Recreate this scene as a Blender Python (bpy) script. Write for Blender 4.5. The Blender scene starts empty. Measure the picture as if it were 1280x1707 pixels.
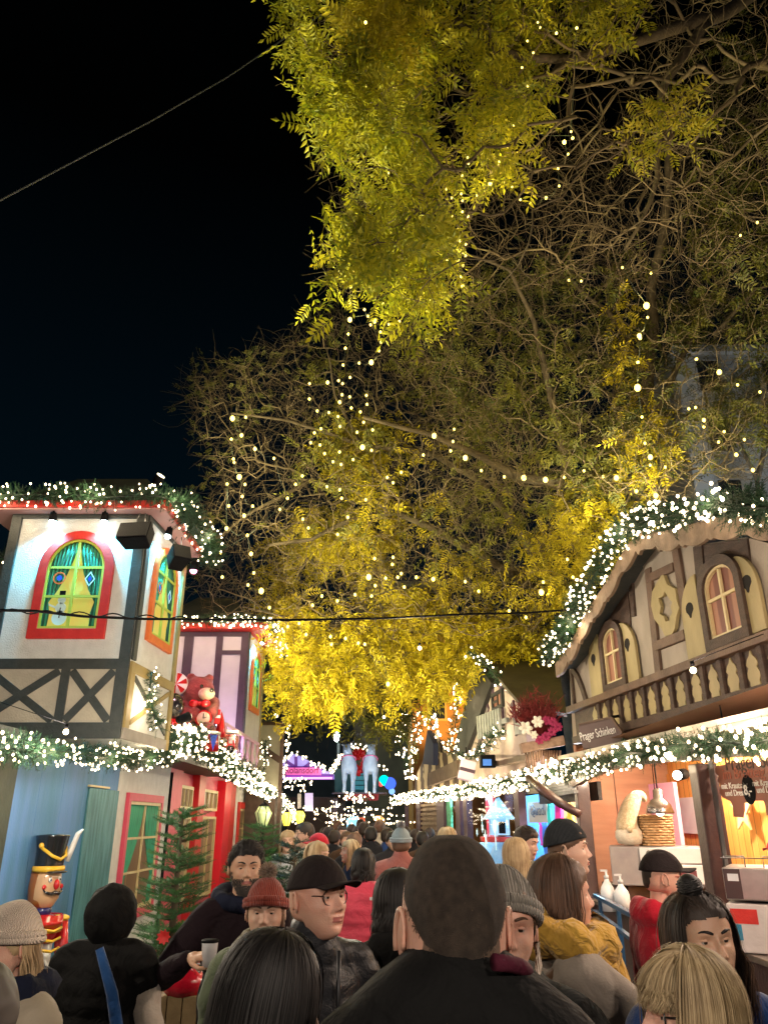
import bpy, bmesh, math, random
import numpy as np
from mathutils import Vector, Matrix, Quaternion, noise as mnoise
random.seed(7); rng = np.random.default_rng(7)
PI = math.pi
scene = bpy.context.scene
COL = scene.collection
# ---------------------------------------------------------------- camera
FPX, PITCH, CAMZ = 1270.0, math.radians(22.1), 1.8
CP, SP = math.cos(PITCH), math.sin(PITCH)
cam = bpy.data.cameras.new('camera'); cam_o = bpy.data.objects.new('camera', cam); COL.objects.link(cam_o)
cam.sensor_fit = 'HORIZONTAL'; cam.sensor_width = 36; cam.lens = FPX / 1280 * 36
cam.clip_start = .05; cam.clip_end = 2000
cam_o.location = (0, 0, CAMZ); cam_o.rotation_euler = (PI / 2 + PITCH, 0, 0)
scene.camera = cam_o

def ray(px, py):
    u = (px - 640) / FPX; v = (853.5 - py) / FPX
    y = CP - v * SP
    return u / y, (SP + v * CP) / y
def at(px, py, Y):
    a, b = ray(px, py)
    return Vector((a * Y, Y, CAMZ + b * Y))
def proj(p):
    a, b = p[0] / p[1], (p[2] - CAMZ) / p[1]
    f = CP + SP * b
    return 640 + FPX * a / f, 853.5 - FPX * (-SP + CP * b) / f

class Plane:
    """vertical plane; D runs left to right as seen from the street, N points to the viewer"""
    def __init__(s, p0, p1):
        s.O = Vector((p0[0], p0[1])); s.D = (Vector((p1[0], p1[1])) - s.O).normalized()
        s.N = Vector((s.D.y, -s.D.x))
    def sz(s, px, py, off=0):
        a, b = ray(px, py)
        O = s.O + s.N * off
        Y = (O.x * s.N.x + O.y * s.N.y) / (a * s.N.x + s.N.y)
        p = Vector((a * Y, Y))
        return (p - O).dot(s.D), CAMZ + b * Y
    def pt(s, u, z, off=0):
        p = s.O + s.D * u + s.N * off
        return Vector((p.x, p.y, z))
    def hit(s, px, py, off=0):
        u, z = s.sz(px, py, off); return s.pt(u, z, off)
    def mat(s, u, z, off=0):
        m = Matrix(((s.D.x, 0, s.N.x, 0), (s.D.y, 0, s.N.y, 0), (0, 1, 0, 0), (0, 0, 0, 1)))
        return Matrix.Translation(s.pt(u, z, off)) @ m

# ---------------------------------------------------------------- materials
MATS = {}
def nd(t, k, **kw):
    n = t.nodes.new(k)
    for a, b in kw.items(): setattr(n, a, b)
    return n
def mat(name, c, r=.6, c2=None, sc=6, bump=0, bsc=None, metal=0, em=None, es=0, kind='noise', sheen=0, trans=0, coat=0, stretch=None, det=6, lo=.35, hi=.65, sampling=None):
    if name in MATS: return MATS[name]
    m = bpy.data.materials.new(name); m.use_nodes = True; MATS[name] = m
    t = m.node_tree; b = t.nodes['Principled BSDF']; L = t.links
    b.inputs['Base Color'].default_value = (*c, 1); b.inputs['Roughness'].default_value = r; b.inputs['Metallic'].default_value = metal
    if sheen: b.inputs['Sheen Weight'].default_value = sheen
    if coat: b.inputs['Coat Weight'].default_value = coat; b.inputs['Coat Roughness'].default_value = .08
    if trans: b.inputs['Transmission Weight'].default_value = trans
    if em: b.inputs['Emission Color'].default_value = (*em, 1); b.inputs['Emission Strength'].default_value = es
    tc = nd(t, 'ShaderNodeTexCoord'); mp = nd(t, 'ShaderNodeMapping'); L.new(tc.outputs['Object'], mp.inputs[0])
    if stretch: mp.inputs['Scale'].default_value = stretch
    if c2 is not None:
        if kind == 'wave':
            n = nd(t, 'ShaderNodeTexWave'); n.inputs['Scale'].default_value = sc; n.inputs['Distortion'].default_value = 3; n.inputs['Detail'].default_value = 3
        else:
            n = nd(t, 'ShaderNodeTexNoise'); n.inputs['Scale'].default_value = sc; n.inputs['Detail'].default_value = det
        L.new(mp.outputs[0], n.inputs['Vector'])
        cr = nd(t, 'ShaderNodeValToRGB'); cr.color_ramp.elements[0].position = lo; cr.color_ramp.elements[1].position = hi
        cr.color_ramp.elements[0].color = (*c, 1); cr.color_ramp.elements[1].color = (*c2, 1)
        L.new(n.outputs['Fac'] if 'Fac' in n.outputs else n.outputs[0], cr.inputs[0]); L.new(cr.outputs[0], b.inputs['Base Color'])
    if bump:
        n = nd(t, 'ShaderNodeTexNoise'); n.inputs['Scale'].default_value = bsc or sc * 4; n.inputs['Detail'].default_value = 8
        L.new(mp.outputs[0], n.inputs['Vector'])
        bp = nd(t, 'ShaderNodeBump'); bp.inputs['Strength'].default_value = bump; bp.inputs['Distance'].default_value = .02
        L.new(n.outputs['Fac'], bp.inputs['Height']); L.new(bp.outputs[0], b.inputs['Normal'])
    if sampling: m.cycles.emission_sampling = sampling
    return m
def emat(name, c, s, sampling='AUTO'):
    if name in MATS: return MATS[name]
    m = bpy.data.materials.new(name); m.use_nodes = True; MATS[name] = m
    t = m.node_tree; t.nodes.clear(); e = nd(t, 'ShaderNodeEmission'); o = nd(t, 'ShaderNodeOutputMaterial')
    e.inputs[0].default_value = (*c, 1); e.inputs[1].default_value = s; t.links.new(e.outputs[0], o.inputs[0])
    m.cycles.emission_sampling = sampling
    return m
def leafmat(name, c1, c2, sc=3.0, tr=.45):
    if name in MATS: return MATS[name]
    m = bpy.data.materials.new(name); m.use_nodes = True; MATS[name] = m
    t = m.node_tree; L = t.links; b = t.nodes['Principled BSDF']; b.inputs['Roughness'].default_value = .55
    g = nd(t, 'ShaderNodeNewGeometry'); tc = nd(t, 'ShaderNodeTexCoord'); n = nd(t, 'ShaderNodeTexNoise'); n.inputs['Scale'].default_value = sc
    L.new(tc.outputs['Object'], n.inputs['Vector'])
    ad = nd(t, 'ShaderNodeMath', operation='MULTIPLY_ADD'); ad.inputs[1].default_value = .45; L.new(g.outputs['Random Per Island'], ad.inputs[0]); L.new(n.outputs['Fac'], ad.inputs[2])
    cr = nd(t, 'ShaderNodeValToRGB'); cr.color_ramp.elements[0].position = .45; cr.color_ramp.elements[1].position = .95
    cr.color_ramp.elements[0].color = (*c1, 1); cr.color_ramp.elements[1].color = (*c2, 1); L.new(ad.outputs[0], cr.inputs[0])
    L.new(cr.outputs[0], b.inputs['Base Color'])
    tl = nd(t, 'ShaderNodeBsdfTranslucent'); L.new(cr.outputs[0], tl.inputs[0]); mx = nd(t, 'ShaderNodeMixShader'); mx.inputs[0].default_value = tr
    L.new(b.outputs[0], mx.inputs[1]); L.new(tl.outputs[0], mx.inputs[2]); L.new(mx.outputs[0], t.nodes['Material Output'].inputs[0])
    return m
def planks(name, c1, c2, w=.12, axis='X', r=.55, grain=30):
    """boards of width w side by side along the plane's own X (object coordinates of the part)"""
    if name in MATS: return MATS[name]
    m = bpy.data.materials.new(name); m.use_nodes = True; MATS[name] = m
    t = m.node_tree; L = t.links; b = t.nodes['Principled BSDF']; b.inputs['Roughness'].default_value = r
    tc = nd(t, 'ShaderNodeTexCoord'); sx = nd(t, 'ShaderNodeSeparateXYZ'); L.new(tc.outputs['Object'], sx.inputs[0])
    src = sx.outputs[axis]
    if axis == 'X':   # facades run in X and Y: use their sum
        a = nd(t, 'ShaderNodeMath', operation='ADD'); L.new(sx.outputs['X'], a.inputs[0]); L.new(sx.outputs['Y'], a.inputs[1]); src = a.outputs[0]
    d = nd(t, 'ShaderNodeMath', operation='DIVIDE'); L.new(src, d.inputs[0]); d.inputs[1].default_value = w
    fr = nd(t, 'ShaderNodeMath', operation='FRACT'); L.new(d.outputs[0], fr.inputs[0])
    fl = nd(t, 'ShaderNodeMath', operation='FLOOR'); L.new(d.outputs[0], fl.inputs[0])
    wn = nd(t, 'ShaderNodeTexWhiteNoise', noise_dimensions='1D'); L.new(fl.outputs[0], wn.inputs['W'])
    mp = nd(t, 'ShaderNodeMapping'); L.new(tc.outputs['Object'], mp.inputs[0])
    mp.inputs['Scale'].default_value = (grain, grain, 1.5) if axis == 'X' else (1.5, 1.5, grain)
    n = nd(t, 'ShaderNodeTexNoise'); n.inputs['Scale'].default_value = 1; n.inputs['Detail'].default_value = 6; L.new(mp.outputs[0], n.inputs['Vector'])
    ad = nd(t, 'ShaderNodeMath', operation='MULTIPLY_ADD'); L.new(wn.outputs['Value'], ad.inputs[0]); ad.inputs[1].default_value = .4; L.new(n.outputs['Fac'], ad.inputs[2])
    cr = nd(t, 'ShaderNodeValToRGB'); cr.color_ramp.elements[0].position = .4; cr.color_ramp.elements[1].position = .95
    cr.color_ramp.elements[0].color = (*c1, 1); cr.color_ramp.elements[1].color = (*c2, 1); L.new(ad.outputs[0], cr.inputs[0])
    gt = nd(t, 'ShaderNodeMath', operation='GREATER_THAN'); gt.inputs[1].default_value = .06; L.new(fr.outputs[0], gt.inputs[0])
    mx = nd(t, 'ShaderNodeMixRGB', blend_type='MULTIPLY'); mx.inputs[0].default_value = .8; L.new(cr.outputs[0], mx.inputs[1]); L.new(gt.outputs[0], mx.inputs[2])
    L.new(mx.outputs[0], b.inputs['Base Color'])
    bp = nd(t, 'ShaderNodeBump'); bp.inputs['Strength'].default_value = .4; bp.inputs['Distance'].default_value = .01
    L.new(gt.outputs[0], bp.inputs['Height']); L.new(bp.outputs[0], b.inputs['Normal'])
    return m

# ---------------------------------------------------------------- objects
def tag(o, label=None, cat=None, group=None, kind=None):
    if label: o['label'] = label
    if cat: o['category'] = cat
    if group: o['group'] = group
    if kind: o['kind'] = kind
    return o
def thing(name, label, cat, loc=(0, 0, 0), rz=0, group=None):
    o = bpy.data.objects.new(name, None); COL.objects.link(o); o.location = loc; o.rotation_euler = (0, 0, rz)
    o.empty_display_size = .1
    bpy.context.view_layer.update() if False else None
    return tag(o, label, cat, group)
def W(o):   # world matrix without a depsgraph update
    m = o.matrix_basis.copy()
    while o.parent: o = o.parent; m = o.matrix_basis @ m
    return m
class MB:
    def __init__(s): s.v = []; s.f = []; s.sm = []
    def add(s, vs, fs, smooth=False):
        n = len(s.v); s.v += [tuple(v) for v in vs]; s.f += [tuple(i + n for i in f) for f in fs]; s.sm += [smooth] * len(fs); return s
    def box(s, c, size, rot=None):
        hx, hy, hz = size[0] / 2, size[1] / 2, size[2] / 2
        vs = [Vector((x, y, z)) for x in (-hx, hx) for y in (-hy, hy) for z in (-hz, hz)]
        if rot is not None: vs = [rot @ v for v in vs]
        c = Vector(c)
        return s.add([v + c for v in vs], [(0, 1, 3, 2), (4, 6, 7, 5), (0, 4, 5, 1), (2, 3, 7, 6), (0, 2, 6, 4), (1, 5, 7, 3)])
    def bar(s, p, q, w, h=None, up=(0, 0, 1)):
        p, q = Vector(p), Vector(q); d = (q - p); L = d.length
        if L < 1e-6: return s
        d.normalize(); up = Vector(up)
        if abs(d.dot(up)) > .98: up = Vector((0, 1, 0))
        a = d.cross(up).normalized(); b = a.cross(d)
        return s.box((p + q) / 2, (w, L, h or w), Matrix((a, d, b)).transposed())
    def tube(s, pts, rad, n=8, cap=True):
        pts = [Vector(p) for p in pts]
        if not hasattr(rad, '__len__'): rad = [rad] * len(pts)
        vs = []; up = Vector((.13, .2, .97))
        for i, p in enumerate(pts):
            d = (pts[min(i + 1, len(pts) - 1)] - pts[max(i - 1, 0)]).normalized()
            a = d.cross(up)
            if a.length < .1: a = d.cross(Vector((1, 0, 0)))
            a.normalize(); b = d.cross(a); up = -b if False else up
            for k in range(n):
                t = 2 * PI * k / n; vs.append(p + (a * math.cos(t) + b * math.sin(t)) * rad[i])
        fs = [(i * n + k, i * n + (k + 1) % n, (i + 1) * n + (k + 1) % n, (i + 1) * n + k) for i in range(len(pts) - 1) for k in range(n)]
        if cap: fs += [tuple(range(n))[::-1], tuple((len(pts) - 1) * n + k for k in range(n))]
        return s.add(vs, fs, True)
    def ell(s, c, r, n=16, m=10, rot=None, z0=-1, z1=1):
        c = Vector(c); vs = []
        if not hasattr(r, '__len__'): r = (r, r, r)
        a0, a1 = math.asin(z0), math.asin(z1)
        for j in range(m + 1):
            a = a0 + (a1 - a0) * j / m
            for k in range(n):
                t = 2 * PI * k / n
                v = Vector((r[0] * math.cos(a) * math.cos(t), r[1] * math.cos(a) * math.sin(t), r[2] * math.sin(a)))
                vs.append(c + (rot @ v if rot is not None else v))
        fs = [(j * n + k, j * n + (k + 1) % n, (j + 1) * n + (k + 1) % n, (j + 1) * n + k) for j in range(m) for k in range(n)]
        fs += [tuple(range(n))[::-1], tuple(m * n + k for k in range(n))]
        return s.add(vs, fs, True)
    def lathe(s, c, prof, n=20, rot=None, sy=1):
        c = Vector(c); vs = []
        for r, z in prof:
            for k in range(n):
                t = 2 * PI * k / n; v = Vector((r * math.cos(t), r * math.sin(t) * sy, z)); vs.append(c + (rot @ v if rot is not None else v))
        m = len(prof) - 1
        fs = [(j * n + k, j * n + (k + 1) % n, (j + 1) * n + (k + 1) % n, (j + 1) * n + k) for j in range(m) for k in range(n)]
        fs += [tuple(range(n))[::-1], tuple(m * n + k for k in range(n))]
        return s.add(vs, fs, True)
    def slab(s, pl, uz, o0, o1):
        """polygon of (u,z) in plane pl extruded from offset o0 to o1 (front)"""
        n = len(uz)
        vs = [pl.pt(u, z, o0) for u, z in uz] + [pl.pt(u, z, o1) for u, z in uz]
        ar = sum(uz[i][0] * uz[(i + 1) % n][1] - uz[(i + 1) % n][0] * uz[i][1] for i in range(n))
        fs = [tuple(range(n))[::-1], tuple(range(n, 2 * n))] + [(i, (i + 1) % n, n + (i + 1) % n, n + i) for i in range(n)]
        if ar < 0: fs = [f[::-1] for f in fs]
        return s.add(vs, fs)
    def pslab(s, pl, pxs, o0, o1):
        return s.slab(pl, [pl.sz(x, y, o1) for x, y in pxs], o0, o1)
    def rect(s, pl, u0, u1, z0, z1, o0, o1): return s.slab(pl, [(u0, z0), (u1, z0), (u1, z1), (u0, z1)], o0, o1)
    def ring(s, pl, outer, inner, o0, o1):
        n = len(outer)
        vs = [pl.pt(u, z, o) for o in (o0, o1) for u, z in outer] + [pl.pt(u, z, o) for o in (o0, o1) for u, z in inner]
        fs = []
        for i in range(n):
            j = (i + 1) % n
            fs += [(n + i, n + j, 3 * n + j, 3 * n + i), (i, j, n + j, n + i), (2 * n + j, 2 * n + i, 3 * n + i, 3 * n + j), (j, i, 2 * n + i, 2 * n + j)]
        return s.add(vs, fs)
    def pbar(s, pl, p, q, w, o0, o1):
        """timber between two pixels, lying in the plane, width w (m)"""
        a = Vector(pl.sz(*p, o1)); b = Vector(pl.sz(*q, o1)); return s.ubar(pl, a, b, w, o0, o1)
    def ubar(s, pl, a, b, w, o0, o1):
        a = Vector(a); b = Vector(b)
        d = (b - a).normalized(); n = Vector((-d.y, d.x)) * (w / 2)
        return s.slab(pl, [tuple(a - n), tuple(b - n), tuple(b + n), tuple(a + n)], o0, o1)
    def build(s, name, m=None, parent=None, bevel=0, sub=0, **tg):
        me = bpy.data.meshes.new(name); me.from_pydata(s.v, [], s.f)
        me.polygons.foreach_set('use_smooth', s.sm)
        if m: me.materials.append(m)
        o = bpy.data.objects.new(name, me); COL.objects.link(o)
        if parent is not None:
            o.parent = parent
            inv = W(parent).inverted(); me.transform(inv)
        if bevel:
            bv = o.modifiers.new('b', 'BEVEL'); bv.width = bevel; bv.segments = 2; bv.limit_method = 'ANGLE'
        if sub:
            sb = o.modifiers.new('s', 'SUBSURF'); sb.levels = sb.render_levels = sub
        me.update()
        return tag(o, **tg) if tg else o
def npmesh(name, V, F, m, parent=None, smooth=False, **tg):
    """V (n,3) and F (k,c) arrays -> one mesh object"""
    me = bpy.data.meshes.new(name); V = np.asarray(V, dtype=np.float32); F = np.asarray(F, dtype=np.int32)
    if parent is not None:
        inv = np.array(W(parent).inverted()); V = V @ inv[:3, :3].T + inv[:3, 3]
    k, c = F.shape
    me.vertices.add(len(V)); me.vertices.foreach_set('co', V.astype(np.float32).ravel())
    me.loops.add(k * c); me.loops.foreach_set('vertex_index', F.ravel())
    me.polygons.add(k); me.polygons.foreach_set('loop_start', np.arange(k, dtype=np.int32) * c); me.polygons.foreach_set('loop_total', np.full(k, c, dtype=np.int32))
    me.polygons.foreach_set('use_smooth', np.full(k, smooth))
    me.update(calc_edges=True)
    if m: me.materials.append(m)
    o = bpy.data.objects.new(name, me); COL.objects.link(o)
    if parent is not None: o.parent = parent
    return tag(o, **tg) if tg else o
def copy_tree(o, parent=None):
    c = o.copy(); COL.objects.link(c); c.parent = parent
    for ch in [x for x in COL.objects if x.parent is o]: copy_tree(ch, c)
    return c
def text(name, s, pl, u, z, off, size, m, parent, ext=.004, align='LEFT', sx=1.0, shear=0, M=None):
    cu = bpy.data.curves.new(name, 'FONT'); cu.body = s; cu.size = size; cu.extrude = ext; cu.align_x = align; cu.shear = shear
    o = bpy.data.objects.new('tmp', cu); COL.objects.link(o)
    dg = bpy.context.evaluated_depsgraph_get(); me = bpy.data.meshes.new_from_object(o.evaluated_get(dg)); COL.objects.unlink(o); bpy.data.objects.remove(o)
    MM = (M if M is not None else pl.mat(u, z, off)) @ Matrix.Scale(sx, 4, (1, 0, 0))
    me.transform((W(parent).inverted() if parent is not None else Matrix()) @ MM); me.materials.clear(); me.materials.append(m)
    q = bpy.data.objects.new(name, me); COL.objects.link(q); q.parent = parent
    return q
def arch(u0, u1, z0, zs, zt, n=16):
    """closed outline: rectangle u0..u1 from z0 to spring zs, half ellipse to zt"""
    c = (u0 + u1) / 2; r = (u1 - u0) / 2
    return [(u0, z0), (u1, z0)] + [(c + r * math.cos(PI * k / n), zs + (zt - zs) * math.sin(PI * k / n)) for k in range(n + 1)]
def lamp(kind, loc, energy, color, size=.05, target=None, spot=None, name='lamp_light', blend=.6):
    l = bpy.data.lights.new(name, kind); l.energy = energy; l.color = color
    if kind in ('POINT', 'SPOT'): l.shadow_soft_size = size
    if kind == 'AREA': l.size = size
    if spot: l.spot_size = math.radians(spot); l.spot_blend = blend
    o = bpy.data.objects.new(name, l); COL.objects.link(o); o.location = loc
    if target is not None: o.rotation_euler = (Vector(target) - Vector(loc)).to_track_quat('-Z', 'Y').to_euler()
    return o

# ---------------------------------------------------------------- garlands and string lights
def icos(r=1):
    bm = bmesh.new(); bmesh.ops.create_icosphere(bm, subdivisions=2, radius=r); V = np.array([v.co[:] for v in bm.verts]); F = np.array([[v.index for v in f.verts] for f in bm.faces]); bm.free(); return V, F
ICO = icos()
def resample(path, step):
    P = [Vector(p) for p in path]; out = []; 
    for a, b in zip(P, P[1:]):
        n = max(1, int((b - a).length / step))
        out += [a.lerp(b, i / n) for i in range(n)]
    return out + [P[-1]]
def sprig(n=26, L=.16, nl=.045, w=.006):
    """one fir sprig along +z: a stem and its needles (triangles)"""
    V = []; F = []
    for i in range(n):
        z = L * (.08 + .9 * i / n); a = i * 2.4 + random.random(); l = nl * (1.1 - .5 * i / n) * random.uniform(.8, 1.2)
        d = Vector((math.cos(a), math.sin(a), .75)).normalized(); s = d.cross(Vector((0, 0, 1))).normalized() * w / 2
        p = Vector((0, 0, z)); k = len(V); V += [p - s, p + s, p + d * l]; F.append((k, k + 1, k + 2))
    k = len(V); V += [Vector((-.004, 0, 0)), Vector((.004, 0, 0)), Vector((0, 0, L))]; F.append((k, k + 1, k + 2))
    return np.array([v[:] for v in V]), np.array(F)
SPR = [sprig() for _ in range(4)]
def scatter(tmpl, P, Dr, S):
    """copies of tmpl (V,F) at P with +z along Dr (n,3), scale S, random spin; returns arrays"""
    V, F = tmpl; n = len(P); Dr = Dr / np.linalg.norm(Dr, axis=1, keepdims=True)
    h = np.where(np.abs(Dr[:, 2:3]) > .9, np.array([[1., 0, 0]]), np.array([[0., 0, 1]]))
    A = np.cross(Dr, h); A /= np.linalg.norm(A, axis=1, keepdims=True); B = np.cross(Dr, A)
    t = rng.uniform(0, 2 * PI, n)[:, None]; A2 = A * np.cos(t) + B * np.sin(t); B2 = -A * np.sin(t) + B * np.cos(t)
    out = (V[None, :, 0:1] * A2[:, None] + V[None, :, 1:2] * B2[:, None] + V[None, :, 2:3] * Dr[:, None]) * np.asarray(S).reshape(-1, 1, 1) + P[:, None]
    FF = F[None] + (np.arange(n) * len(V))[:, None, None]
    return out.reshape(-1, 3), FF.reshape(-1, F.shape[1])
BULBME = {}
def bulbs(parent, pts, r, m, name='bulb', maxn=100):
    """bulbs as parts; past 100 the rest in one stuff part"""
    pts = sorted(pts, key=lambda p: (Vector(p) - Vector((0, 0, 1.8))).length)
    near, far = pts[:maxn], pts[maxn:]
    key = (r, m.name)
    if key not in BULBME:
        me = bpy.data.meshes.new(name); me.from_pydata([tuple(v) for v in ICO[0] * np.array([r, r, r * 1.25])], [], [tuple(int(i) for i in f) for f in ICO[1]])
        me.polygons.foreach_set('use_smooth', [True] * len(me.polygons)); me.materials.append(m); BULBME[key] = me
    inv = W(parent).inverted()
    for p in near:
        o = bpy.data.objects.new(name, BULBME[key]); COL.objects.link(o); o.parent = parent; o.location = inv @ Vector(p)
        k = random.uniform(.75, 1.2); o.scale = (k, k, k)
    if far:
        V = (ICO[0][None] * r + np.array([tuple(p) for p in far])[:, None]).reshape(-1, 3); F = (ICO[1][None] + (np.arange(len(far)) * len(ICO[0]))[:, None, None]).reshape(-1, 3)
        o = npmesh(name, V, F, m, parent, True); o['kind'] = 'stuff'
GREEN = leafmat('fir_needles', (.006, .026, .012), (.022, .075, .028), 8, .1)
GBULB = emat('warm_white_bulb', (1, .76, .45), 7.5)
WIREM = mat('dark_green_wire', (.01, .018, .012), .5)
def garland(label, path, rad=.13, per=150, nb=30, bm=None, br=.011, light=0, lc=(1, .78, .5), front=None, sag=.0, group='lit fir garlands on the huts', cat='garland'):
    bm = bm or GBULB
    rad *= .84; light *= 1.6; t = thing('fir_garland', label, cat, path[0], group=group)
    P = resample(path, .08); Q = np.array([p[:] for p in P]); 
    for i, p in enumerate(P):
        Q[i, 2] += .05 * mnoise.noise(p * 1.7) - sag * math.sin(PI * i / len(P)); Q[i, 0] += .05 * mnoise.noise(p * 1.3 + Vector((9, 0, 0)))
    L = .08 * len(P); n = int(per * L); idx = rng.integers(0, len(Q) - 1, n); tt = rng.random(n)[:, None]
    base = Q[idx] * (1 - tt) + Q[idx + 1] * tt
    ax = (Q[idx + 1] - Q[idx]); ax /= np.linalg.norm(ax, axis=1, keepdims=True) + 1e-9
    d = rng.normal(size=(n, 3)); d -= ax * (d * ax).sum(1, keepdims=True); d /= np.linalg.norm(d, axis=1, keepdims=True)
    lump = np.array([.8 + .5 * mnoise.noise(Vector(q) * 3) for q in base])[:, None]
    dirs = d + ax * rng.uniform(-.7, .7, (n, 1)); pos = base + d * rad * .35 * rng.random((n, 1)) * lump
    Vs = []; Fs = []; k0 = 0
    for k in range(4):
        s = slice(k, None, 4); V, F = scatter(SPR[k], pos[s], dirs[s], (rad / .14) * lump[s, 0] * rng.uniform(.7, 1.15, len(pos[s])))
        Vs.append(V); Fs.append(F + k0); k0 += len(V)
    npmesh('foliage', np.vstack(Vs), np.vstack(Fs), GREEN, t)
    w = MB(); w.tube([Vector(q) for q in Q[::2]] if len(Q) > 3 else [Vector(q) for q in Q], .012, 5); w.build('wire', WIREM, t)
    B = []; br *= .98
    for _ in range(int(nb * L * .85)):
        i = random.randrange(len(Q) - 1); q = Vector(Q[i]).lerp(Vector(Q[i + 1]), random.random())
        v = Vector((random.gauss(0, 1), random.gauss(0, 1) - .6, random.gauss(0, 1)))
        a = Vector(ax[0]); v -= a * v.dot(a) * .6
        B.append(q + v.normalized() * rad * random.uniform(.7, 1.12))
    bulbs(t, B, br, bm)
    if light:
        k = max(1, int(L / 1.1))
        for i in range(k):
            q = Q[int((i + .5) / k * (len(Q) - 1))]; d = Vector((-q[0], -q[1], 0)).normalized()
            lamp('POINT', Vector(q) + d * (rad + .1) + Vector((0, 0, -.05)), light, lc, .12)
    return t
# ================================================================ LEFT SIDE
M_white = mat('white_render', (.68, .69, .66), .8, (.6, .61, .58), 9, .5, 60)
M_beige = mat('beige_infill', (.50, .46, .36), .8, (.42, .38, .30), 5, .3, 50)
M_tdark = mat('dark_green_timber', (.030, .037, .035), .55, (.045, .052, .048), 12, .3, 50)
M_red = mat('red_paint', (.62, .03, .02), .45, (.5, .02, .015), 8, .15, 40)
M_orange = mat('orange_paint', (.70, .16, .03), .5, (.6, .12, .02), 8, .15, 40)
M_lime = mat('lime_paint', (.42, .48, .06), .5)
M_cream = mat('cream_paint', (.62, .52, .28), .5, (.55, .45, .24), 10, .1)
M_pink = mat('pink_red_paint', (.62, .06, .12), .5, (.55, .05, .10), 8, .1)
M_curt = mat('green_curtain', (.008, .09, .055), .7, (.03, .30, .17), 7, 0, kind='wave', stretch=(1, 1, .12))
M_glow = mat('amber_window_backdrop', (.62, .42, .10), .7, (.35, .62, .12), 2.2, em=(.75, .62, .12), es=.16)
M_dimpane = mat('brown_curtain_pane', (.10, .05, .035), .3, (.28, .17, .09), 5, 0, kind='wave', stretch=(1, 2, .1), em=(.5, .3, .1), es=.05)
M_plum = mat('plum_timber', (.045, .022, .045), .55, (.06, .03, .055), 9, .2)
M_pale = mat('pale_lilac_panel', (.60, .56, .62), .8, (.54, .5, .56), 4, .15, 40)
M_roof = mat('dark_felt_roof', (.03, .038, .04), .85, (.05, .055, .05), 5, .4, 30)
M_black = mat('black_plastic', (.005, .005, .006), .6, (.008, .008, .009), 20, .1)
M_black.node_tree.nodes['Principled BSDF'].inputs['Specular IOR Level'].default_value = .06
M_metal = mat('grey_metal', (.25, .25, .26), .35, metal=1)
M_olive = mat('olive_board', (.16, .14, .06), .7, (.11, .10, .04), 7, .2)
M_snow = mat('painted_snow_blue', (.55, .80, .85), .6)
M_blue = mat('weathered_blue_board', (.09, .22, .48), .6, (.05, .18, .32), 2.2, .35, 40, stretch=(2, 2, .35))
M_teal = mat('brushed_teal_board', (.02, .13, .15), .5, (.08, .26, .30), 3, .3, 30, stretch=(6, 6, .8))
M_dgreen = mat('dark_olive_board', (.02, .03, .018), .6, (.03, .04, .025), 5, .2)

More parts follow.
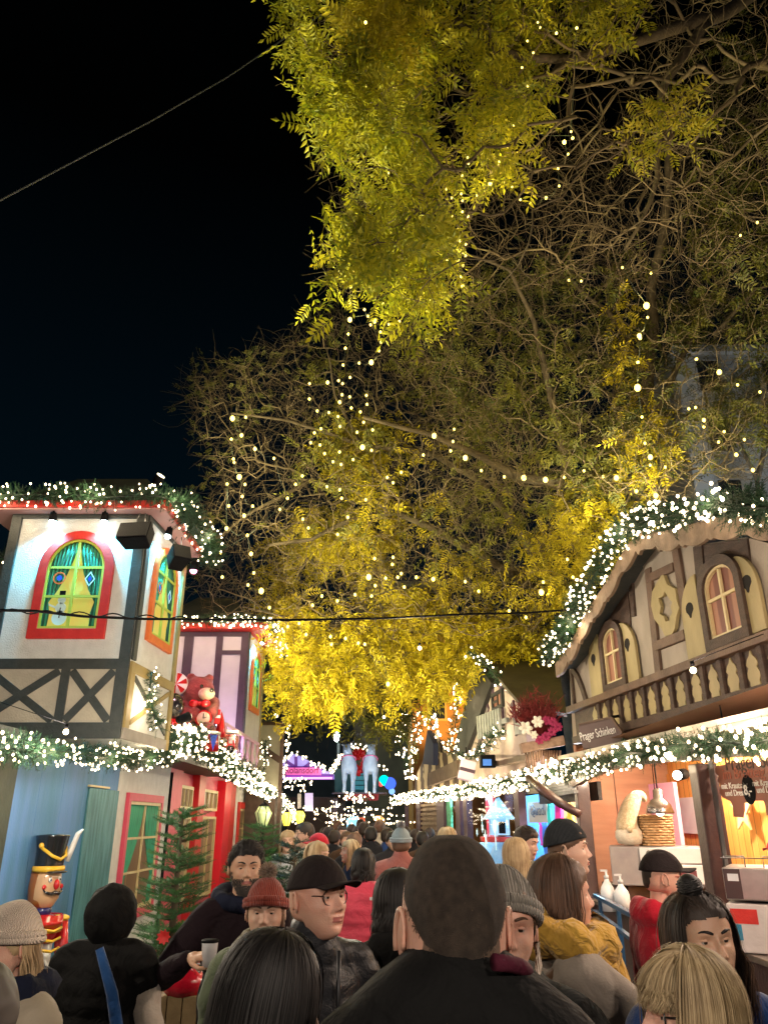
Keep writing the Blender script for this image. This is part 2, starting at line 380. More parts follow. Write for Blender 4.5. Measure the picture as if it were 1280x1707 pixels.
def paint_window(par, pl, u0, u1, z0, zs, zt, frame_m, inner_m, o, fw=.11, iw=.028, arched=True, snowman=False, curtains=True, charms=True, rows=2, pane=None):
    """window part: frame, panes with curtains, glazing bars (sub-parts)"""
    arc = (lambda a, b, c, d, e: arch(a, b, c, d, e)) if arched else (lambda a, b, c, d, e: [(a, c), (b, c), (b, e), (a, e)])
    out = arc(u0, u1, z0, zs, zt); inn = arc(u0 + fw, u1 - fw, z0 + fw * 1.1, zs, zt - fw); in2 = arc(u0 + fw + iw, u1 - fw - iw, z0 + fw * 1.1 + iw, zs, zt - fw - iw)
    w = MB().ring(pl, out, inn, o, o + .05).build('window', frame_m, par, bevel=.004)
    MB().ring(pl, inn, in2, o, o + .038).build('frame', inner_m, w)
    MB().slab(pl, in2, o, o + .008).build('pane', pane or M_glow, w)
    a0, a1, b0, b1 = u0 + fw + iw, u1 - fw - iw, z0 + fw * 1.1 + iw, zt - fw - iw
    c = (a0 + a1) / 2; H = b1 - b0
    m = MB().rect(pl, c - .016, c + .016, b0, b1 - .005, o + .012, o + .034)
    for r in range(1, rows + 1):
        z = b0 + (zs + .02 - b0) * r / rows if arched else b0 + H * r / (rows + 1)
        m.rect(pl, a0, c - .016, z - .014, z + .014, o + .012, o + .032); m.rect(pl, c + .016, a1, z - .014, z + .014, o + .012, o + .032)
    m.build('glazing_bar', inner_m, w)
    if curtains:
        for s in (-1, 1):
            e = a0 if s < 0 else a1; pts = []
            zk = b0 + H * .28; n = 10
            prof = [(.97, 1.0), (.88, .82), (.70, .62), (.42, .42), (.14, .28), (.24, .15), (.22, 0)]
            half = (a1 - a0) / 2
            C = MB(); folds = 7
            V = []; F = []
            for i, (wd, h) in enumerate(prof):
                zz = b0 + H * h
                for k in range(folds * 4 + 1):
                    x = abs(e - (e + s * -1 * half * wd * k / (folds * 4)))
                    uu = e - s * x
                    hz = zz
                    if arched and h > .5:
                        dx = (uu - (a0 + a1) / 2) / half; lim = zs + (b1 - zs) * math.sqrt(max(0, 1 - dx * dx)); hz = min(zz, lim - .003)
                    V.append(pl.pt(uu, hz, o + .0165 + .006 * math.sin(k * PI / 2)))
            nn = folds * 4 + 1
            for i in range(len(prof) - 1):
                for k in range(nn - 1): F.append((i * nn + k, i * nn + k + 1, (i + 1) * nn + k + 1, (i + 1) * nn + k))
            C.add(V, F, True); q = C.build('curtain', M_curt, w)
            sd = q.modifiers.new('s', 'SOLIDIFY'); sd.thickness = .003
    if snowman:
        x = c - .115; z = b0 + .02
        s_ = MB()
        for dz, r in ((.08, .085), (.2, .062), (.29, .045)): s_.slab(pl, [(x + r * math.cos(t * PI / 8), z + dz + r * math.sin(t * PI / 8)) for t in range(16)], o + .008, o + .014)
        s_.ubar(pl, (x - .05, z + .2), (x - .15, z + .24), .022, o + .008, o + .013)
        s_.build('painted_snowman', M_snow, w)
        h = MB().slab(pl, [(x - .055, z + .325), (x + .055, z + .325), (x + .055, z + .338), (x + .034, z + .338), (x + .034, z + .40), (x - .034, z + .40), (x - .034, z + .338), (x - .055, z + .338)], o + .014, o + .018)
        for dz in (.08, .14, .2): pass
        h.build('painted_hat', M_black, w)
        MB().rect(pl, x - .006, x + .006, z + .08, z + .2, o + .014, o + .0165).build('painted_buttons', M_black, w)
    if charms:
        for s, zz, mt in ((-1, .56, M_orange), (1, .55, M_snow)):
            x = c + s * (a1 - a0) * .29; z = b0 + H * zz; R = .075
            ring = [(x + R * math.cos(t * PI / 8), z + R * math.sin(t * PI / 8)) for t in range(16)] if s < 0 else [(x, z + R * 1.2), (x - R * .8, z), (x, z - R * 1.2), (x + R * .8, z)]
            rin = [(x + (a - x) * .78, z + (b - z) * .78) for a, b in ring]
            MB().ring(pl, ring, rin, o + .026, o + .030).build('window_charm', mt, w)
            MB().slab(pl, [(x + (a - x) * .42, z + (b - z) * .42) for a, b in ring], o + .026, o + .029).build('charm_centre', mat('cobalt', (.03, .07, .5), .4), w)
    return w

def eave_lamp(par, p, d, energy, c=(.05, .62, .95), spot=130):
    f = MB(); p = Vector(p); d = Vector(d).normalized(); f.tube([p, p + d * .10], [.035, .05], 12).tube([p - Vector((0, 0, 0)), p + Vector((0, 0, .1))], .012, 6); s = f.build('eave_lamp', M_black, par)
    MB().ell(p + d * .108, (.04, .04, .04), 10, 6).build('lens', emat('cool_white_lens', (.7, .95, 1), 12), s)
    l = lamp('SPOT', p + d * .17, energy, c, .03, p + d * 2, spot, blend=.9); return l

# ---------------- near tower (turret) with arched window
F1 = Plane((-4.45, 8.5), (-2.83, 8.5)); S1 = Plane((-2.83, 8.5), (-2.74, 10.0))
t1 = thing('timber_framed_turret', 'near white turret with dark crossed timbers and large red arched window above the blue boards', 'turret', (-3.6, 9.2, 2.65))
UC = F1.sz(225, 1050)[0]   # right corner u
uL, uR = 0.0, 1.62
zT = F1.sz(140, 861)[1] + .02; zB = F1.sz(100, 1232)[1]
s1L = (Vector((-2.74, 10.0)) - Vector((-2.83, 8.5))).length
b = MB(); b.box(((-4.42 - 2.87) / 2 + 0.0, 9.27, (zT + zB) / 2), (1.55, 1.46, zT - zB - .01)); b.build('core_wall', M_white, t1)
MB().rect(F1, uL, uR - .0, zB, zT, -.03, .0).build('wall', M_white, t1)
MB().rect(S1, 0, s1L, zB, zT, -.03, .0).build('wall', M_white, t1)
# timbers on the front
z1 = F1.sz(100, 1099)[1]; z1b = F1.sz(100, 1116)[1]; z2 = F1.sz(100, 1205)[1]
def T(par, pl, u0, u1, za, zb, m=M_tdark, o=.03, name='timber'): return MB().rect(pl, u0, u1, za, zb, 0.0, o).build(name, m, par, bevel=.004)
T(t1, F1, uL, uL + .12, z1, zT); T(t1, F1, uR - .125, uR, z1, zT); T(t1, F1, uL + .12, uR - .125, zT - .05, zT)
T(t1, F1, uL, uR, z1b, z1); T(t1, F1, uL, uR, zB, z2)
pans = [(uL + .06, F1.sz(97, 1160)[0]), (F1.sz(112, 1160)[0], uR - .14)]
T(t1, F1, uL, pans[0][0], z2, z1b); T(t1, F1, pans[0][1], pans[1][0], z2, z1b); T(t1, F1, pans[1][1], uR, z2, z1b)
for a, bb in pans:
    MB().rect(F1, a, bb, z2, z1b, 0, .008).build('infill_panel', M_beige, t1)
    MB().ubar(F1, (a + .02, z1b - .02), (bb - .02, z2 + .02), .085, .008, .029).build('cross_brace', M_tdark, t1, bevel=.003)
    MB().ubar(F1, (a + .02, z2 + .02), (bb - .02, z1b - .02), .085, .010, .0315).build('cross_brace', M_tdark, t1, bevel=.003)
a0 = F1.sz(57, 1000)[0]; a1 = F1.sz(184, 1000)[0]; zw0 = F1.sz(110, 1066)[1]; zws = F1.sz(130, 950)[1]; zwt = F1.sz(138, 887)[1]
paint_window(t1, F1, a0, a1, zw0, zws, zwt, M_red, M_lime, .0, fw=.105, snowman=True)
# side face
z1s = S1.sz(232, 1110)[1]
def us(px, py): return S1.sz(px, py)[0]
T(t1, S1, 0, .11, z1, zT, M_tdark); T(t1, S1, s1L - .10, s1L, zB, zT, mat('mustard_timber', (.33, .25, .09), .6, (.27, .2, .07), 6, .2))
M_must = MATS['mustard_timber']
T(t1, S1, .11, s1L - .10, zT - .04, zT, M_tdark)
T(t1, S1, 0, s1L - .10, z1b - .02, z1 - .02, M_must); T(t1, S1, 0, .13, zB + .12, z1b - .02, M_must); T(t1, S1, 0, s1L - .1, zB, zB + .12, mat('grey_timber', (.25, .23, .2), .6, (.2, .18, .16), 6, .2))
MB().ubar(S1, (.17, z1b - .06), (s1L - .14, z2 + .02), .05, 0, .02).build('cross_brace', M_tdark, t1); MB().ubar(S1, (.17, z2 + .02), (s1L - .14, z1b - .06), .05, .002, .022).build('cross_brace', M_must, t1)
sa0, sa1 = us(249, 1060), us(283, 1060)
paint_window(t1, S1, .34, 1.20, S1.sz(262, 1080)[1], S1.sz(268, 960)[1], S1.sz(268, 912)[1] + .05, M_orange, M_lime, .0, fw=.085, snowman=False)
# eaves, red fascia and roof
o = .30
MB().box((-3.67, 9.225, zT + .03), (2.17, 1.79, .05)).build('soffit', mat('pale_soffit', (.55, .30, .28), .7), t1)
f = MB(); f.box((-3.67, 8.315, zT + .065), (2.19, .035, .085)); f.box((-2.565, 9.225, zT + .065), (.035, 1.79, .085)); f.build('fascia', M_red, t1, bevel=.004)
r = MB(); c0 = [(-4.75, 8.34), (-2.58, 8.34), (-2.58, 10.12), (-4.75, 10.12)]
r.add([(x, y, zT + .06) for x, y in c0] + [(-4.0, 9.1, zT + .75), (-3.1, 9.1, zT + .75)] + [(-3.1, 9.6, zT + .75), (-4.0, 9.6, zT + .75)], [(0, 1, 5, 4), (1, 2, 6, 5), (2, 3, 7, 6), (3, 0, 4, 7), (4, 5, 6, 7), (3, 2, 1, 0)])
r.build('roof', M_roof, t1)
for px_, py_ in ((96, 858), (181, 856)):
    q = F1.hit(px_, py_, .0); eave_lamp(t1, (q.x, 8.5 - .11, zT - .015), (0, .12, -1), 120)
for yy in (8.9, 9.65): eave_lamp(t1, (-2.67, yy, zT - .015), (-.2, 0, -1), 60)
# speakers hanging from the eave
def speaker(label, c, rz, ry, size, grp='loudspeakers under the turret eave'):
    t = thing('loudspeaker', label, 'loudspeaker', c, group=grp)
    R = Matrix.Rotation(rz, 3, 'Z') @ Matrix.Rotation(ry, 3, 'X')
    w, d, h = size
    V = [Vector(v) for v in ((-w / 2, -d / 2, -h / 2), (w / 2, -d / 2, -h / 2), (w / 2 * .8, d / 2, -h / 2), (-w / 2 * .8, d / 2, -h / 2))]; V += [v + Vector((0, 0, h)) for v in V]
    V = [R @ v + Vector(c) for v in V]
    MB().add(V, [(3, 2, 1, 0), (4, 5, 6, 7), (0, 1, 5, 4), (1, 2, 6, 5), (2, 3, 7, 6), (3, 0, 4, 7)]).build('cabinet', M_black, t, bevel=.01)
    MB().box(Vector(c) + R @ Vector((0, -d / 2 - .006, 0)), (w * .93, .01, h * .88), R).build('grille', mat('speaker_grille', (.005, .006, .007), .7, (.012, .013, .014), 120, .4, 200), t)
    br = MB(); top = Vector(c) + R @ Vector((0, .02, h / 2))
    br.tube([top + Vector((-.05, 0, 0)), top + Vector((-.05, 0, .12)), top + Vector((-.02, 0, .2))], .006, 6).tube([top + Vector((.05, 0, 0)), top + Vector((.04, 0, .2))], .006, 6)
    br.build('bracket', M_metal, t)
speaker('wide black speaker box facing the lane, hung at the turret corner', at(228, 893, 8.2), math.radians(-8), math.radians(-20), (.38, .22, .23))
speaker('smaller black speaker turned sideways, right of the wide speaker box', at(297, 930, 8.65), math.radians(38), math.radians(-25), (.22, .24, .21))
# roof garland
zg = zT + .12
garland('thick lit fir garland round the roof edge of the near turret', [(-5.2, 8.3, zg), (-4.2, 8.22, zg + .03), (-3.2, 8.22, zg), (-2.66, 8.22, zg + .02), (-2.45, 8.4, zg), (-2.4, 9.1, zg - .02), (-2.38, 9.8, zg - .05), (-2.4, 10.2, zg - .16)], .22, 330, 46, light=7)
garland('short lit fir garland hanging on the side wall of the near turret', [S1.hit(255, 1120, .08), S1.hit(252, 1150, .1), S1.hit(258, 1180, .1), S1.hit(262, 1215, .08)], .13, 260, 60, light=3)

# wall left of the turret (far left edge)
tl = thing('side_facade', 'dark timbered facade at the left edge behind the near turret', 'facade', (-6, 10, 0))
FL = Plane((-8, 9.6), (-4.2, 9.6))
MB().rect(FL, 0, 3.75, 2.6, 5.0, -.1, 0).build('wall', M_beige, tl)
tb = MB(); tb.rect(FL, 0, 3.75, 4.7, 5.0, 0, .04); tb.rect(FL, 3.0, 3.12, 2.6, 4.7, 0, .04).ubar(FL, (2.0, 4.6), (3.75, 4.35), .1, .04, .08); tb.build('timber', M_tdark, tl)
garland('lit fir garland on the dark facade left of the near turret', [(-5.6, 9.3, 5.25), (-4.9, 9.3, 4.95), (-4.55, 9.3, 4.6), (-4.5, 9.3, 4.35)], .14, 200, 40)

# ---------------- ground floor hoarding: blue boards
XW = -3.3
LW = Plane((XW, 2), (XW, 28))     # u = Y - 2
def lu(px, py): return LW.sz(px, py)[0]
uA = lu(31, 1254); uB = lu(201, 1280)
tbw = thing('board_hoarding', 'weathered blue board hoarding behind the nutcracker', 'hoarding', (XW, 8.5, 0))
nb_ = 5
for i in range(nb_):
    a = uA + (uB - uA) * i / nb_; b2 = uA + (uB - uA) * (i + 1) / nb_
    MB().rect(LW, a + .002, b2 - .002, .02, 2.47, -.04, 0).build('board', M_blue, tbw, bevel=.003)
ut0, ut1 = lu(147, 1314), lu(197, 1316); zt = LW.sz(170, 1316)[1]
MB().rect(LW, ut0, ut1, .03, zt, 0, .02).build('teal_board', M_teal, tbw, bevel=.003, label='brushed teal board')
MB().rect(LW, ut0 - .02, ut0 + (ut1 - ut0) * .62, zt + .01, zt + .03, 0, .03).build('ledge', M_cream, tbw)
tdg = thing('board_wall', 'dark olive board wall at the lower left edge, nearer than the blue hoarding', 'board wall', (XW, 5.5, 0))
MB().rect(LW, .5, uA - .02, .02, 2.45, -.04, .03).build('board', M_dgreen, tdg); MB().rect(LW, .5, uA - .02, 2.46, 2.56, -.04, .06).build('capping', M_tdark, tdg)

# ---------------- ground floor shop front
sf = thing('shop_front', 'painted toy shop front with white wall and bright red doors under the balcony garland', 'shop front', (XW, 14, 0))
uC = lu(283, 1310); uD = lu(393, 1330); uE = lu(422, 1340)
MB().rect(LW, uB + .01, uC, .02, 2.6, -.05, 0).build('wall', M_white, sf)
w0, w1 = lu(219, 1420), lu(262, 1420)
zA = LW.sz(222, 1322)[1]
paint_window(sf, LW, uB + .35, uC - .42, .62, 2, 2.14, M_pink, M_cream, .0, fw=.10, iw=.04, arched=False, charms=False, rows=2, pane=M_dimpane)
MB().tube([LW.pt(uC, z, .02) for z in (.1, 1, 2.5)], .022, 6).build('cable', M_black, sf)
MB().rect(LW, uC + .02, uD, .02, 2.65, -.2, -.15).build('wall', M_pink, sf)
pil = MB(); Lr = uD - uC - .02
def fr(px): return lu(px, 1345)
def pilaster(a, b2, m, o=.0, nm='pilaster'): MB().rect(LW, a, b2, .02, 2.58, -.15, o).build(nm, m, sf, bevel=.006)
pilaster(uC + .02, fr(303), M_pink, -.02)
M_red2 = mat('deep_red_paint', (.55, .008, .012), .45)
M_red3 = mat('scarlet_paint', (.75, .01, .03), .4)
pilaster(fr(331), fr(341), M_red2, -.01); pilaster(fr(372), fr(382), M_red3, .03); pilaster(fr(382) + .01, uD, M_red, .0)
def sash(u0, u1, za, zb, nv, nh, m=M_cream, o=-.12, fw=.05, back=None):
    w = MB().ring(LW, [(u0, za), (u1, za), (u1, zb), (u0, zb)], [(u0 + fw, za + fw), (u1 - fw, za + fw), (u1 - fw, zb - fw), (u0 + fw, zb - fw)], o, o + .05).build('window', m, sf)
    g = MB()
    for i in range(1, nv): u = u0 + fw + (u1 - u0 - 2 * fw) * i / nv; g.rect(LW, u - .012, u + .012, za + fw, zb - fw, o + .012, o + .04)
    for i in range(1, nh): z = za + fw + (zb - za - 2 * fw) * i / nh; g.rect(LW, u0 + fw, u1 - fw, z - .012, z + .012, o + .014, o + .036)
    g.build('glazing_bar', m, w); MB().rect(LW, u0 + fw, u1 - fw, za + fw, zb - fw, o, o + .008).build('pane', back or M_dimpane, w)
for a, b2 in ((fr(304), fr(330)), (fr(343), fr(370))):
    MB().rect(LW, a, b2, .05, 2.5, -.149, -.125).build('door', M_pink, sf)
    sash(a + .12, b2 - .12, 1.98, 2.36, 3, 1); sash(a + .12, b2 - .12, .5, 1.88, 2, 2)
MB().rect(LW, uD + .01, uE, .02, 2.6, -.05, 0).build('wall', M_white, sf)
paint_window(sf, LW, fr(396), fr(414), .7, 2, 2.2, M_red, M_cream, 0, fw=.14, iw=.05, arched=False, charms=False, rows=2, curtains=False, pane=M_dimpane)
uF = lu(470, 1340)
MB().rect(LW, uE + .01, uF, .02, 2.6, -.08, -.02).build('wall', mat('grey_green_board', (.30, .33, .28), .7), sf)
pl_ = MB(); 
for k in range(9):
    u = uE + .02 + (uF - uE - .3) * k / 8; pl_.rect(LW, u, u + .22, .02, 2.58, -.02, .03)
pl_.build('timber', mat('dark_brown_timber', (.05, .03, .02), .6, (.08, .05, .035), 8, .2), sf)
M_brown = MATS['dark_brown_timber']
# ---------------- balcony deck between the towers with railing
bal = thing('balcony', 'balcony with pink railing above the red doors between the two turrets', 'balcony', (-3.6, 12.6, 2.6))
MB().box((-3.75, 12.6, 2.62), (1.9, 5.0, .1)).build('deck', M_tdark, bal)
MB().box((-4.72, 12.5, 4.0), (.06, 4.9, 2.7)).build('back_wall', M_pale, bal)
zr0, zr1 = 2.75, 3.12
rl = MB(); rail = mat('pink_rail_paint', (.72, .45, .60), .5)
ya, yb = 12.9, 16.5
rl.bar((-2.62, ya, 3.28), (-2.62, yb, 3.28), .06, .05).bar((-2.62, ya, 2.78), (-2.62, yb, 2.78), .06, .05); rl.build('handrail', rail, bal)
for k in range(7):
    y = ya + .1 + (yb - ya - .2) * k / 6
    MB().lathe((-2.62, y, 2.79), [(.03, 0), (.02, .06), (.05, .16), (.02, .25), (.04, .36), (.025, .48)], 8).build('baluster', rail, bal)
# ---------------- far tower
F2 = Plane((-4.6, 15.0), (-2.69, 15.0)); S2 = Plane((-2.69, 15.0), (-2.62, 16.6))
t2 = thing('timber_framed_turret', 'farther turret with lilac panels and narrow orange arched window, right of the toy bear', 'turret', (-3.6, 15.8, 2.65))
zB2, zT2 = 2.72, 5.30; U2 = 1.91; s2L = 1.6
MB().box((-3.66, 15.79, (zB2 + zT2) / 2), (1.82, 1.5, zT2 - zB2 - .01)).build('core_wall', M_pale, t2)
MB().rect(F2, 0, U2, zB2, zT2, -.03, 0).build('wall', M_pale, t2); MB().rect(S2, 0, s2L, zB2, zT2, -.03, 0).build('wall', M_white, t2)
def f2(px, py): return F2.sz(px, py)[0]
pz = F2.sz(385, 1088)[1]
T(t2, F2, U2 - .14, U2, zB2, zT2, M_plum); a = f2(357, 1120); T(t2, F2, a, a + .13, zB2, zT2 - .09, M_plum); T(t2, F2, 0, U2 - .14, zT2 - .09, zT2, M_plum)
T(t2, F2, a + .13, U2 - .14, pz - .04, pz + .04, M_plum); a = f2(313, 1120); T(t2, F2, a - .12, a + .06, zB2, zT2 - .09, M_plum)
T(t2, S2, 0, .06, zB2, zT2, M_tdark); T(t2, S2, s2L - .07, s2L, zB2, zT2, M_must)
paint_window(t2, S2, .36, 1.22, S2.sz(423, 1190)[1], S2.sz(424, 1115)[1], S2.sz(424, 1085)[1], M_orange, M_lime, 0, fw=.10)
MB().box((-3.6, 15.8, zT2 + .03), (2.5, 2.1, .05)).build('soffit', M_red, t2)
f = MB(); f.box((-3.6, 14.73, zT2 + .07), (2.5, .035, .12)); f.box((-2.33, 15.8, zT2 + .07), (.035, 2.1, .12)); f.build('fascia', M_red, t2)
r = MB(); c0 = [(-4.8, 14.76), (-2.36, 14.76), (-2.36, 16.8), (-4.8, 16.8)]
r.add([(x, y, zT2 + .06) for x, y in c0] + [(-3.9, 15.5, zT2 + .85), (-3.2, 15.5, zT2 + .85), (-3.2, 16.2, zT2 + .85), (-3.9, 16.2, zT2 + .85)], [(0, 1, 5, 4), (1, 2, 6, 5), (2, 3, 7, 6), (3, 0, 4, 7), (4, 5, 6, 7), (3, 2, 1, 0)]); r.build('roof', M_roof, t2)
eave_lamp(t2, (-2.45, 15.5, zT2 - .01), (-.5, 0, -1), 75)
garland('lit fir garland round the roof edge of the farther turret', [(-4.7, 14.2, zT2 - .25), (-4.4, 14.5, zT2 + .05), (-3.9, 14.65, zT2 + .14), (-3.0, 14.65, zT2 + .14), (-2.3, 14.65, zT2 + .12), (-2.2, 15.2, zT2 + .1), (-2.2, 16.2, zT2), (-2.2, 16.9, zT2 - .12)], .17, 200, 46, light=5, br=.017)
# main lower garland along the left facade (thick)
garland('lit fir garland swagged along the top of the blue hoarding', [(-2.97, 5.0, 2.25), (-2.95, 6.1, 2.32), (-2.88, 7.4, 2.38), (-2.85, 8.7, 2.43), (-2.83, 9.6, 2.50), (-2.8, 10.4, 2.60)], .15, 260, 46, light=5)
garland('thick lit fir garland along the balcony edge above the red doors', [(-2.75, 10.0, 2.72), (-2.7, 11.4, 2.86), (-2.66, 12.4, 2.78), (-2.65, 13.6, 2.68), (-2.65, 15, 2.62), (-2.65, 16.4, 2.6)], .25, 420, 95, light=7, br=.017)
garland('second row of lit fir on the balcony deck behind the thick garland', [(-3.1, 10.3, 2.86), (-3.0, 11.6, 2.92), (-2.9, 12.8, 2.86)], .2, 260, 60)
garland('lit fir garland from the balcony end down to the lantern', [(-2.6, 16.2, 2.5), (-2.62, 18, 2.42), (-2.7, 20, 2.4), (-2.75, 22, 2.3), (-2.75, 24, 1.95), (-2.7, 25, 1.9)], .2, 160, 50, light=4, br=.02)
garland('narrow upright lit garland at the corner of the farther turret', [(-2.5, 16.7, 3.4), (-2.48, 16.75, 3.0), (-2.55, 16.8, 2.7)], .13, 200, 50)
# end board of the next hut
PE = Plane((-3.05, 19.0), (-2.45, 19.0))
eb = thing('hut_gable_board', 'pale green end board of the next hut right of the farther turret', 'hut', (-2.7, 19.2, 0))
q0, q1 = PE.sz(431, 1240)[0], PE.sz(469, 1240)[0]; zt_, zb_ = PE.sz(450, 1207)[1], PE.sz(450, 1318)[1]
MB().rect(PE, q0, q1, zb_, zt_, -.1, 0).build('board', mat('pale_green_board', (.40, .41, .31), .7, (.34, .35, .27), 4, .1), eb)
k = MB(); k.rect(PE, q0 - .05, q0 + .02, zb_, zt_, 0, .04).rect(PE, q1 - .02, q1 + .06, zb_ - 1.6, zt_, 0, .04).rect(PE, q0, q1, zt_ - .03, zt_ + .05, 0, .05); k.ubar(PE, (q0, zt_ - .5), (q1, zt_ - .85), .14, 0, .05); k.build('timber', M_brown, eb)
MB().box((-2.9, 19.8, 1.25), (.7, 1.4, 2.5)).build('wall', M_brown, eb)
garland('thin lit garland down the edge of the pale green end board', [(-2.30, 18.9, 3.95), (-2.3, 18.9, 3.4), (-2.32, 18.9, 2.9), (-2.3, 18.9, 2.5)], .06, 90, 26, br=.02)
# ================================================================ RIGHT SIDE
M_rwhite = mat('aged_white_board', (.40, .34, .27), .75, (.30, .26, .20), 3, .35, 50, stretch=(1, 1, .5))
M_rbrown = mat('stained_brown_timber', (.042, .025, .017), .6, (.08, .048, .032), 7, .5, 50, stretch=(1, 1, 3))
M_rlight = mat('weathered_timber', (.10, .062, .040), .65, (.16, .10, .065), 6, .5, 45)
M_shut = mat('pale_yellow_shutter', (.40, .32, .15), .6, (.30, .245, .11), 4, .3, 40, stretch=(1, 1, .4))
M_curt2 = mat('rose_curtain', (.15, .05, .035), .5, (.32, .15, .09), 6, 0, kind='wave', stretch=(1, 1, .15), em=(.5, .2, .08), es=.02)
M_scal = mat('bargeboard_timber', (.24, .17, .115), .65, (.14, .095, .06), 7, .5, 40)
M_maroon = mat('maroon_post_paint', (.05, .022, .022), .4, (.065, .03, .028), 10, .15, coat=.2)
RF = Plane((2.65, 10.6), (3.25, 6.2))
hh = thing('timber_framed_hut', 'ham stall hut with yellow shutters, carved balcony boards and garlanded curved roof on the right', 'market hut', (3.4, 8, 0))
Z8 = lambda zx, zy: (900 + zx * .2969, 820 + zy * .2969)
def P8(*pts): return [Z8(*p) for p in pts]
top = P8((165, 1000), (240, 850), (330, 690), (400, 560), (470, 450), (560, 350), (620, 312), (720, 322), (860, 300), (1000, 280), (1160, 255), (1290, 290), (1420, 330))
MB().pslab(RF, P8((185, 1400), ) + top + P8((1420, 1120)), -.12, 0).build('wall', M_rwhite, hh)
def pb(par, p, q, w, m=M_rbrown, o0=0.0, o1=.035, name='timber', pl=RF): return MB().pbar(pl, Z8(*p), Z8(*q), w, o0, o1).build(name, m, par, bevel=.004)
# curved braces
def curve_t(par, pts, w, m=M_rbrown, o0=0, o1=.035, pl=RF):
    P = [Vector(pl.sz(*Z8(*p), o1)) for p in pts]; n = len(P); L, R_ = [], []
    for i, p in enumerate(P):
        d = (P[min(i + 1, n - 1)] - P[max(i - 1, 0)]).normalized(); k = Vector((-d.y, d.x)) * w / 2; L.append(tuple(p + k)); R_.append(tuple(p - k))
    b = MB()
    for i in range(n - 1): b.slab(pl, [L[i], L[i + 1], R_[i + 1], R_[i]], o0, o1)
    return b.build('timber', m, par)
curve_t(hh, [(172, 990), (205, 1040), (230, 1100), (250, 1165), (262, 1235), (275, 1330)], .09)
curve_t(hh, [(330, 770), (305, 860), (296, 960), (296, 1060), (302, 1160)], .085)
pb(hh, (168, 1000), (188, 1225), .07); pb(hh, (500, 430), (520, 700), .09, o1=.03); pb(hh, (600, 430), (660, 1030), .13, M_rlight); pb(hh, (755, 325), (852, 950), .13, M_rlight)
pb(hh, (590, 490), (742, 420), .09, M_rlight, o1=.05); pb(hh, (640, 868), (806, 800), .10, M_rlight, o1=.05); pb(hh, (880, 300), (905, 560), .16, M_rbrown)
MB().pslab(RF, P8((900, 300), (1160, 262), (1240, 900), (985, 905), (935, 700)), 0, .02).build('board', M_rbrown, hh)
MB().pslab(RF, P8((330, 690), (480, 470), (505, 700), (520, 1060), (395, 1110), (365, 780)), 0, .018).build('board', M_rbrown, hh)  # brown sheet covers window surround and paints in shade under the roof edge
MB().pslab(RF, P8((560, 352), (620, 314), (745, 325), (752, 400), (590, 470)), 0, .012).build('board', M_rwhite, hh)
def hut_window(par, x0, x1, yb, ys, yt, ybr, pl=RF, o=.02):
    """arched window traced on the facade: (x0,yb) left foot, (x1,ybr) right foot, spring ys, top yt (zoom pixels)"""
    u0 = pl.sz(*Z8(x0, yb))[0]; u1 = pl.sz(*Z8(x1, ybr))[0]; zb = pl.sz(*Z8((x0 + x1) / 2, (yb + ybr) / 2))[1]; zs = pl.sz(*Z8((x0 + x1) / 2, ys))[1]; zt = pl.sz(*Z8((x0 + x1) / 2, yt))[1]
    ou, inn = arch(u0 - .09, u1 + .09, zb - .10, zs, zt + .10), arch(u0, u1, zb, zs, zt)
    w = MB().ring(pl, ou, inn, o, o + .07).build('window', M_rbrown, par, bevel=.005)
    in2 = arch(u0 + .025, u1 - .025, zb + .025, zs, zt - .025)
    MB().ring(pl, inn, in2, o, o + .04).build('frame', M_cream, w); MB().slab(pl, in2, o, o + .006).build('pane', M_curt2, w)
    c = (u0 + u1) / 2; zm = zb + (zt - zb) * .56
    MB().rect(pl, c - .014, c + .014, zb + .025, zt - .03, o + .01, o + .036).rect(pl, u0 + .025, c - .014, zm - .014, zm + .014, o + .01, o + .034).rect(pl, c + .014, u1 - .025, zm - .014, zm + .014, o + .01, o + .034).build('glazing_bar', M_cream, w)
hut_window(hh, 405, 500, 1085, 830, 750, 1050); hut_window(hh, 1000, 1185, 830, 500, 378, 765)
def shutter(par, x0, x1, yb, yt, side, pl=RF):
    u0 = pl.sz(*Z8(x0, yb))[0]; u1 = pl.sz(*Z8(x1, yb))[0]; zb = pl.sz(*Z8((x0 + x1) / 2, yb))[1]; zt = pl.sz(*Z8((x0 + x1) / 2, yt))[1]
    n = 8; wd = u1 - u0; rr = min(.38, zt - zb)
    arc = [((u1 - wd * (1 - math.cos(k / n * PI / 2))) if side > 0 else (u0 + wd * (1 - math.cos(k / n * PI / 2))), zt - rr + rr * math.sin(k / n * PI / 2)) for k in range(n + 1)]
    P = [(u0, zb), (u1, zb)] + arc if side > 0 else [(u1, zb), (u0, zb)] + arc
    s = MB().slab(pl, P, .02, .055).build('shutter', M_shut, par, bevel=.004)
    c = (u0 + u1) / 2; zc = zb + (zt - zb) * .62; h = min(.07, wd * .28)
    MB().slab(pl, [(c + h * math.sin(a) * (1 if math.cos(a) < .3 else .5), zc - .10 * math.cos(a) if math.cos(a) > 0 else zc - .06 * math.cos(a)) for a in [2 * PI * k / 14 for k in range(14)]][::1], .0555, .058).build('teardrop_hole', mat('hole_dark', (.01, .008, .006), .95), s)
shutter(hh, 312, 378, 1150, 790, -1) ; shutter(hh, 500, 585, 1075, 695, 1); shutter(hh, 860, 968, 935, 450, -1); shutter(hh, 1185, 1310, 790, 290, 1)
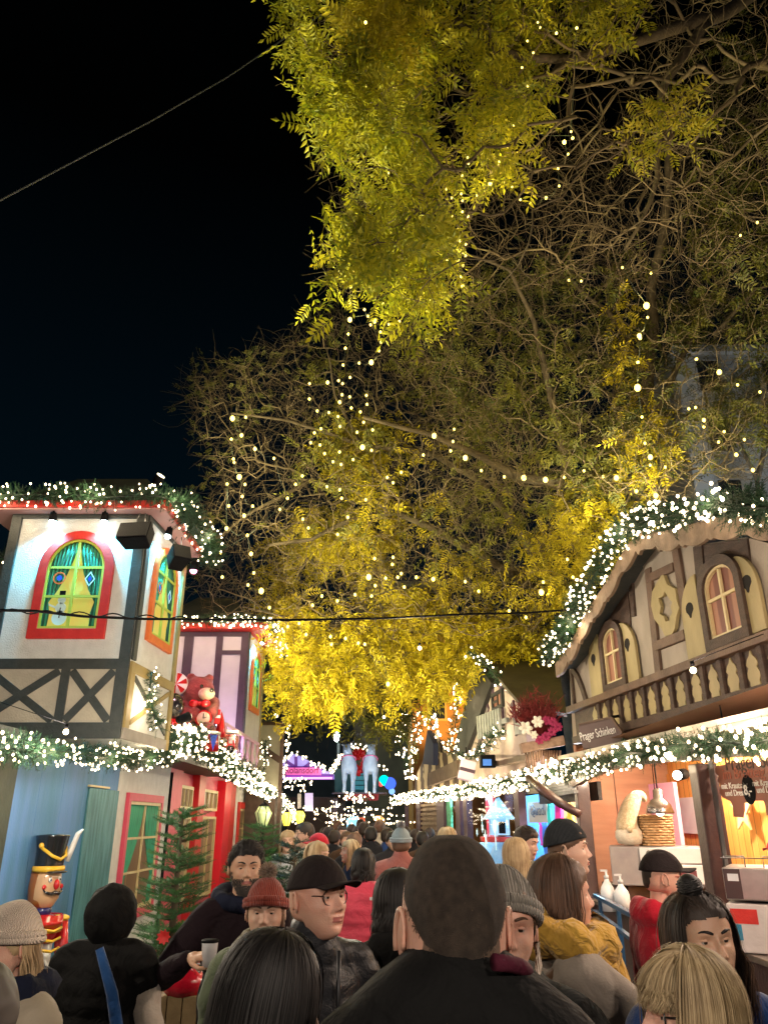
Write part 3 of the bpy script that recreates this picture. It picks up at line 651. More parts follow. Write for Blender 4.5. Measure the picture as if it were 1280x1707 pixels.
# carved ornament in the middle panel
orn = P8((688, 455), (712, 520), (758, 545), (765, 600), (780, 650), (765, 700), (755, 770), (740, 800), (700, 812), (682, 770), (640, 715), (622, 640), (628, 560), (660, 500))
cx_, cy_ = sum(p[0] for p in orn) / 14, sum(p[1] for p in orn) / 14
inn_ = [(cx_ + (x - cx_) * k, cy_ + (y - cy_) * k) for (x, y), k in zip(orn, [.45, .55, .4, .6, .35, .6, .45, .5, .5, .45, .55, .35, .55, .4])]
MB().ring(RF, [RF.sz(*p, .05) for p in orn], [RF.sz(*p, .05) for p in inn_], .01, .05).build('carved_ornament', M_shut, hh, bevel=.003)
# balcony rail
rl = thing('balcony_rail', 'brown balcony rail with a row of carved pale cutout boards under the yellow shutters', 'balcony rail', RF.pt(1, 2.9))
RB = Plane((2.60, 10.62), (3.20, 6.22)); 
a = RB.sz(955, 1197); ext = 6.2
def bz(zx, zy): return RB.sz(*Z8(zx, zy))
zt0 = (bz(300, 1180)[1] + bz(1200, 830)[1]) / 2 + .02; ul = bz(185, 1230)[0]
ztop, zbt = zt0, zt0 - .085
zl0, zl1 = (bz(520, 1300)[1] + bz(1200, 1100)[1]) / 2, (bz(520, 1345)[1] + bz(1200, 1170)[1]) / 2
MB().rect(RB, ul, ext, zbt, ztop, -.02, .10).build('handrail', M_rlight, rl, bevel=.006)
MB().rect(RB, ul + .1, ext, zl1, zl0, 0, .09).build('lower_rail', M_rbrown, rl, bevel=.006)
MB().rect(RB, ul + .1, ext, zl0, zbt, -.02, .02).build('backing_board', M_rbrown, rl)
xs = [325, 390, 450, 515, 580, 650, 725, 805, 895, 990, 1095, 1215, 1345]; ys = [1285, 1262, 1240, 1222, 1205, 1180, 1155, 1130, 1105, 1070, 1040, 1005, 975]
us_ = [bz(x, y)[0] for x, y in zip(xs, ys)]; st = (us_[-2] - us_[0]) / 11
zc = (zl0 + zbt) / 2; hh_ = (zbt - zl0) / 2
for k in range(14):
    u = us_[0] + st * k
    prof = [(.02, 1.0), (.25, .72), (.62, .55), (.92, .25), (.62, .05), (.9, -.2), (1.0, -.45), (.7, -.72), (.75, -.96)]
    hw = min(st * .30, .11)
    P = [(u + hw * w_, zc + hh_ * h_ * .93) for w_, h_ in prof] + [(u - hw * w_, zc + hh_ * h_ * .93) for w_, h_ in prof[::-1]]
    MB().slab(RB, P, .02, .032).build('cutout_board', M_shut, rl)
    o_ = [(u + (x - u) * 1.28, zc + (z - zc) * 1.0) for x, z in P]
    MB().rect(RB, u + st / 2 - .035, u + st / 2 + .035, zl0, zbt, .02, .055).build('baluster', M_rbrown, rl, bevel=.006)
# scalloped bargeboard and roof
BB = Plane((2.35, 10.75), (2.95, 6.1))
edge = [(95, 1010), (180, 900), (240, 780), (310, 660), (380, 560), (450, 430), (520, 330), (590, 262), (680, 280), (800, 255), (960, 215), (1100, 190), (1280, 200), (1450, 240)]
E_ = resample([Vector((*BB.sz(*Z8(*p)), 0)) for p in edge], .05)
up_ = []; lo_ = []
for i, p in enumerate(E_):
    ph = (i * .05) % .46 / .46; sc = .5 + .5 * math.cos(2 * PI * ph); up_.append((p.x, p.y + .10)); lo_.append((p.x, p.y - .03 - .085 * abs(math.sin(PI * ph)) ** .6 - (.05 if ph < .1 else 0)))
b = MB(); n = len(up_)
for i in range(n - 1): b.slab(BB, [lo_[i], lo_[i + 1], up_[i + 1], up_[i]], -.02, .02)
b.build('bargeboard', M_scal, hh)
b = MB()
for i in range(n - 1):
    p, q = BB.pt(*up_[i], -.02), BB.pt(*up_[i + 1], -.02); r1, r2 = BB.pt(up_[i][0], up_[i][1] + .05, -2.6), BB.pt(up_[i + 1][0], up_[i + 1][1] + .05, -2.6)
    dz = Vector((0, 0, -.06)); b.add([p, q, r2, r1, p + dz, q + dz, r2 + dz, r1 + dz], [(0, 1, 2, 3), (7, 6, 5, 4), (0, 4, 5, 1), (2, 6, 7, 3)])
b.build('roof', M_roof, hh)
gp = [Vector(BB.pt(*up_[i], .12)) + Vector((0, 0, .1)) for i in range(0, n, 4)]
garland('very thick lit fir garland over the curved roof edge of the ham stall', gp, .20, 420, 95, light=4, br=.014)

# ---- canopy, posts and stall
RS = Plane((2.40, 9.95), (2.58, 6.3))
st_ = thing('food_stall', 'open ham stall below the carved balcony with maroon posts and pine boarded inside', 'food stall', (3.2, 7.5, 0))
def post(p, q, w, m=M_maroon, name='post', d=.0):
    A = RS.hit(*p, d); B = RS.hit(*q, d); x = (A.x + B.x) / 2; y = (A.y + B.y) / 2
    return MB().box((x, y, A.z / 2 + .0), (w, w, A.z)).build(name, m, st_, bevel=.008)
post((968, 1300), (984, 1480), .15); post((1166, 1275), (1205, 1480), .17)
MB().box((RS.hit(1184, 1275).x, RS.hit(1184, 1275).y, 1.15), (.03, .03, 2.2)).build('door_track', M_metal, st_)
ev = RS.sz(1280, 1200)[0] + 2.2
# arched valance boards
def valance(pts, thick, m, o0, o1, nm='valance', pl=RS):
    P = [Vector(pl.sz(*p)) for p in pts]; b = MB()
    for p, q in zip(P, P[1:]): b.slab(pl, [(p.x, p.y), (q.x, q.y), (q.x, q.y + thick), (p.x, p.y + thick)], o0, o1)
    return b.build(nm, m, st_)
valance([(958, 1318), (990, 1298), (1030, 1283), (1080, 1275), (1130, 1270), (1180, 1268), (1230, 1263), (1300, 1258), (1380, 1250)], .085, M_maroon, .02, .09)
valance([(950, 1318), (962, 1300), (1010, 1278), (1080, 1262), (1160, 1256), (1300, 1238), (1380, 1230)], .13, M_beige, -.02, .015, 'canopy_board')
# canopy soffit (beige boards) and roof
cz = 2.42
MB().add([(2.2, 10.1, cz + .1), (2.35, 4.6, cz - .02), (3.3, 4.6, cz + .14), (3.3, 10.3, cz + .2), (2.2, 10.1, cz + .14), (2.35, 4.6, cz + .02), (3.3, 4.6, cz + .18), (3.3, 10.3, cz + .24)], [(0, 1, 2, 3), (7, 6, 5, 4), (0, 4, 5, 1), (1, 5, 6, 2), (2, 6, 7, 3), (3, 7, 4, 0)]).build('canopy', M_beige, st_)
# room: end wall, back wall, ceiling, floor
EW = Plane((2.5, 10.35), (3.95, 11.2)); BW = Plane((3.95, 11.2), (4.35, 5.2))
M_ply = mat('reddish_plywood', (.36, .18, .11), .5, (.46, .25, .16), 1.5, .15, 30, stretch=(.6, .6, 7))
M_pine = planks('pine_planks', (.70, .30, .06), (.85, .45, .12), .13)
e = MB().rect(EW, 0, 2.2, .02, 2.72, -.05, 0).build('end_wall', M_ply, st_)
jb = MB().rect(EW, .62, .632, .02, 2.7, 0, .004).build('panel_joint', M_maroon, st_)
MB().rect(BW, 0, 6.2, .02, 2.75, -.05, 0).build('back_wall', M_pine, st_)
MB().rect(BW, 0, 6.2, 2.30, 2.40, .001, .03).build('trim_board', M_pine, st_)
MB().add([(2.5, 10.3, 2.66), (2.6, 5.2, 2.66), (4.4, 5.2, 2.66), (4.05, 11.3, 2.66)], [(0, 1, 2, 3)]).build('ceiling', M_ply, st_)
# counter
ct = thing('serving_counter', 'long steel topped serving counter of the ham stall', 'counter', (2.6, 7.3, 0))
CT = Plane((2.38, 9.9), (2.50, 4.2))
MB().rect(CT, 0.05, 5.6, .02, .93, -.5, -.02).build('cabinet', M_maroon, ct); MB().rect(CT, 0, 5.65, .935, .975, -.62, .03).build('counter_top', mat('counter_steel', (.30, .24, .20), .3, (.22, .18, .15), 12, metal=.6), ct, bevel=.004)
# price glass/steel panels at the right edge
def box_thing(name, label, cat, pxs, Y, depth, m, parts=None, group=None, bev=.006):
    """upright box whose front outline is traced in pixels at depth Y"""
    P = [at(x, y, Y) for x, y in pxs]; c = sum(P, Vector()) / len(P)
    t = thing(name, label, cat, (c.x, Y + depth / 2, min(p.z for p in P)), group=group)
    n = len(P); V = P + [p + Vector((0, depth, 0)) for p in P]
    MB().add(V, [tuple(range(n))] + [tuple(range(n, 2 * n))[::-1]] + [(i, n + i, n + (i + 1) % n, (i + 1) % n) for i in range(n)]).build('body', m, t, bevel=bev)
    return t
M_encl = mat('white_enamel', (.72, .72, .74), .35, (.66, .66, .68), 6)
M_steel = mat('brushed_steel', (.55, .50, .48), .3, (.48, .44, .42), 18, metal=.8)
C5 = Plane((2.95, 6.3), (3.6, 5.9))
ov_ = C5
def qbox(name, label, cat, p0, p1, z0, z1, depth, m, group=None):
    """box with its front on the line p0-p1 (left to right as seen)"""
    pl = Plane(p0, p1); L = (Vector(p1) - Vector(p0)).length
    t = thing(name, label, cat, pl.pt(L / 2, z0, -depth / 2), group=group)
    MB().rect(pl, 0, L, z0, z1, -depth, 0).build('body', m, t, bevel=.01)
    return t, pl, L
# back work bench inside the stall under the oven
t, pl, L = qbox('work_bench', 'dark work bench along the end wall under the white oven', 'bench', (2.75, 9.55), (3.95, 9.75), .02, 1.12, .7, M_maroon)
# oven  (px 1015..1178, y 1410..1500)
def ux(pl, px, py): return pl.sz(px, py)
OV = Plane((2.72, 9.45), (3.6, 9.2))
t = thing('oven', 'white and grey convection oven with small blue badge, under the wicker basket', 'oven', OV.pt(.5, 1.12))
o0 = ux(OV, 1018, 1440); o1 = ux(OV, 1068, 1440); o2 = ux(OV, 1178, 1440); zo = ux(OV, 1100, 1412)[1]; zo2 = ux(OV, 1110, 1441)[1]
MB().rect(OV, o0[0], o2[0], 1.13, zo, -.6, 0).build('body', mat('grey_enamel', (.30, .27, .27), .4, (.25, .22, .23), 8), t, bevel=.012)
MB().rect(OV, o1[0], o2[0] - .01, zo2 + .01, zo - .01, 0, .03).build('control_panel', M_encl, t, bevel=.004)
MB().rect(OV, o2[0] - .42, o2[0] - .34, zo2 + .05, zo2 + .08, .03, .034).build('badge', mat('badge_blue', (.02, .1, .6), .4), t)
d = MB().rect(OV, o1[0] + .02, o2[0] - .01, 1.16, zo2 - .005, 0, .04).build('door', M_encl, t, bevel=.006)
MB().rect(OV, o1[0] + .16, o2[0] - .12, 1.22, zo2 - .06, .04, .045).build('door_glass', mat('oven_glass', (.16, .05, .06), .1), d)
MB().tube([OV.pt(o1[0] + .1, zo2 + .11, .03), OV.pt(o1[0] + .1, zo2 + .11, .055)], .03, 12).build('knob', M_metal, t)
MB().tube([OV.pt(o1[0] + .24, zo2 + .11, .03), OV.pt(o1[0] + .24, zo2 + .11, .05)], .02, 12).build('knob', M_black, t)
# wicker basket on the oven
bz0 = zo + .005
b0 = ux(OV, 1068, 1405); b1 = ux(OV, 1124, 1405); zbt = ux(OV, 1100, 1358)[1]
M_wick = mat('wicker', (.52, .33, .17), .7, (.34, .20, .09), 25, .3)
cu = (b0[0] + b1[0]) / 2; cpt = OV.pt(cu, bz0, -.2); w_ = (b1[0] - b0[0]) / 2
t = thing('wicker_basket', 'square wicker basket standing on the oven', 'basket', cpt)
bk = MB(); N = 56; Hh = zbt - bz0; rows = 12
for r_ in range(rows):
    z = bz0 + .012 + Hh * r_ / rows; pts = []
    for k in range(N + 1):
        a = 2 * PI * k / N; q = (abs(math.cos(a)) ** 5 + abs(math.sin(a)) ** 5) ** (-1 / 5); rr = w_ * (.96 + .05 * r_ / rows) + .007 * math.sin(k * PI / 2 + r_ * PI)
        pts.append(cpt + Vector((math.cos(a) * q * rr, math.sin(a) * q * rr * .8, z - bz0)))
    bk.tube(pts, .013, 5, cap=False)
bk.build('weave', M_wick, t)
MB().box(cpt + Vector((0, 0, Hh / 2)), (w_ * 1.8, w_ * 1.4, Hh * .96)).build('lining', mat('dark_wicker', (.16, .09, .04), .8), t)
# fabric gnome hat / bread like figure left of the basket
g0 = OV.pt(ux(OV, 1050, 1405)[0] , bz0, -.12)
t = thing('plush_gnome', 'knitted beige gnome with a long bent cap, leaning left of the basket', 'gnome', g0)
M_plush = mat('beige_plush', (.60, .48, .32), .9, (.45, .34, .20), 30, .8, 60, sheen=.5)
MB().lathe(g0, [(.02, 0), (.13, .02), (.155, .09), (.15, .15), (.11, .2), (.03, .22)], 20).build('body', mat('cream_cloth', (.66, .60, .50), .9, (.58, .5, .4), 20, .5), t)
cp = MB(); cp.tube([g0 + Vector(v) for v in ((0, 0, .12), (-.02, 0, .24), (.03, 0, .38), (.10, 0, .50), (.17, 0, .56), (.22, 0, .54), (.235, 0, .46))], [.165, .15, .12, .09, .07, .055, .02], 14); cp.build('cap', M_plush, t, sub=1)
MB().ell(g0 + Vector((-.03, -.15, .17)), .035, 10, 8).build('nose', M_plush, t)
# heat lamp
hl = OV.pt(ux(OV, 1098, 1345)[0], 0, .1); zl = ux(OV, 1098, 1357)[1]
t = thing('heat_lamp', 'hanging steel dome heat lamp in front of the basket', 'lamp', (hl.x, hl.y, zl))
MB().lathe((hl.x, hl.y, zl), [(.15, 0), (.155, .01), (.13, .09), (.09, .14), (.055, .16), (.05, .25), (.02, .27)], 24).build('lamp_shade', mat('gunmetal', (.30, .28, .28), .25, metal=1), t)
MB().tube([(hl.x, hl.y, zl + .26), (hl.x + .01, hl.y, 2.68)], .008, 6).tube([(hl.x - .03, hl.y, zl + .26), (hl.x - .01, hl.y, 2.68)], .005, 6).build('cord', M_black, t)
MB().ell((hl.x, hl.y, zl + .02), .05, 12, 8).build('bulb', emat('heat_bulb', (1, .75, .45), 6), t)
# bottles
def bottle(px, Y, z, h, r, label, spray=True):
    a_, b_ = ray(px, 1500); p = Vector((a_ * Y, Y, z))
    t = thing('spray_bottle' if spray else 'plastic_jug', label, 'bottle', p, group='bottles on the ham stall counter')
    MB().lathe(p, [(r, 0), (r, h * .5), (r * .85, h * .62), (r * .35, h * .78), (r * .3, h * .84)], 16).build('body', M_encl, t)
    MB().lathe(p + Vector((0, 0, h * .84)), [(r * .36, 0), (r * .36, .03), (r * .15, .035), (r * .15, .07)], 10).box(p + Vector((-.02, 0, h * .84 + .075)), (.07, .018, .018)).build('cap', mat('grey_cap', (.5, .5, .52), .5), t)
bottle(1014, 8.4, .98, .34, .07, 'white pump bottle at the left end of the stall counter'); bottle(1037, 8.3, .98, .30, .075, 'second white bottle beside the pump bottle on the counter')
# paper sheet and candy striped towel on back wall
t = thing('paper_sheet', 'white paper sheets hanging on the pine wall beside the post', 'paper', BW.hit(1150, 1360, .05))
u0, z0 = BW.sz(1138, 1390, .05); u1, z1_ = BW.sz(1158, 1329, .05)
MB().rect(BW, u0, u1, z0, z1_, .03, .045).build('sheet', M_encl, t, bevel=.004)
m_st = mat('candy_stripe', (.75, .03, .05), .6, (.8, .78, .75), 14, kind='wave', lo=.48, hi=.52)
u2 = BW.sz(1166, 1370, .05)[0]; MB().rect(BW, u1 + .01, u2 + .05, z0 + .05, z1_ - .12, .02, .03).build('striped_towel', m_st, t)
# paper star, white ham leg on a holder
def star(px, py, R, m, label, pl=BW, o=.1):
    u, z = pl.sz(px, py, o); P = [(u + (R if k % 2 == 0 else R * .42) * math.sin(k * PI / 5), z + (R if k % 2 == 0 else R * .42) * math.cos(k * PI / 5)) for k in range(10)]
    b = MB().slab(pl, P, o, o + .02).build('paper_star', m, None, label=label, cat='star')
star(1238, 1352, .24, mat('gold_paper', (.75, .62, .32), .5), 'cream paper star on the pine back wall below the menu board')
# menu board
MP = Plane((2.72, 6.1), (3.05, 5.2))
mb_ = thing('menu_board', 'brown cloud shaped menu board with white lettering hanging at the right edge', 'menu board', MP.hit(1240, 1300))
zz4 = lambda x, y: (1090 + x * .1874, 1240 + y * .1874)
pts4 = [zz4(*p) for p in ((540, 200), (545, 260), (575, 290), (565, 330), (590, 370), (580, 430), (610, 480), (680, 515), (700, 560), (705, 650), (790, 660), (800, 590), (800, 530), (880, 508), (975, 510), (990, 560), (1000, 640), (1120, 640), (1300, 560), (1300, 120), (700, 175))]
M_menu = mat('menu_brown', (.20, .075, .05), .35, (.24, .09, .06), 3)
MB().pslab(MP, pts4, -.01, .0).build('board', M_menu, mb_)
def mtext(s, zx, zy, size, m, par=mb_, sx=.8, pl=MP, **k):
    u, z = pl.sz(*zz4(zx, zy)); return text('lettering', s, pl, u, z, .001, size, m, par, sx=sx, **k)
M_wtxt = mat('white_lettering', (.8, .78, .74), .5); M_dtxt = mat('dark_lettering', (.04, .02, .015), .5); M_rtxt = mat('rust_lettering', (.35, .09, .05), .5)
mtext('Prager Schinken', 640, 240, .15, M_dtxt); mtext('im Brotteig mit Treber', 620, 320, .115, M_rtxt); mtext('mit Krautsalat', 605, 405, .064, M_wtxt, sx=.75); mtext('und Dressing', 640, 468, .064, M_wtxt, sx=.75)
mtext('mit Kraut', 880, 380, .064, M_wtxt, sx=.75); mtext('und Dip', 920, 440, .064, M_wtxt, sx=.75)
u, z = MP.sz(*zz4(845, 410)); MB().slab(MP, [(u + .062 * math.cos(t * PI / 10), z + .105 * math.sin(t * PI / 10)) for t in range(20)], .0, .005).build('price_disc', M_black, mb_)
text('lettering', '8,-', MP, u - .045, z - .035, .006, .1, M_wtxt, mb_, sx=.75)
MB().tube([MP.pt(MP.sz(1215, 1270)[0], MP.sz(1215, 1275)[1], -.005), MP.pt(MP.sz(1215, 1275)[0], 2.66, -.005)], .006, 5).build('cord', M_black, mb_)
# glass guard / cooler boxes at the right edge on the counter
QB = Plane((2.62, 5.75), (3.35, 5.35))
t = thing('steel_food_cabinet', 'grey steel food cabinet with wire rack on top at the right edge of the stall', 'cabinet', QB.pt(.3, 1.3))
za_, zb_2 = QB.sz(1240, 1447)[1], QB.sz(1240, 1502)[1]; uq0 = QB.sz(1203, 1450)[0]; uq1 = QB.sz(1232, 1450)[0]
MB().rect(QB, uq0, uq0 + 1.3, zb_2, za_, -.5, 0).build('body', M_steel, t, bevel=.01)
MB().rect(QB, uq0 + .005, uq1, zb_2 + .01, za_ - .01, 0, .006).build('side_panel', mat('dark_steel', (.10, .07, .07), .3, metal=.5), t)
MB().rect(QB, uq0 + .03, uq0 + .1, zb_2 + .12, za_ - .04, .006, .009).build('sticker', M_encl, t)
rk = MB()
for k in range(3):
    a_ = uq0 + .02 + k * .25; rk.tube([QB.pt(a_, za_, -.05), QB.pt(a_, za_ + .07, -.05), QB.pt(a_ + .13, za_ + .07, -.05), QB.pt(a_ + .13, za_, -.05)], .005, 5)
rk.tube([QB.pt(uq0, za_ + .06, -.02), QB.pt(uq0 + 1.3, za_ + .06, -.02)], .004, 5); rk.build('wire_rack', M_metal, t)
t = thing('carton', 'white cardboard carton with red and blue patches under the steel cabinet', 'carton', QB.pt(.3, 1.0))
uc0, uc1 = QB.sz(1215, 1540)[0], QB.sz(1272, 1540)[0]
MB().rect(QB, uc0, uc0 + 1.2, .98, zb_2 - .02, -.45, .02).build('body', mat('carton_white', (.60, .54, .52), .7, (.54, .48, .46), 4, .2), t, bevel=.008)
zr = zb_2 - .05; MB().rect(QB, uc0 + .02, uc0 + .19, zr - .09, zr, .02, .023).build('red_patch', M_red, t); MB().rect(QB, uc0 + .03, uc0 + .08, zr - .19, zr - .095, .02, .023).build('blue_patch', mat('teal_blue', (.02, .22, .36), .5), t)
MB().rect(QB, uc0 + .25, uc0 + .48, zr - .2, zr - .14, .02, .022).build('print', mat('grey_print', (.40, .30, .30), .6), t)
# blue edged rail at the counter's far end
t = thing('counter_rail', 'dark blue rail at the far end of the ham stall counter', 'rail', at(1020, 1530, 8))
MB().bar(at(992, 1493, 8.6), at(1065, 1532, 6.9), .05, .04).build('top_rail', mat('navy_rail', (.02, .07, .16), .3, coat=.5), t, bevel=.004)
k = MB().bar(at(992, 1520, 8.6), at(1065, 1575, 6.9), .04, .03); k.build('lower_rail', MATS['navy_rail'], t)
for px in (1000, 1030, 1058): 
    f_ = (px - 992) / 73; Y = 8.6 - 1.7 * f_; p = at(px, 1498 + 33 * f_, Y); MB().bar(p, (p.x, p.y, .1), .035).build('upright', MATS['navy_rail'], t)
# stall lamps
def cage_lamp(p, e, c, par, m, tgt=None):
    MB().ell(p, .045, 12, 8).build('bulb', m, par); lamp('POINT', Vector(p) + Vector((-.02, -.1, -.06)), e, c, .08)
wl = emat('warm_lamp', (1, .85, .6), 14)
cage_lamp((3.5, 9.3, 2.5), 75, (1, .80, .58), st_, wl); cage_lamp((3.6, 7.4, 2.5), 85, (1, .80, .58), st_, wl); cage_lamp((3.4, 6.0, 2.5), 70, (1, .80, .58), st_, wl)
sp_ = RS.hit(1130, 1293, -.25); MB().tube([sp_ + Vector((.1, .1, .02)), sp_], [.05, .05], 12).build('spotlight', M_black, st_); MB().ell(sp_ + Vector((-.01, -.01, 0)), .042, 12, 8).build('spot_lens', emat('white_lens', (1, .95, .85), 10), st_)
# canopy garland
garland('lit fir garland along the canopy edge of the ham stall', [(2.32, 4.3, 2.22), (2.32, 5.2, 2.28), (2.28, 6.4, 2.34), (2.24, 7.6, 2.36), (2.2, 8.6, 2.36), (2.15, 9.6, 2.35)], .14, 300, 44, light=3, br=.013)
garland('lit fir garland along the canopy edge of the toy shop hut', [(2.15, 9.6, 2.36), (2.12, 11, 2.38), (2.08, 12.3, 2.36), (1.85, 14.4, 2.38), (1.62, 16.4, 2.36), (1.2, 19.5, 2.38), (.75, 22.5, 2.4), (.3, 25.5, 2.4)], .17, 220, 70, light=3.5, br=.018)
# sign board
SG = Plane((2.22, 9.0), (2.75, 8.72))
sg = thing('hanging_sign', 'brown hexagonal board lettered in white at the left end of the balcony rail', 'sign', SG.hit(1000, 1225))
sp2 = [(964, 1208), (1018, 1196), (1036, 1222), (1036, 1243), (972, 1249), (965, 1218)]
MB().pslab(SG, sp2, -.12, 0).build('board', mat('sign_brown', (.10, .065, .06), .5, (.12, .08, .07), 6, .2), sg, bevel=.006)
MB().pbar(SG, (964, 1208), (1018, 1196), .02, -.13, .012).pbar(SG, (1018, 1196), (1036, 1222), .02, -.13, .0125).build('edge_trim', M_rlight, sg)
u, z = SG.sz(968, 1236); u2, z2_ = SG.sz(1030, 1222)
Mx = SG.mat(u, z, .004) @ Matrix.Rotation(math.atan2(z2_ - z, u2 - u), 4, 'Z')
text('lettering', 'Prager Schinken', SG, 0, 0, 0, .135, M_wtxt, sg, sx=.58 * (u2 - u) / .52, M=Mx)
MB().bar(SG.hit(1018, 1196, -.06), SG.hit(1018, 1196, -.06) + Vector((.35, .6, .1)), .03).build('bracket', M_black, sg)
# ================================================================ MIDDLE RIGHT HUTS
RM = Plane((1.55, 17.0), (2.40, 10.3))
Z2 = lambda zx, zy: (640 + zx * .25, 1070 + zy * .25)
def P2(*p): return [Z2(*q) for q in p]
def glow(name, c, es, c0=None, **k): return mat(name, c0 or c, .6, em=c, es=es, **k)
h2 = thing('gabled_hut', 'toy shop hut with black gable boards, grey slatted rail and cool lit display window', 'market hut', (2.8, 14, 0))
M_pwhite = mat('pinkish_white_board', (.44, .35, .32), .7, (.36, .28, .26), 4, .2, 40)
M_charc = mat('charcoal_board', (.009, .009, .011), .7, (.015, .015, .018), 8, .3)
M_slat = mat('grey_slats', (.22, .23, .24), .6, (.16, .17, .18), 10, .3)
MB().pslab(RM, P2((545, 725), (720, 270), (930, 420), (960, 760), (545, 800)), -.15, 0).build('wall', M_pwhite, h2)
MB().pslab(RM, P2((455, 750), (598, 185), (640, 170), (715, 275), (545, 735)), -.1, .09).build('gable_board', M_charc, h2)
for p, q, w_ in (((718, 290), (722, 560), .10), ((770, 300), (790, 560), .08), ((690, 430), (620, 720), .12), ((850, 400), (880, 620), .14), ((640, 470), (650, 660), .1)):
    MB().pbar(RM, Z2(*p), Z2(*q), w_, 0, .03).build('timber', M_plum, h2)
u0, z0 = RM.sz(*Z2(735, 470)); u1, z1_ = RM.sz(*Z2(800, 310))
wv = MB().ring(RM, [(u0, z0), (u1, z0), (u1, z1_), (u0, z1_)], [(u0 + .06, z0 + .06), (u1 - .06, z0 + .06), (u1 - .06, z1_ - .06), (u0 + .06, z1_ - .06)], .0, .05).build('window', M_charc, h2)
MB().rect(RM, u0 + .06, u1 - .06, z0 + .06, z1_ - .06, .001, .01).build('pane', M_curt2, wv); c = (u0 + u1) / 2
MB().rect(RM, c - .02, c + .02, z0 + .06, z1_ - .06, .012, .035).rect(RM, u0 + .06, c - .02, (z0 + z1_) / 2 - .02, (z0 + z1_) / 2 + .02, .012, .033).build('glazing_bar', M_charc, wv)
for k in range(9):
    x = 665 + k * 18; y0 = 500 - k * 7; u, zt_ = RM.sz(*Z2(x, y0)); _, zb_ = RM.sz(*Z2(x + 10, y0 + 150))
    MB().rect(RM, u - .05, u + .05, zb_, zt_, .10, .13).build('rail_slat', M_slat, h2)
MB().pbar(RM, Z2(660, 580), Z2(815, 520), .07, .05, .099).build('rail', M_slat, h2)
MB().pslab(RM, P2((870, 545), (935, 530), (965, 610), (870, 620)), .0, .04).build('shutter', M_slat, h2)
# roof behind the gable
A = RM.hit(*Z2(560, 60)); rp = [at(795, 1089, 15.5), at(912, 1089, 15.5), at(925, 1150, 12.2), at(868, 1150, 12.2)]
MB().add([at(795, 1089, 15.5), at(925, 1089, 15.5), at(945, 1190, 11.4), at(870, 1175, 11.6), at(795, 1095, 15.7), at(925, 1095, 15.7), at(945, 1196, 11.6), at(870, 1181, 11.8)], [(0, 1, 2, 3), (7, 6, 5, 4), (0, 4, 5, 1), (1, 5, 6, 2), (2, 6, 7, 3), (3, 7, 4, 0)]).build('roof', mat('brown_roof', (.06, .05, .03), .8, (.09, .075, .04), 3, .4), h2)
def gpix(label, pts, Y, rad, per, nb, **k): garland(label, [at(x, y, Y if not hasattr(Y, '__call__') else Y(x)) for x, y in pts], rad, per, nb, **k)
gpix('lit garland hanging down the left edge of the black gable', [(782, 1089), (768, 1130), (762, 1180), (757, 1215), (748, 1245)], 15.4, .15, 190, 42, light=1.5, br=.016)
gpix('lit garland down the right roof edge of the gabled hut', [(784, 1089), (812, 1112), (833, 1138), (858, 1162), (885, 1188), (900, 1212)], 13.4, .14, 190, 42, light=1.5, br=.015)
gpix('lit bunched garland on the grey slatted rail', [(795, 1262), (818, 1234), (840, 1214), (856, 1232), (868, 1256)], 13.2, .17, 240, 42, light=1.2, br=.014)
gpix('lit garland from the gabled hut down to its canopy', [(748, 1250), (770, 1262), (800, 1258), (830, 1262)], 14.6, .12, 160, 34, br=.016)
# ledge board under the rail
MB().pslab(RM, P2((740, 800), (1010, 735), (1010, 770), (740, 835)), .1, .2).build('ledge', M_rlight, h2); MB().pslab(RM, P2((545, 740), (1010, 760), (1010, 900), (545, 950)), -.15, .0).build('lower_wall', M_pwhite, h2)
# black floodlight and gift lantern
t = thing('floodlight', 'black floodlight clamped on the ledge under the grey slatted rail', 'floodlight', RM.hit(*Z2(690, 800), .3))
q = RM.hit(*Z2(690, 800), .35); MB().box(q, (.24, .2, .2)).build('housing', M_black, t, bevel=.01); MB().box(q + Vector((-.02, -.105, -.02)), (.14, .01, .1)).build('glass', mat('blue_glass', (.05, .15, .4), .15, em=(.1, .3, .9), es=.3), t); MB().tube([q, q + Vector((.25, .1, 0))], .02, 6).build('arm', M_black, t)
t = thing('gift_lantern', 'pale pink gift shaped lantern hanging above the display window', 'lantern', RM.hit(778, 1300, .45))
q = RM.hit(778, 1285, .45); MB().box(q, (.26, .26, .34), Matrix.Rotation(.25, 3, 'Y')).build('box', mat('pink_lantern', (.62, .45, .52), .5, em=(.8, .5, .7), es=.12), t, bevel=.02); MB().box(q, (.268, .27, .06), Matrix.Rotation(.25, 3, 'Y')).build('ribbon', M_plum, t); MB().tube([q, q + Vector((0, 0, .4))], .008, 5).build('cord', M_black, t)
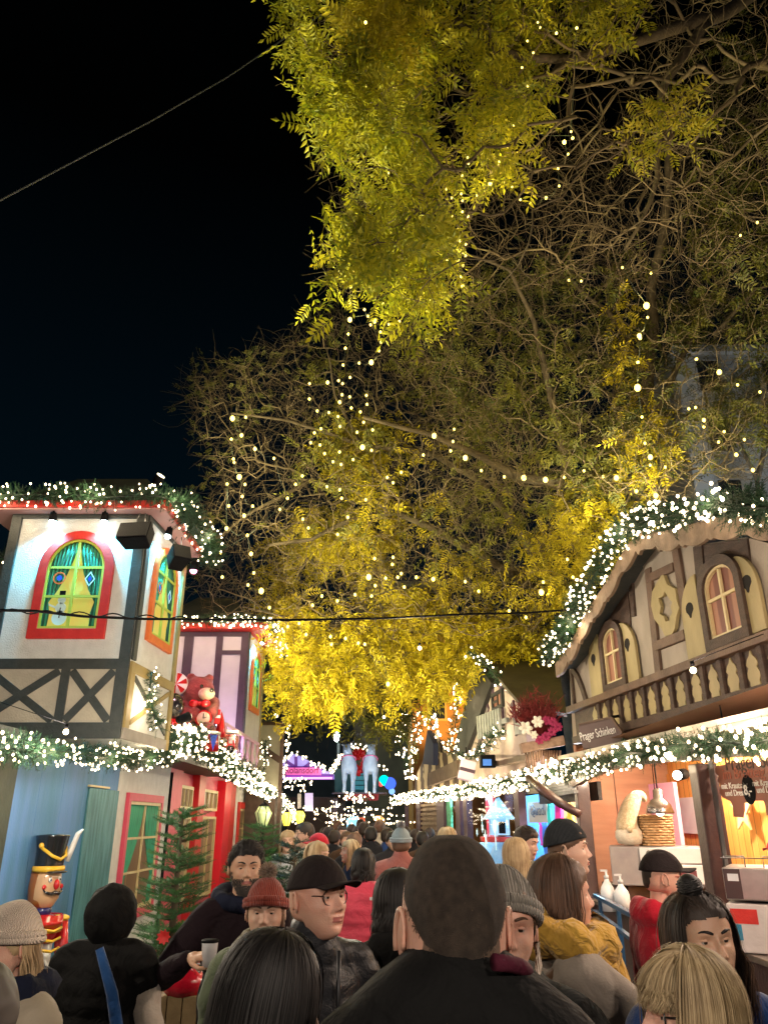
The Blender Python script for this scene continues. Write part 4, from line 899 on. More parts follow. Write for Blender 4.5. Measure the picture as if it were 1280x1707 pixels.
# flower basket with red twigs
fq = at(905, 1262, 10.2); t = thing('flower_basket', 'birch wood basket with red twigs, white and pink flowers between the two right huts', 'flower basket', fq)
M_birch = mat('birch_bark', (.34, .22, .15), .7, (.20, .12, .08), 12, .5)
MB().bar(fq + Vector((-.28, 0, .1)), fq + Vector((.28, 0, .2)), .16, .12).build('board', M_birch, t, bevel=.01); k = MB()
for i in range(14): a = i * .45; k.tube([fq + Vector((-.22 + i * .035, -.06 * math.sin(a), .08)), fq + Vector((-.2 + i * .03, .02, -.12 - .08 * math.sin(i)))], .014, 5)
k.build('woven_side', M_birch, t)
Mrt = mat('red_twig', (.20, .012, .01), .7, (.12, .006, .006), 9)
V = MB(); 
for i in range(190):
    a = random.uniform(-.8, .8) - .1; b_ = random.uniform(-.5, .6); L = random.uniform(.25, .62) * (1 - .25 * abs(a)); d = Vector((math.sin(a), math.sin(b_) * .8, math.cos(a))).normalized(); p0 = fq + Vector((random.uniform(-.15, .12), 0, .28)); 
    m_ = p0 + d * L * .6 + Vector((random.gauss(0, .03), 0, random.gauss(0, .02))); V.tube([p0, m_, p0 + d * L + Vector((random.gauss(0, .05), 0, random.gauss(0, .04)))], [.006, .006, .002], 4)
    for j in range(3):
        q = p0 + d * L * random.uniform(.5, 1); V.tube([q, q + Vector((random.gauss(0, .05), random.gauss(0, .04), random.uniform(.02, .09)))], [.007, .002], 4)
V.build('red_twigs', Mrt, t)
Mfw = mat('cream_petals', (.75, .70, .58), .6); Mfp = mat('magenta_petals', (.28, .01, .07), .6)
def flower(par, p, r, m, n=6):
    b = MB()
    for k in range(n):
        a = 2 * PI * k / n; d = Vector((math.cos(a), -.35, math.sin(a))); b.ell(Vector(p) + d * r * .5, (r * .42, r * .16, r * .3), 8, 5, Matrix.Rotation(-a, 3, 'Y'))
    b.ell(p, r * .2, 8, 5); return b.build('flower', m, par)
for dx, dz, r_ in ((-.22, .34, .10), (-.06, .42, .09), (-.12, .26, .06)): flower(t, fq + Vector((dx, -.12, dz)), r_, Mfw)
for dx, dz in ((.06, .44), (.14, .42), (.2, .36), (-.05, .2), (.04, .24), (.12, .3)): flower(t, fq + Vector((dx, -.10, dz)), .07, Mfp, 7)
# display window / shop opening below
RD = Plane((1.62, 16.8), (2.28, 11.0))
bo = thing('display_window', 'large cool blue lit display window with a toy house, under the canopy garland', 'shop window', RD.pt(2, 0))
def du(px, y=1400): return RD.sz(px, y)[0]
zt_ = RD.sz(820, 1322)[1]
RDf = Plane((1.62, 16.8), (2.28, 11.0))
for a, b2 in ((775, 781), (862, 870)): MB().rect(RD, du(a), du(b2), .02, zt_ + .2, -.1, .02).build('post', M_plum, bo)
MB().rect(RD, du(740), du(966), zt_, zt_ + .16, -.06, .0).build('lintel', M_charc, bo)
a_, b_ = du(781), du(862)
M_ice = mat('blue_lit_wall', (.10, .38, .75), .6, (.22, .58, .90), 1.5, em=(.05, .38, .85), es=.28)  # wall panel glows blue in place of the showroom lights
MB().rect(RD, a_, b_, .5, zt_, -1.15, -1.1).build('back_panel', M_ice, bo); MB().rect(RD, a_, b_, .42, .5, -1.1, 0).build('sill', M_charc, bo)
MB().rect(RD, a_, b_, .02, .42, -.1, -.03).build('plinth', M_plum, bo)
gl = bpy.data.materials.new('shop_glass'); gl.use_nodes = True; tt = gl.node_tree; tt.nodes.clear(); tr = nd(tt, 'ShaderNodeBsdfTransparent'); gs = nd(tt, 'ShaderNodeBsdfGlossy'); gs.inputs['Roughness'].default_value = .03; mx = nd(tt, 'ShaderNodeMixShader'); mx.inputs[0].default_value = .10; oo = nd(tt, 'ShaderNodeOutputMaterial')
tt.links.new(tr.outputs[0], mx.inputs[1]); tt.links.new(gs.outputs[0], mx.inputs[2]); tt.links.new(mx.outputs[0], oo.inputs[0])
MB().rect(RD, a_, b_, .5, zt_, -.012, -.004).build('glass', gl, bo)
# snow mound and toy house inside
Msn = mat('blue_lit_snow', (.35, .65, .9), .8, (.6, .8, .95), 5, em=(.12, .5, 1), es=.22)  # blue showroom light put into the colour and glow of the snow
def inside(px, py, o=-.6): return RD.hit(px, py, o)
b = MB(); b.ell(inside(812, 1440, -.62), (.42, .9, .42), 20, 10); b.ell(inside(850, 1438, -.62), (.38, .6, .46), 20, 10); b.build('snow_mound', Msn, bo)
th = thing('toy_house', 'small white toy house on red base inside the blue display window', 'toy house', inside(832, 1385))
q = inside(832, 1378, -.35); MB().box(q, (.34, .3, .3)).build('wall', Msn, th); MB().add([q + Vector(v) for v in ((-.28, -.2, .12), (.28, -.2, .12), (0, -.2, .5), (-.28, .2, .12), (.28, .2, .12), (0, .2, .5))], [(0, 1, 2), (5, 4, 3), (0, 2, 5, 3), (1, 4, 5, 2), (0, 3, 4, 1)]).build('roof', Msn, th)
MB().box(q + Vector((0.03, -.155, -.02)), (.12, .012, .2)).build('window', M_black, th); MB().box(q + Vector((-.05, -.15, -.22)), (.62, .4, .09)).build('base', M_red, th, bevel=.02)
def snowflake(px, py, r, par, nm='snowflake_decal'):
    u, z = RD.sz(px, py); b = MB(); 
    P = [(u + (r if k % 2 == 0 else r * .45) * math.sin(k * PI / 6), z + (r if k % 2 == 0 else r * .45) * math.cos(k * PI / 6)) for k in range(12)]; b.slab(RD, P, .0, .004); b.build(nm, mat('lit_white_decal', (.7, .9, .9), .6, em=(.5, .9, .9), es=.35), par)  # decal glow stands in for light from the showroom
for px, py, r_ in ((809, 1399, .16), (803, 1365, .08), (804, 1380, .09), (845, 1372, .08), (800, 1422, .1), (826, 1340, .07), (795, 1388, .07)): snowflake(px, py, r_, bo)
u, z = RD.sz(827, 1418); dt = MB().rect(RD, u - .02, u + .02, z, z + .3, 0, .004).slab(RD, [(u + .13 * math.cos(k), z + .38 + .11 * math.sin(k)) for k in [2 * PI * i / 10 for i in range(10)]], .0041, .008); dt.build('tree_decal', MATS['lit_white_decal'], bo)
u, z = RD.sz(851, 1360); MB().rect(RD, u - .35, u + .25, RD.sz(851, 1372)[1], zt_, -1.0, -.9).build('wood_panel', M_pine, bo)
for yy, en in ((13.0, 60), (15.2, 60)): lamp('POINT', (1.95 + (16.8 - yy) * .11 + .25, yy, 2.2), en * .55, (.25, .62, 1), .1)
# open shop next to it with scarves
op = thing('toy_stall', 'brightly lit stall with pink walls and hanging cloths left of the maroon post', 'stall', RD.pt(5.4, 0))
c_, d_ = du(871), du(966) - .02
MB().rect(RD, c_, d_, .5, zt_, -1.35, -1.3).build('back_wall', mat('hot_pink_cloth', (.72, .06, .30), .7, (.80, .55, .62), 1.2, lo=.48, hi=.52, stretch=(1, 1, .2), em=(.9, .1, .4), es=.12), op); MB().rect(RD, c_, d_, .02, .95, -.3, -.02).build('counter', mat('cyan_counter', (.2, .45, .6), .5, em=(.1, .5, .8), es=.1), op)  # wall and counter glow weakly in place of stall lighting
MB().rect(RD, c_, d_, zt_ - .22, zt_, -.35, -.3).build('header_board', M_charc, op)
lamp('POINT', RD.pt(5.2, 2.15, -.6), 45, (1, .9, .95), .1); lamp('POINT', RD.pt(4.6, 2.15, -.9), 25, (1, .93, .85), .1)
pb_ = RD.hit(897, 1353, -.7); w_sg = thing('parcel_sign', 'brown paper sign with dark handwriting in the pink stall', 'sign', pb_)
u, z = RD.sz(882, 1372, -.7); u2, z2_ = RD.sz(911, 1336, -.7)
MB().rect(RD, u, u2, z, z2_, -.72, -.7).build('board', mat('kraft_paper', (.45, .34, .22), .7), w_sg)
text('lettering', 'Quadl', RD, u + .1, z + .12, -.699, .26, M_dtxt, w_sg, sx=1.4); text('lettering', 'Hütte', RD, u + .2, z2_ - .2, -.699, .14, M_dtxt, w_sg)
cols = [(.05, .75, .75), (.9, .05, .4), (.05, .2, .8), (.1, .7, .25), (.85, .75, .1), (.8, .1, .7), (.9, .35, .05)]
for k, (px, y0, y1, wd) in enumerate(((915, 1330, 1395, .09), (927, 1334, 1420, .3), (903, 1372, 1430, .3), (919, 1385, 1435, .34), (938, 1345, 1392, .26), (889, 1372, 1410, .25), (953, 1350, 1440, .5), (946, 1400, 1450, .4), (930, 1410, 1450, .35))):
    m_ = mat('cloth_%s' % 'abcdefghi'[k], cols[k % 7], .8, em=cols[k % 7], es=.12); u, zt2 = RD.sz(px, y0, -.5); zb2 = RD.sz(px, y1, -.5)[1]  # weak glow in each cloth's own colour stands in for stall light
    V = []; F = []; n = 10; nz = 8
    for j in range(nz + 1):
        for i in range(n + 1): V.append(RD.pt(u + (i / n - .5) * wd * (1 - .35 * math.sin(PI * j / nz)) , zt2 + (zb2 - zt2) * j / nz, -.5 + .04 * math.sin(i * 2.1 + j * .4) - .03 * k))
    for j in range(nz):
        for i in range(n): a = j * (n + 1) + i; F.append((a, a + n + 1, a + n + 2, a + 1))
    o_ = MB().add(V, F, True).build('hanging_cloth', m_, None); sd = o_.modifiers.new('s', 'SOLIDIFY'); sd.thickness = .01
    tag(o_, ['narrow turquoise ribbon cloth hanging highest in the pink stall', 'pink and magenta cloth bundle hanging behind the black beanie man', 'deep blue cloth hanging under the kraft paper sign', 'green cloth hanging in the middle of the pink stall', 'yellow cloth hanging near the maroon post', 'purple magenta cloth at the left of the stall', 'orange red cloth hanging next to the maroon post', 'small turquoise cloth low beside the maroon post', 'second red pink cloth low behind the beanie man'][k], 'cloth', 'cloths hanging in the pink stall')
# underside of canopy with brackets between the huts
cb = thing('canopy', 'slatted canopy on dark curved brackets between the toy shop and the ham stall', 'canopy', RD.pt(4, 2.3))
MB().add([at(700, 1322, 22), at(775, 1300, 17), at(960, 1288, 9.8), at(966, 1318, 10.3), at(870, 1325, 13.0), at(775, 1322, 17.2)], [(0, 1, 2, 3, 4, 5)]).build('soffit', mat('grey_beige_board', (.42, .40, .33), .7, (.34, .32, .26), 5, .2), cb)
for k in range(5): MB().bar(at(893 + k * 6, 1312 + k * 4, 10.9 - .1 * k), at(940 + k * 5, 1304 + k * 4, 10.0 - .1 * k), .05, .03).build('slat', M_slat, cb)
MB().tube([at(880, 1297, 10.6), at(905, 1318, 10.2), at(935, 1340, 9.9), at(966, 1358, 9.75)], [.05, .06, .06, .05], 6).build('bracket', M_maroon, cb)
MB().tube([at(722, 1325, 20), at(745, 1340, 19), at(775, 1358, 17.2)], .06, 6).build('bracket', M_maroon, cb)
# ---------------- third hut
R3 = Plane((.45, 25.5), (1.50, 17.5))
h3 = thing('striped_hut', 'small hut with cream and dark upright boards beyond the black gable', 'market hut', (1.6, 22, 0))
MB().pslab(R3, [(690, 1320), (692, 1296), (708, 1262), (716, 1222), (730, 1255), (764, 1258), (768, 1322)], -.2, 0).build('wall', mat('cream_boards', (.55, .46, .32), .7, (.06, .035, .03), 2.4, kind='wave', lo=.45, hi=.55), h3)
MB().pslab(R3, [(704, 1274), (712, 1218), (722, 1240), (722, 1276)], .0, .12).build('banner', mat('navy_cloth', (.015, .02, .07), .7), h3)
MB().pbar(R3, (715, 1300), (762, 1280), .3, .02, .12).build('timber', M_rlight, h3)
for a, b2 in ((694, 700), (728, 740), (760, 767)): MB().rect(R3, R3.sz(a, 1380)[0], R3.sz(b2, 1380)[0], .02, 2.5, -.1, 0).build('post', M_plum, h3)
MB().rect(R3, R3.sz(700, 1380)[0], R3.sz(728, 1380)[0], .02, 2.2, -.12, -.06).build('shutter', M_rlight, h3)
MB().rect(R3, R3.sz(741, 1380)[0], R3.sz(748, 1380)[0], .02, 2.3, -.1, -.05).build('green_banner', mat('patterned_green', (.02, .25, .14), .6, (.1, .5, .35), 20), h3)
MB().rect(R3, R3.sz(748, 1380)[0], R3.sz(760, 1380)[0], .02, 2.3, -.9, -.85).build('red_back', mat('red_white_cloth', (.7, .03, .06), .7, (.75, .75, .8), 1.2, lo=.48, hi=.52, em=(.8, .1, .1), es=.1), h3)
lamp('POINT', R3.pt(R3.sz(754, 1380)[0], 2.1, -.3), 25, (.8, .9, 1), .1)
sl = MB(); ua, ub = R3.sz(700, 1380)[0], R3.sz(728, 1380)[0]
for k in range(16): sl.rect(R3, ua, ub, .5 + k * .11, .56 + k * .11, -.06, -.02)
sl.build('louvre', M_scal, h3)
gpix('far lit garland at the left of the orange house', [(672, 1168), (670, 1200), (668, 1232), (667, 1268)], 24, .2, 60, 24, br=.024)
gpix('far lit garland rising to the left side of the small gable', [(684, 1302), (680, 1272), (690, 1240), (700, 1210), (707, 1188)], 22, .22, 70, 42, light=5, br=.022)
gpix('far lit garland falling to the right side of the small gable', [(708, 1190), (718, 1210), (728, 1234), (740, 1250), (752, 1240)], 20, .2, 90, 40, br=.025)
# ---------------- orange lit house behind
def building(label, x0, x1, y, z1, m, wm, nx, nz, depth=8, z0=4.0, lit=None, name='town_house', gl=.0):
    t = thing(name, label, 'building', ((x0 + x1) / 2, y + depth / 2, 0)); MB().box(((x0 + x1) / 2, y + depth / 2, z1 / 2), (x1 - x0, depth, z1)).build('wall', m, t)
    pl = Plane((x0, y), (x1, y)); L = x1 - x0; dx = L / nx; dz = (z1 - z0) / nz
    for i in range(nx):
        for j in range(nz):
            a = i * dx + dx * .3; z = z0 + j * dz + dz * .2
            w_ = MB().ring(pl, [(a, z), (a + dx * .4, z), (a + dx * .4, z + dz * .6), (a, z + dz * .6)], [(a + .08, z + .08), (a + dx * .4 - .08, z + .08), (a + dx * .4 - .08, z + dz * .6 - .08), (a + .08, z + dz * .6 - .08)], 0, .06).build('window', wm, t)
            MB().rect(pl, a + .08, a + dx * .4 - .08, z + .08, z + dz * .6 - .08, .0, .02).build('pane', mat('night_glass', (.02, .025, .03), .15), w_)
    MB().rect(pl, -.1, L + .1, z1 - .3, z1, 0, .25).build('cornice', wm, t)
    return t
M_ost = mat('orange_plaster', (.50, .22, .05), .8, (.42, .18, .04), 1.2, .2)
building('orange floodlit house with a yellow band behind the striped hut', 1.15, 5.2, 32, 9.1, M_ost, mat('yellow_trim', (.55, .35, .1), .7), 2, 2, 6, 5.2)
bt = MB().box((3.5, 31.9, 8.3), (3.0, .25, .9)).build('shutter_box', mat('lit_band', (.6, .42, .12), .6, (.35, .2, .05), 3), [o for o in COL.objects if o.get('label', '').startswith('orange floodlit')][0])
lamp('SPOT', (2.2, 27.5, 3.2), 1400, (1, .62, .22), .2, (2.6, 32, 8), 70)
M_stone = mat('dark_sandstone', (.20, .17, .12), .85, (.11, .09, .07), .8, .5, 10)
building('dark sandstone town house closing the far end of the lane', -1.6, 3.5, 42, 14.5, M_stone, mat('stone_trim', (.24, .21, .15), .8), 3, 3, 8, 6)
building('unlit blue grey house far behind the reindeer hut', -9, -1.8, 46, 13, mat('blue_grey_plaster', (.07, .08, .10), .85, (.05, .06, .08), 1), mat('dull_trim', (.1, .1, .11), .8), 4, 3, 8, 6)
building('pale floodlit office wall seen through the branches at the right edge', 11.6, 22, 26, 19.5, mat('pale_plaster', (.45, .46, .46), .85, (.38, .39, .40), .7, .2), mat('pale_trim', (.4, .4, .4), .8), 4, 4, 8, 9)
lamp('SPOT', (11, 20, 6), 900, (.85, .93, 1), .3, (14, 26, 15), 80)
# street lamp
sl_ = thing('street_lamp', 'tall street lamp with one white lit head far down the lane', 'street lamp', at(561, 1380, 36)); q = at(561, 1228, 36)
MB().tube([(q.x + .1, q.y, 0), (q.x + .1, q.y, q.z - .3)], .07, 8).build('pole', M_black, sl_); MB().ell(q, (.13, .13, .24), 14, 10).build('lamp_head', emat('street_white', (.75, 1, .85), 12), sl_); lamp('POINT', q + Vector((0, -.5, -.1)), 250, (.8, 1, .88), .3)
# ---------------- far centre: sign hut, reindeer hut
Z3 = lambda zx, zy: (440 + zx * .203, 1140 + zy * .203)
FP = Plane((-3.6, 27.0), (.5, 27.0))
def P3(*p): return [Z3(*q) for q in p]
ph = thing('pink_lit_hut', 'hut with violet lit gable and a pink name board in the far centre left', 'market hut', (-2.7, 28, 0))
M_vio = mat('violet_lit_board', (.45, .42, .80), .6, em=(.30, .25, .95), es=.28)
MB().pslab(FP, P3((120, 690), (160, 640), (245, 575), (330, 610), (450, 680), (575, 745), (575, 785), (120, 785)), -.3, 0).build('gable', M_vio, ph)
for p, q, w_ in (((262, 600), (262, 690), .1), ((262, 690), (185, 640), .1), ((330, 690), (400, 640), .1), ((150, 690), (480, 695), .12), ((130, 755), (570, 765), .16)): MB().pbar(FP, Z3(*p), Z3(*q), w_, 0, .05).build('timber', mat('violet_lit_timber', (.10, .04, .30), .6, em=(.3, .05, .6), es=.1), ph)  # violet light on the timbers put into their colour and glow
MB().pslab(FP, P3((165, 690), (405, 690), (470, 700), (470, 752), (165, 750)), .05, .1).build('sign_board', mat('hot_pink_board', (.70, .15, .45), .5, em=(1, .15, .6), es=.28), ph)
u, z = FP.sz(*Z3(172, 738)); text('lettering', 'Rolansdorf', FP, u, z, .101, .30, mat('red_letters', (.22, .0, .03), .5), ph, sx=.86)
MB().pslab(FP, P3((160, 768), (560, 768), (560, 783), (160, 783)), .05, .12).build('light_strip', emat('pink_strip', (1, .25, .75), 1.6), ph)
MB().rect(FP, .35, 2.3, .02, 2.55, -.5, -.45).build('wall', mat('dim_brown', (.05, .035, .03), .7), ph)
gpix('lit garland outlining the violet gable', [(472, 1268), (491, 1254), (512, 1264), (531, 1277), (548, 1287), (557, 1286), (562, 1272)], 26.7, .13, 40, 24, br=.026)
gpix('red lit garland under the pink name board', [(470, 1299), (490, 1303), (512, 1301), (520, 1310)], 26.4, .12, 40, 14, br=.024)
# direction sign boards
sp = thing('signpost', 'signpost with a stack of lilac direction boards under the pink name board', 'signpost', at(512, 1420, 24)); q = at(508, 1330, 24)
MB().tube([(q.x, q.y, 0), (q.x, q.y, 2.9)], .04, 8).build('pole', M_black, sp)
for k in range(6): 
    a = at(515, 1325 + k * 5, 23.9); MB().box(a, (.24, .03, .085)).build('direction_board', mat('lilac_board', (.55, .5, .75), .6, em=(.4, .35, .8), es=.35), sp)
for k in range(5): a = at(499, 1326 + k * 5, 23.9); MB().box(a, (.1, .03, .08)).build('direction_board', mat('pale_board', (.55, .52, .5), .6, em=(.4, .35, .4), es=.15), sp)
# reindeer hut
rh = thing('reindeer_hut', 'dark teal lit hut roof platform carrying the two white reindeer', 'market hut', at(595, 1380, 25.5))
FR = Plane((-1.6, 25.4), (1.0, 25.4))
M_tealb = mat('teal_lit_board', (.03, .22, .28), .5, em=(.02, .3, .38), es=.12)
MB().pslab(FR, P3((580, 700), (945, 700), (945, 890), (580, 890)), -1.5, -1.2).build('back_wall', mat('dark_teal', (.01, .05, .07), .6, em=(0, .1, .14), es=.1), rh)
for k in range(4): MB().pslab(FR, P3((745, 720 + k * 40), (820, 720 + k * 40), (820, 750 + k * 40), (745, 750 + k * 40)), -1.1, -1.0).build('board', M_tealb, rh)
MB().pslab(FR, P3((560, 893), (1010, 893), (1010, 905), (560, 905)), -1.5, .2).build('platform', M_plum, rh); MB().pslab(FR, P3((650, 905), (945, 905), (935, 960), (660, 960)), -.3, .0).build('valance', mat('dark_red_cloth', (.22, .01, .02), .7), rh)
MB().rect(FR, .0, .12, .02, 2.4, -.2, 0).rect(FR, 2.2, 2.32, .02, 2.4, -.2, 0).build('posts', M_plum, rh) if False else None
MB().rect(FR, .02, .14, .02, 2.45, -.2, 0).build('post', M_plum, rh); MB().rect(FR, 2.25, 2.37, .02, 2.45, -.2, 0).build('post', M_plum, rh)
gpix('lit garland arching over the red wreath between the reindeer', [(553, 1283), (562, 1268), (575, 1255), (590, 1242), (603, 1245), (612, 1262), (625, 1275), (640, 1285)], 26.2, .16, 60, 32, br=.026)
gpix('red lit garland hanging under the reindeer platform', [(572, 1328), (590, 1330), (608, 1332), (625, 1326)], 24.9, .16, 60, 40, br=.022)
wr = thing('red_wreath', 'round wreath of red baubles between the two white reindeer', 'wreath', at(597, 1272, 25.8)); q = at(597, 1271, 25.8)
b = MB()
for i in range(90):
    a = random.uniform(0, 2 * PI); r_ = .26 * math.sqrt(random.random()) + .08; b.ell(q + Vector((r_ * math.cos(a), random.uniform(-.1, .1), r_ * math.sin(a) * 1.15)), random.uniform(.05, .085), 8, 5)
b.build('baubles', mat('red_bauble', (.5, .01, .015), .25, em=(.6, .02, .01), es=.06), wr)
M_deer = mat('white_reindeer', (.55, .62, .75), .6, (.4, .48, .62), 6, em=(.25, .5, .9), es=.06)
def blob(name, shapes, m, parent=None, vox=.02, smooth=8, disp=0):
    """one continuous surface from tubes and ellipsoids: voxel remesh + smoothing, applied"""
    b = MB()
    for s in shapes:
        if s[0] == 't': b.tube(s[1], s[2], 14); b.ell(s[1][0], s[2][0] if hasattr(s[2], '__len__') else s[2], 12, 8); b.ell(s[1][-1], s[2][-1] if hasattr(s[2], '__len__') else s[2], 12, 8)
        else: b.ell(s[1], s[2], 18, 12, s[3] if len(s) > 3 else None)
    o = b.build('tmp', None); r = o.modifiers.new('r', 'REMESH'); r.mode = 'VOXEL'; r.voxel_size = vox; r.use_smooth_shade = True
    sm = o.modifiers.new('s', 'SMOOTH'); sm.iterations = smooth; sm.factor = .5
    dg = bpy.context.evaluated_depsgraph_get(); me = bpy.data.meshes.new_from_object(o.evaluated_get(dg)); COL.objects.unlink(o); bpy.data.objects.remove(o)
    if parent is not None: me.transform(W(parent).inverted())
    me.materials.clear(); me.materials.append(m); me.name = name
    for p in me.polygons: p.use_smooth = True
    q = bpy.data.objects.new(name, me); COL.objects.link(q); q.parent = parent; return q
def reindeer(px, label, lean):
    g = at(px, 1322, 24.9); V = lambda x, y, z: g + Vector((x, y, z))
    t = thing('reindeer_statue', label, 'reindeer statue', g, group='white reindeer on the hut')
    sh = [('e', V(0, .35, .82), (.25, .48, .27)), ('e', V(0, .02, .86), (.23, .2, .28)), ('t', [V(0, -.02, .95), V(lean * .3, -.12, 1.15), V(lean * .5, -.16, 1.3)], [.19, .14, .12]),
          ('t', [V(lean * .5, -.16, 1.32), V(lean * .7, -.34, 1.25), V(lean * .8, -.42, 1.2)], [.11, .075, .05])]
    for sx in (-1, 1):
        sh += [('t', [V(sx * .13, -.02, .75), V(sx * .13, -.06, .4), V(sx * .13, -.03, .22), V(sx * .13, -.04, .03)], [.10, .06, .045, .055]), ('t', [V(sx * .14, .68, .75), V(sx * .14, .62, .45), V(sx * .14, .75, .35), V(sx * .14, .72, .03)], [.13, .08, .05, .055]), ('t', [V(lean * .5 + sx * .08, -.1, 1.38), V(lean * .5 + sx * .19, -.08, 1.42)], [.04, .02])]
    blob('body', sh, M_deer, t, .028, 4)
    for sx in (-1, 1):
        b = MB(); r0 = V(lean * .5 + sx * .06, -.1, 1.42); P = [r0, r0 + Vector((sx * .15, .05, .12)), r0 + Vector((sx * .27, .03, .3)), r0 + Vector((sx * .22, 0, .48))]; b.tube(P, [.03, .025, .02, .008], 6)
        for a, d in ((1, (sx * .02, -.1, .16)), (2, (sx * .14, 0, .1)), (2, (-sx * .08, 0, .14))): b.tube([P[a], P[a] + Vector(d)], [.02, .006], 5)
        b.build('antler', mat('dark_antler', (.06, .06, .07), .6), t)
    b = MB(); n = 16; b.tube([V(.23 * math.cos(2 * PI * k / n), -.06 + .22 * math.sin(2 * PI * k / n) , .98 - .1 * math.sin(2 * PI * k / n)) for k in range(n + 1)], .02, 6); b.build('collar', mat('pink_collar', (.8, .2, .45), .5), t)
reindeer(580, 'left white reindeer standing on the hut roof beside the red wreath', -.1); reindeer(617, 'right white reindeer standing on the hut roof beside the red wreath', .06)
lamp('SPOT', at(597, 1345, 22.3) + Vector((0, 0, .2)), 90, (.45, .75, 1), .1, at(597, 1290, 25), 60)
# green and blue glowing things right of the reindeer; orange booth
t = thing('far_booth', 'far booth with pale blue lit opening in the crowd', 'booth', at(588, 1385, 29)); Pb = Plane((-2, 29), (3, 29))
MB().pslab(Pb, P3((680, 1110), (735, 1090), (775, 1095), (775, 1215), (680, 1215)), -.1, 0).build('opening', mat('pale_blue_lit', (.4, .75, .9), .5, em=(.3, .75, 1), es=.7), t); MB().pslab(Pb, P3((600, 1060), (900, 1060), (900, 1085), (600, 1085)), -.1, .1).build('fascia', M_plum, t); MB().pslab(Pb, P3((775, 1100), (830, 1100), (830, 1215), (775, 1215)), -.1, .02).build('red_panel', mat('red_lit', (.8, .1, .05), .5, em=(1, .2, .08), es=.5), t)
t = thing('far_booth', 'far booth with orange lit arch above the crowd', 'booth', at(632, 1385, 29))
MB().pslab(Pb, P3((900, 1110), (920, 1085), (960, 1085), (990, 1110), (990, 1215), (900, 1215)), -.1, 0).build('arch', mat('orange_lit', (.9, .45, .15), .5, em=(1, .5, .15), es=.7), t)
MB().pslab(Pb, P3((925, 1120), (965, 1120), (965, 1215), (925, 1215)), .0, .04).build('opening', mat('cream_lit', (.9, .7, .4), .5, em=(1, .8, .5), es=.9), t)
t = thing('festoon_lamps', 'green and blue glowing decorations right of the reindeer', 'decoration', at(640, 1300, 27))
for zx, zy, r_, c in ((985, 795, .17, (.0, .9, .55)), (960, 820, .1, (1, .08, .08)), (1035, 820, .2, (.05, .12, .9)), (1050, 885, .1, (.2, .4, 1))): MB().ell(at(*Z3(zx, zy), 27), r_, 12, 8).build('glow_ball', emat('ball_%s' % {795: 'green', 820: 'red' if zx == 960 else 'blue', 885: 'ice'}[zy], c, 1.0), t)
# strings over the crowd
def string_light(label, pts, n, br=.02, m=None, sag=0, wire=.006, jit=0, group='string lights over the lane', nm='string_light'):
    P = resample(pts, .1); k = len(P); P = [p + Vector((random.gauss(0, jit), 0, -sag * math.sin(PI * i / k) + random.gauss(0, jit))) for i, p in enumerate(P)]
    t = thing(nm, label, 'string lights', pts[0], group=group); MB().tube(P[::3] + [P[-1]], wire, 4).build('wire', WIREM, t)
    bulbs(t, [P[min(k - 1, int((i + .5) * k / n))] + Vector((random.gauss(0, jit + .01), random.gauss(0, .03), -.03)) for i in range(n)], br, m or GBULB); return t
for i, (p, q, n, lb) in enumerate((((560, 1100), (1000, 1120), 40, 'lowest string right above the far heads'), ((250, 950), (640, 1010), 30, 'string between the signpost and the reindeer hut'), ((430, 1010), (860, 1060), 40, 'upper warm string swagged over the far crowd'), ((440, 1040), (700, 1090), 26, 'second warm string below the signpost boards'), ((870, 1040), (1160, 1085), 40, 'dense pinkish string along the far right hut fronts'), ((180, 800), (385, 815), 22, 'pink white string under the pink name board'), ((560, 960), (980, 1010), 34, 'string just below the red garland of the reindeer hut'), ((460, 1140), (660, 1150), 14, 'low warm string above the far heads'))):
    a = at(*Z3(*p), 24.5 - i * .4); b_ = at(*Z3(*q), 24 - i * .5); string_light(lb, [a, b_], int(n * .8), .017, sag=.12, jit=.07)
# two yellow lanterns and the green glass lantern
def lantern(px, py, Y, h, label, c, es, pole=True):
    q = at(px, py, Y); t = thing('street_lantern', label, 'lantern', (q.x, q.y, 0), group='old style lanterns on the left')
    r = h * .42; gm_ = mat('lantern_glass_%d' % int(c[1] * 100), c, .2, em=c, es=es)
    MB().lathe(q, [(r * .5, -h * .5), (r * .95, h * .05), (r * 1.0, h * .12), (r * .55, h * .42)], 8).build('glass', gm_, t)
    fr_ = MB(); 
    for k in range(6): a = k * PI / 3; fr_.tube([q + Vector((r * .52 * math.cos(a), r * .52 * math.sin(a), -h * .5)), q + Vector((r * 1.02 * math.cos(a), r * 1.02 * math.sin(a), h * .1)), q + Vector((r * .56 * math.cos(a), r * .56 * math.sin(a), h * .42))], h * .022, 4)
    fr_.build('frame', M_black, t); MB().lathe(q, [(r * .62, h * .42), (r * .3, h * .55), (r * .1, h * .6), (.01, h * .72)], 8).build('cap', M_black, t)
    MB().tube([(q.x, q.y, 0), (q.x, q.y, q.z - h * .5)], .03, 8).build('pole', M_black, t); MB().ell(q, r * .35, 10, 6).build('bulb', emat('lantern_bulb', (1, .9, .5), 5), t)
    lamp('POINT', q + Vector((r + .1, -r - .1, 0)), 8, (1, .85, .5), .05)
lantern(439, 1360, 16.5, .42, 'lantern with pale green glass in front of the dark boards', (.45, .55, .25), .25)
lantern(478, 1365, 22, .36, 'left one of the two yellow glowing lanterns', (.95, .80, .10), .9); lantern(500, 1362, 23, .36, 'right one of the two yellow glowing lanterns', (.95, .84, .10), .9)
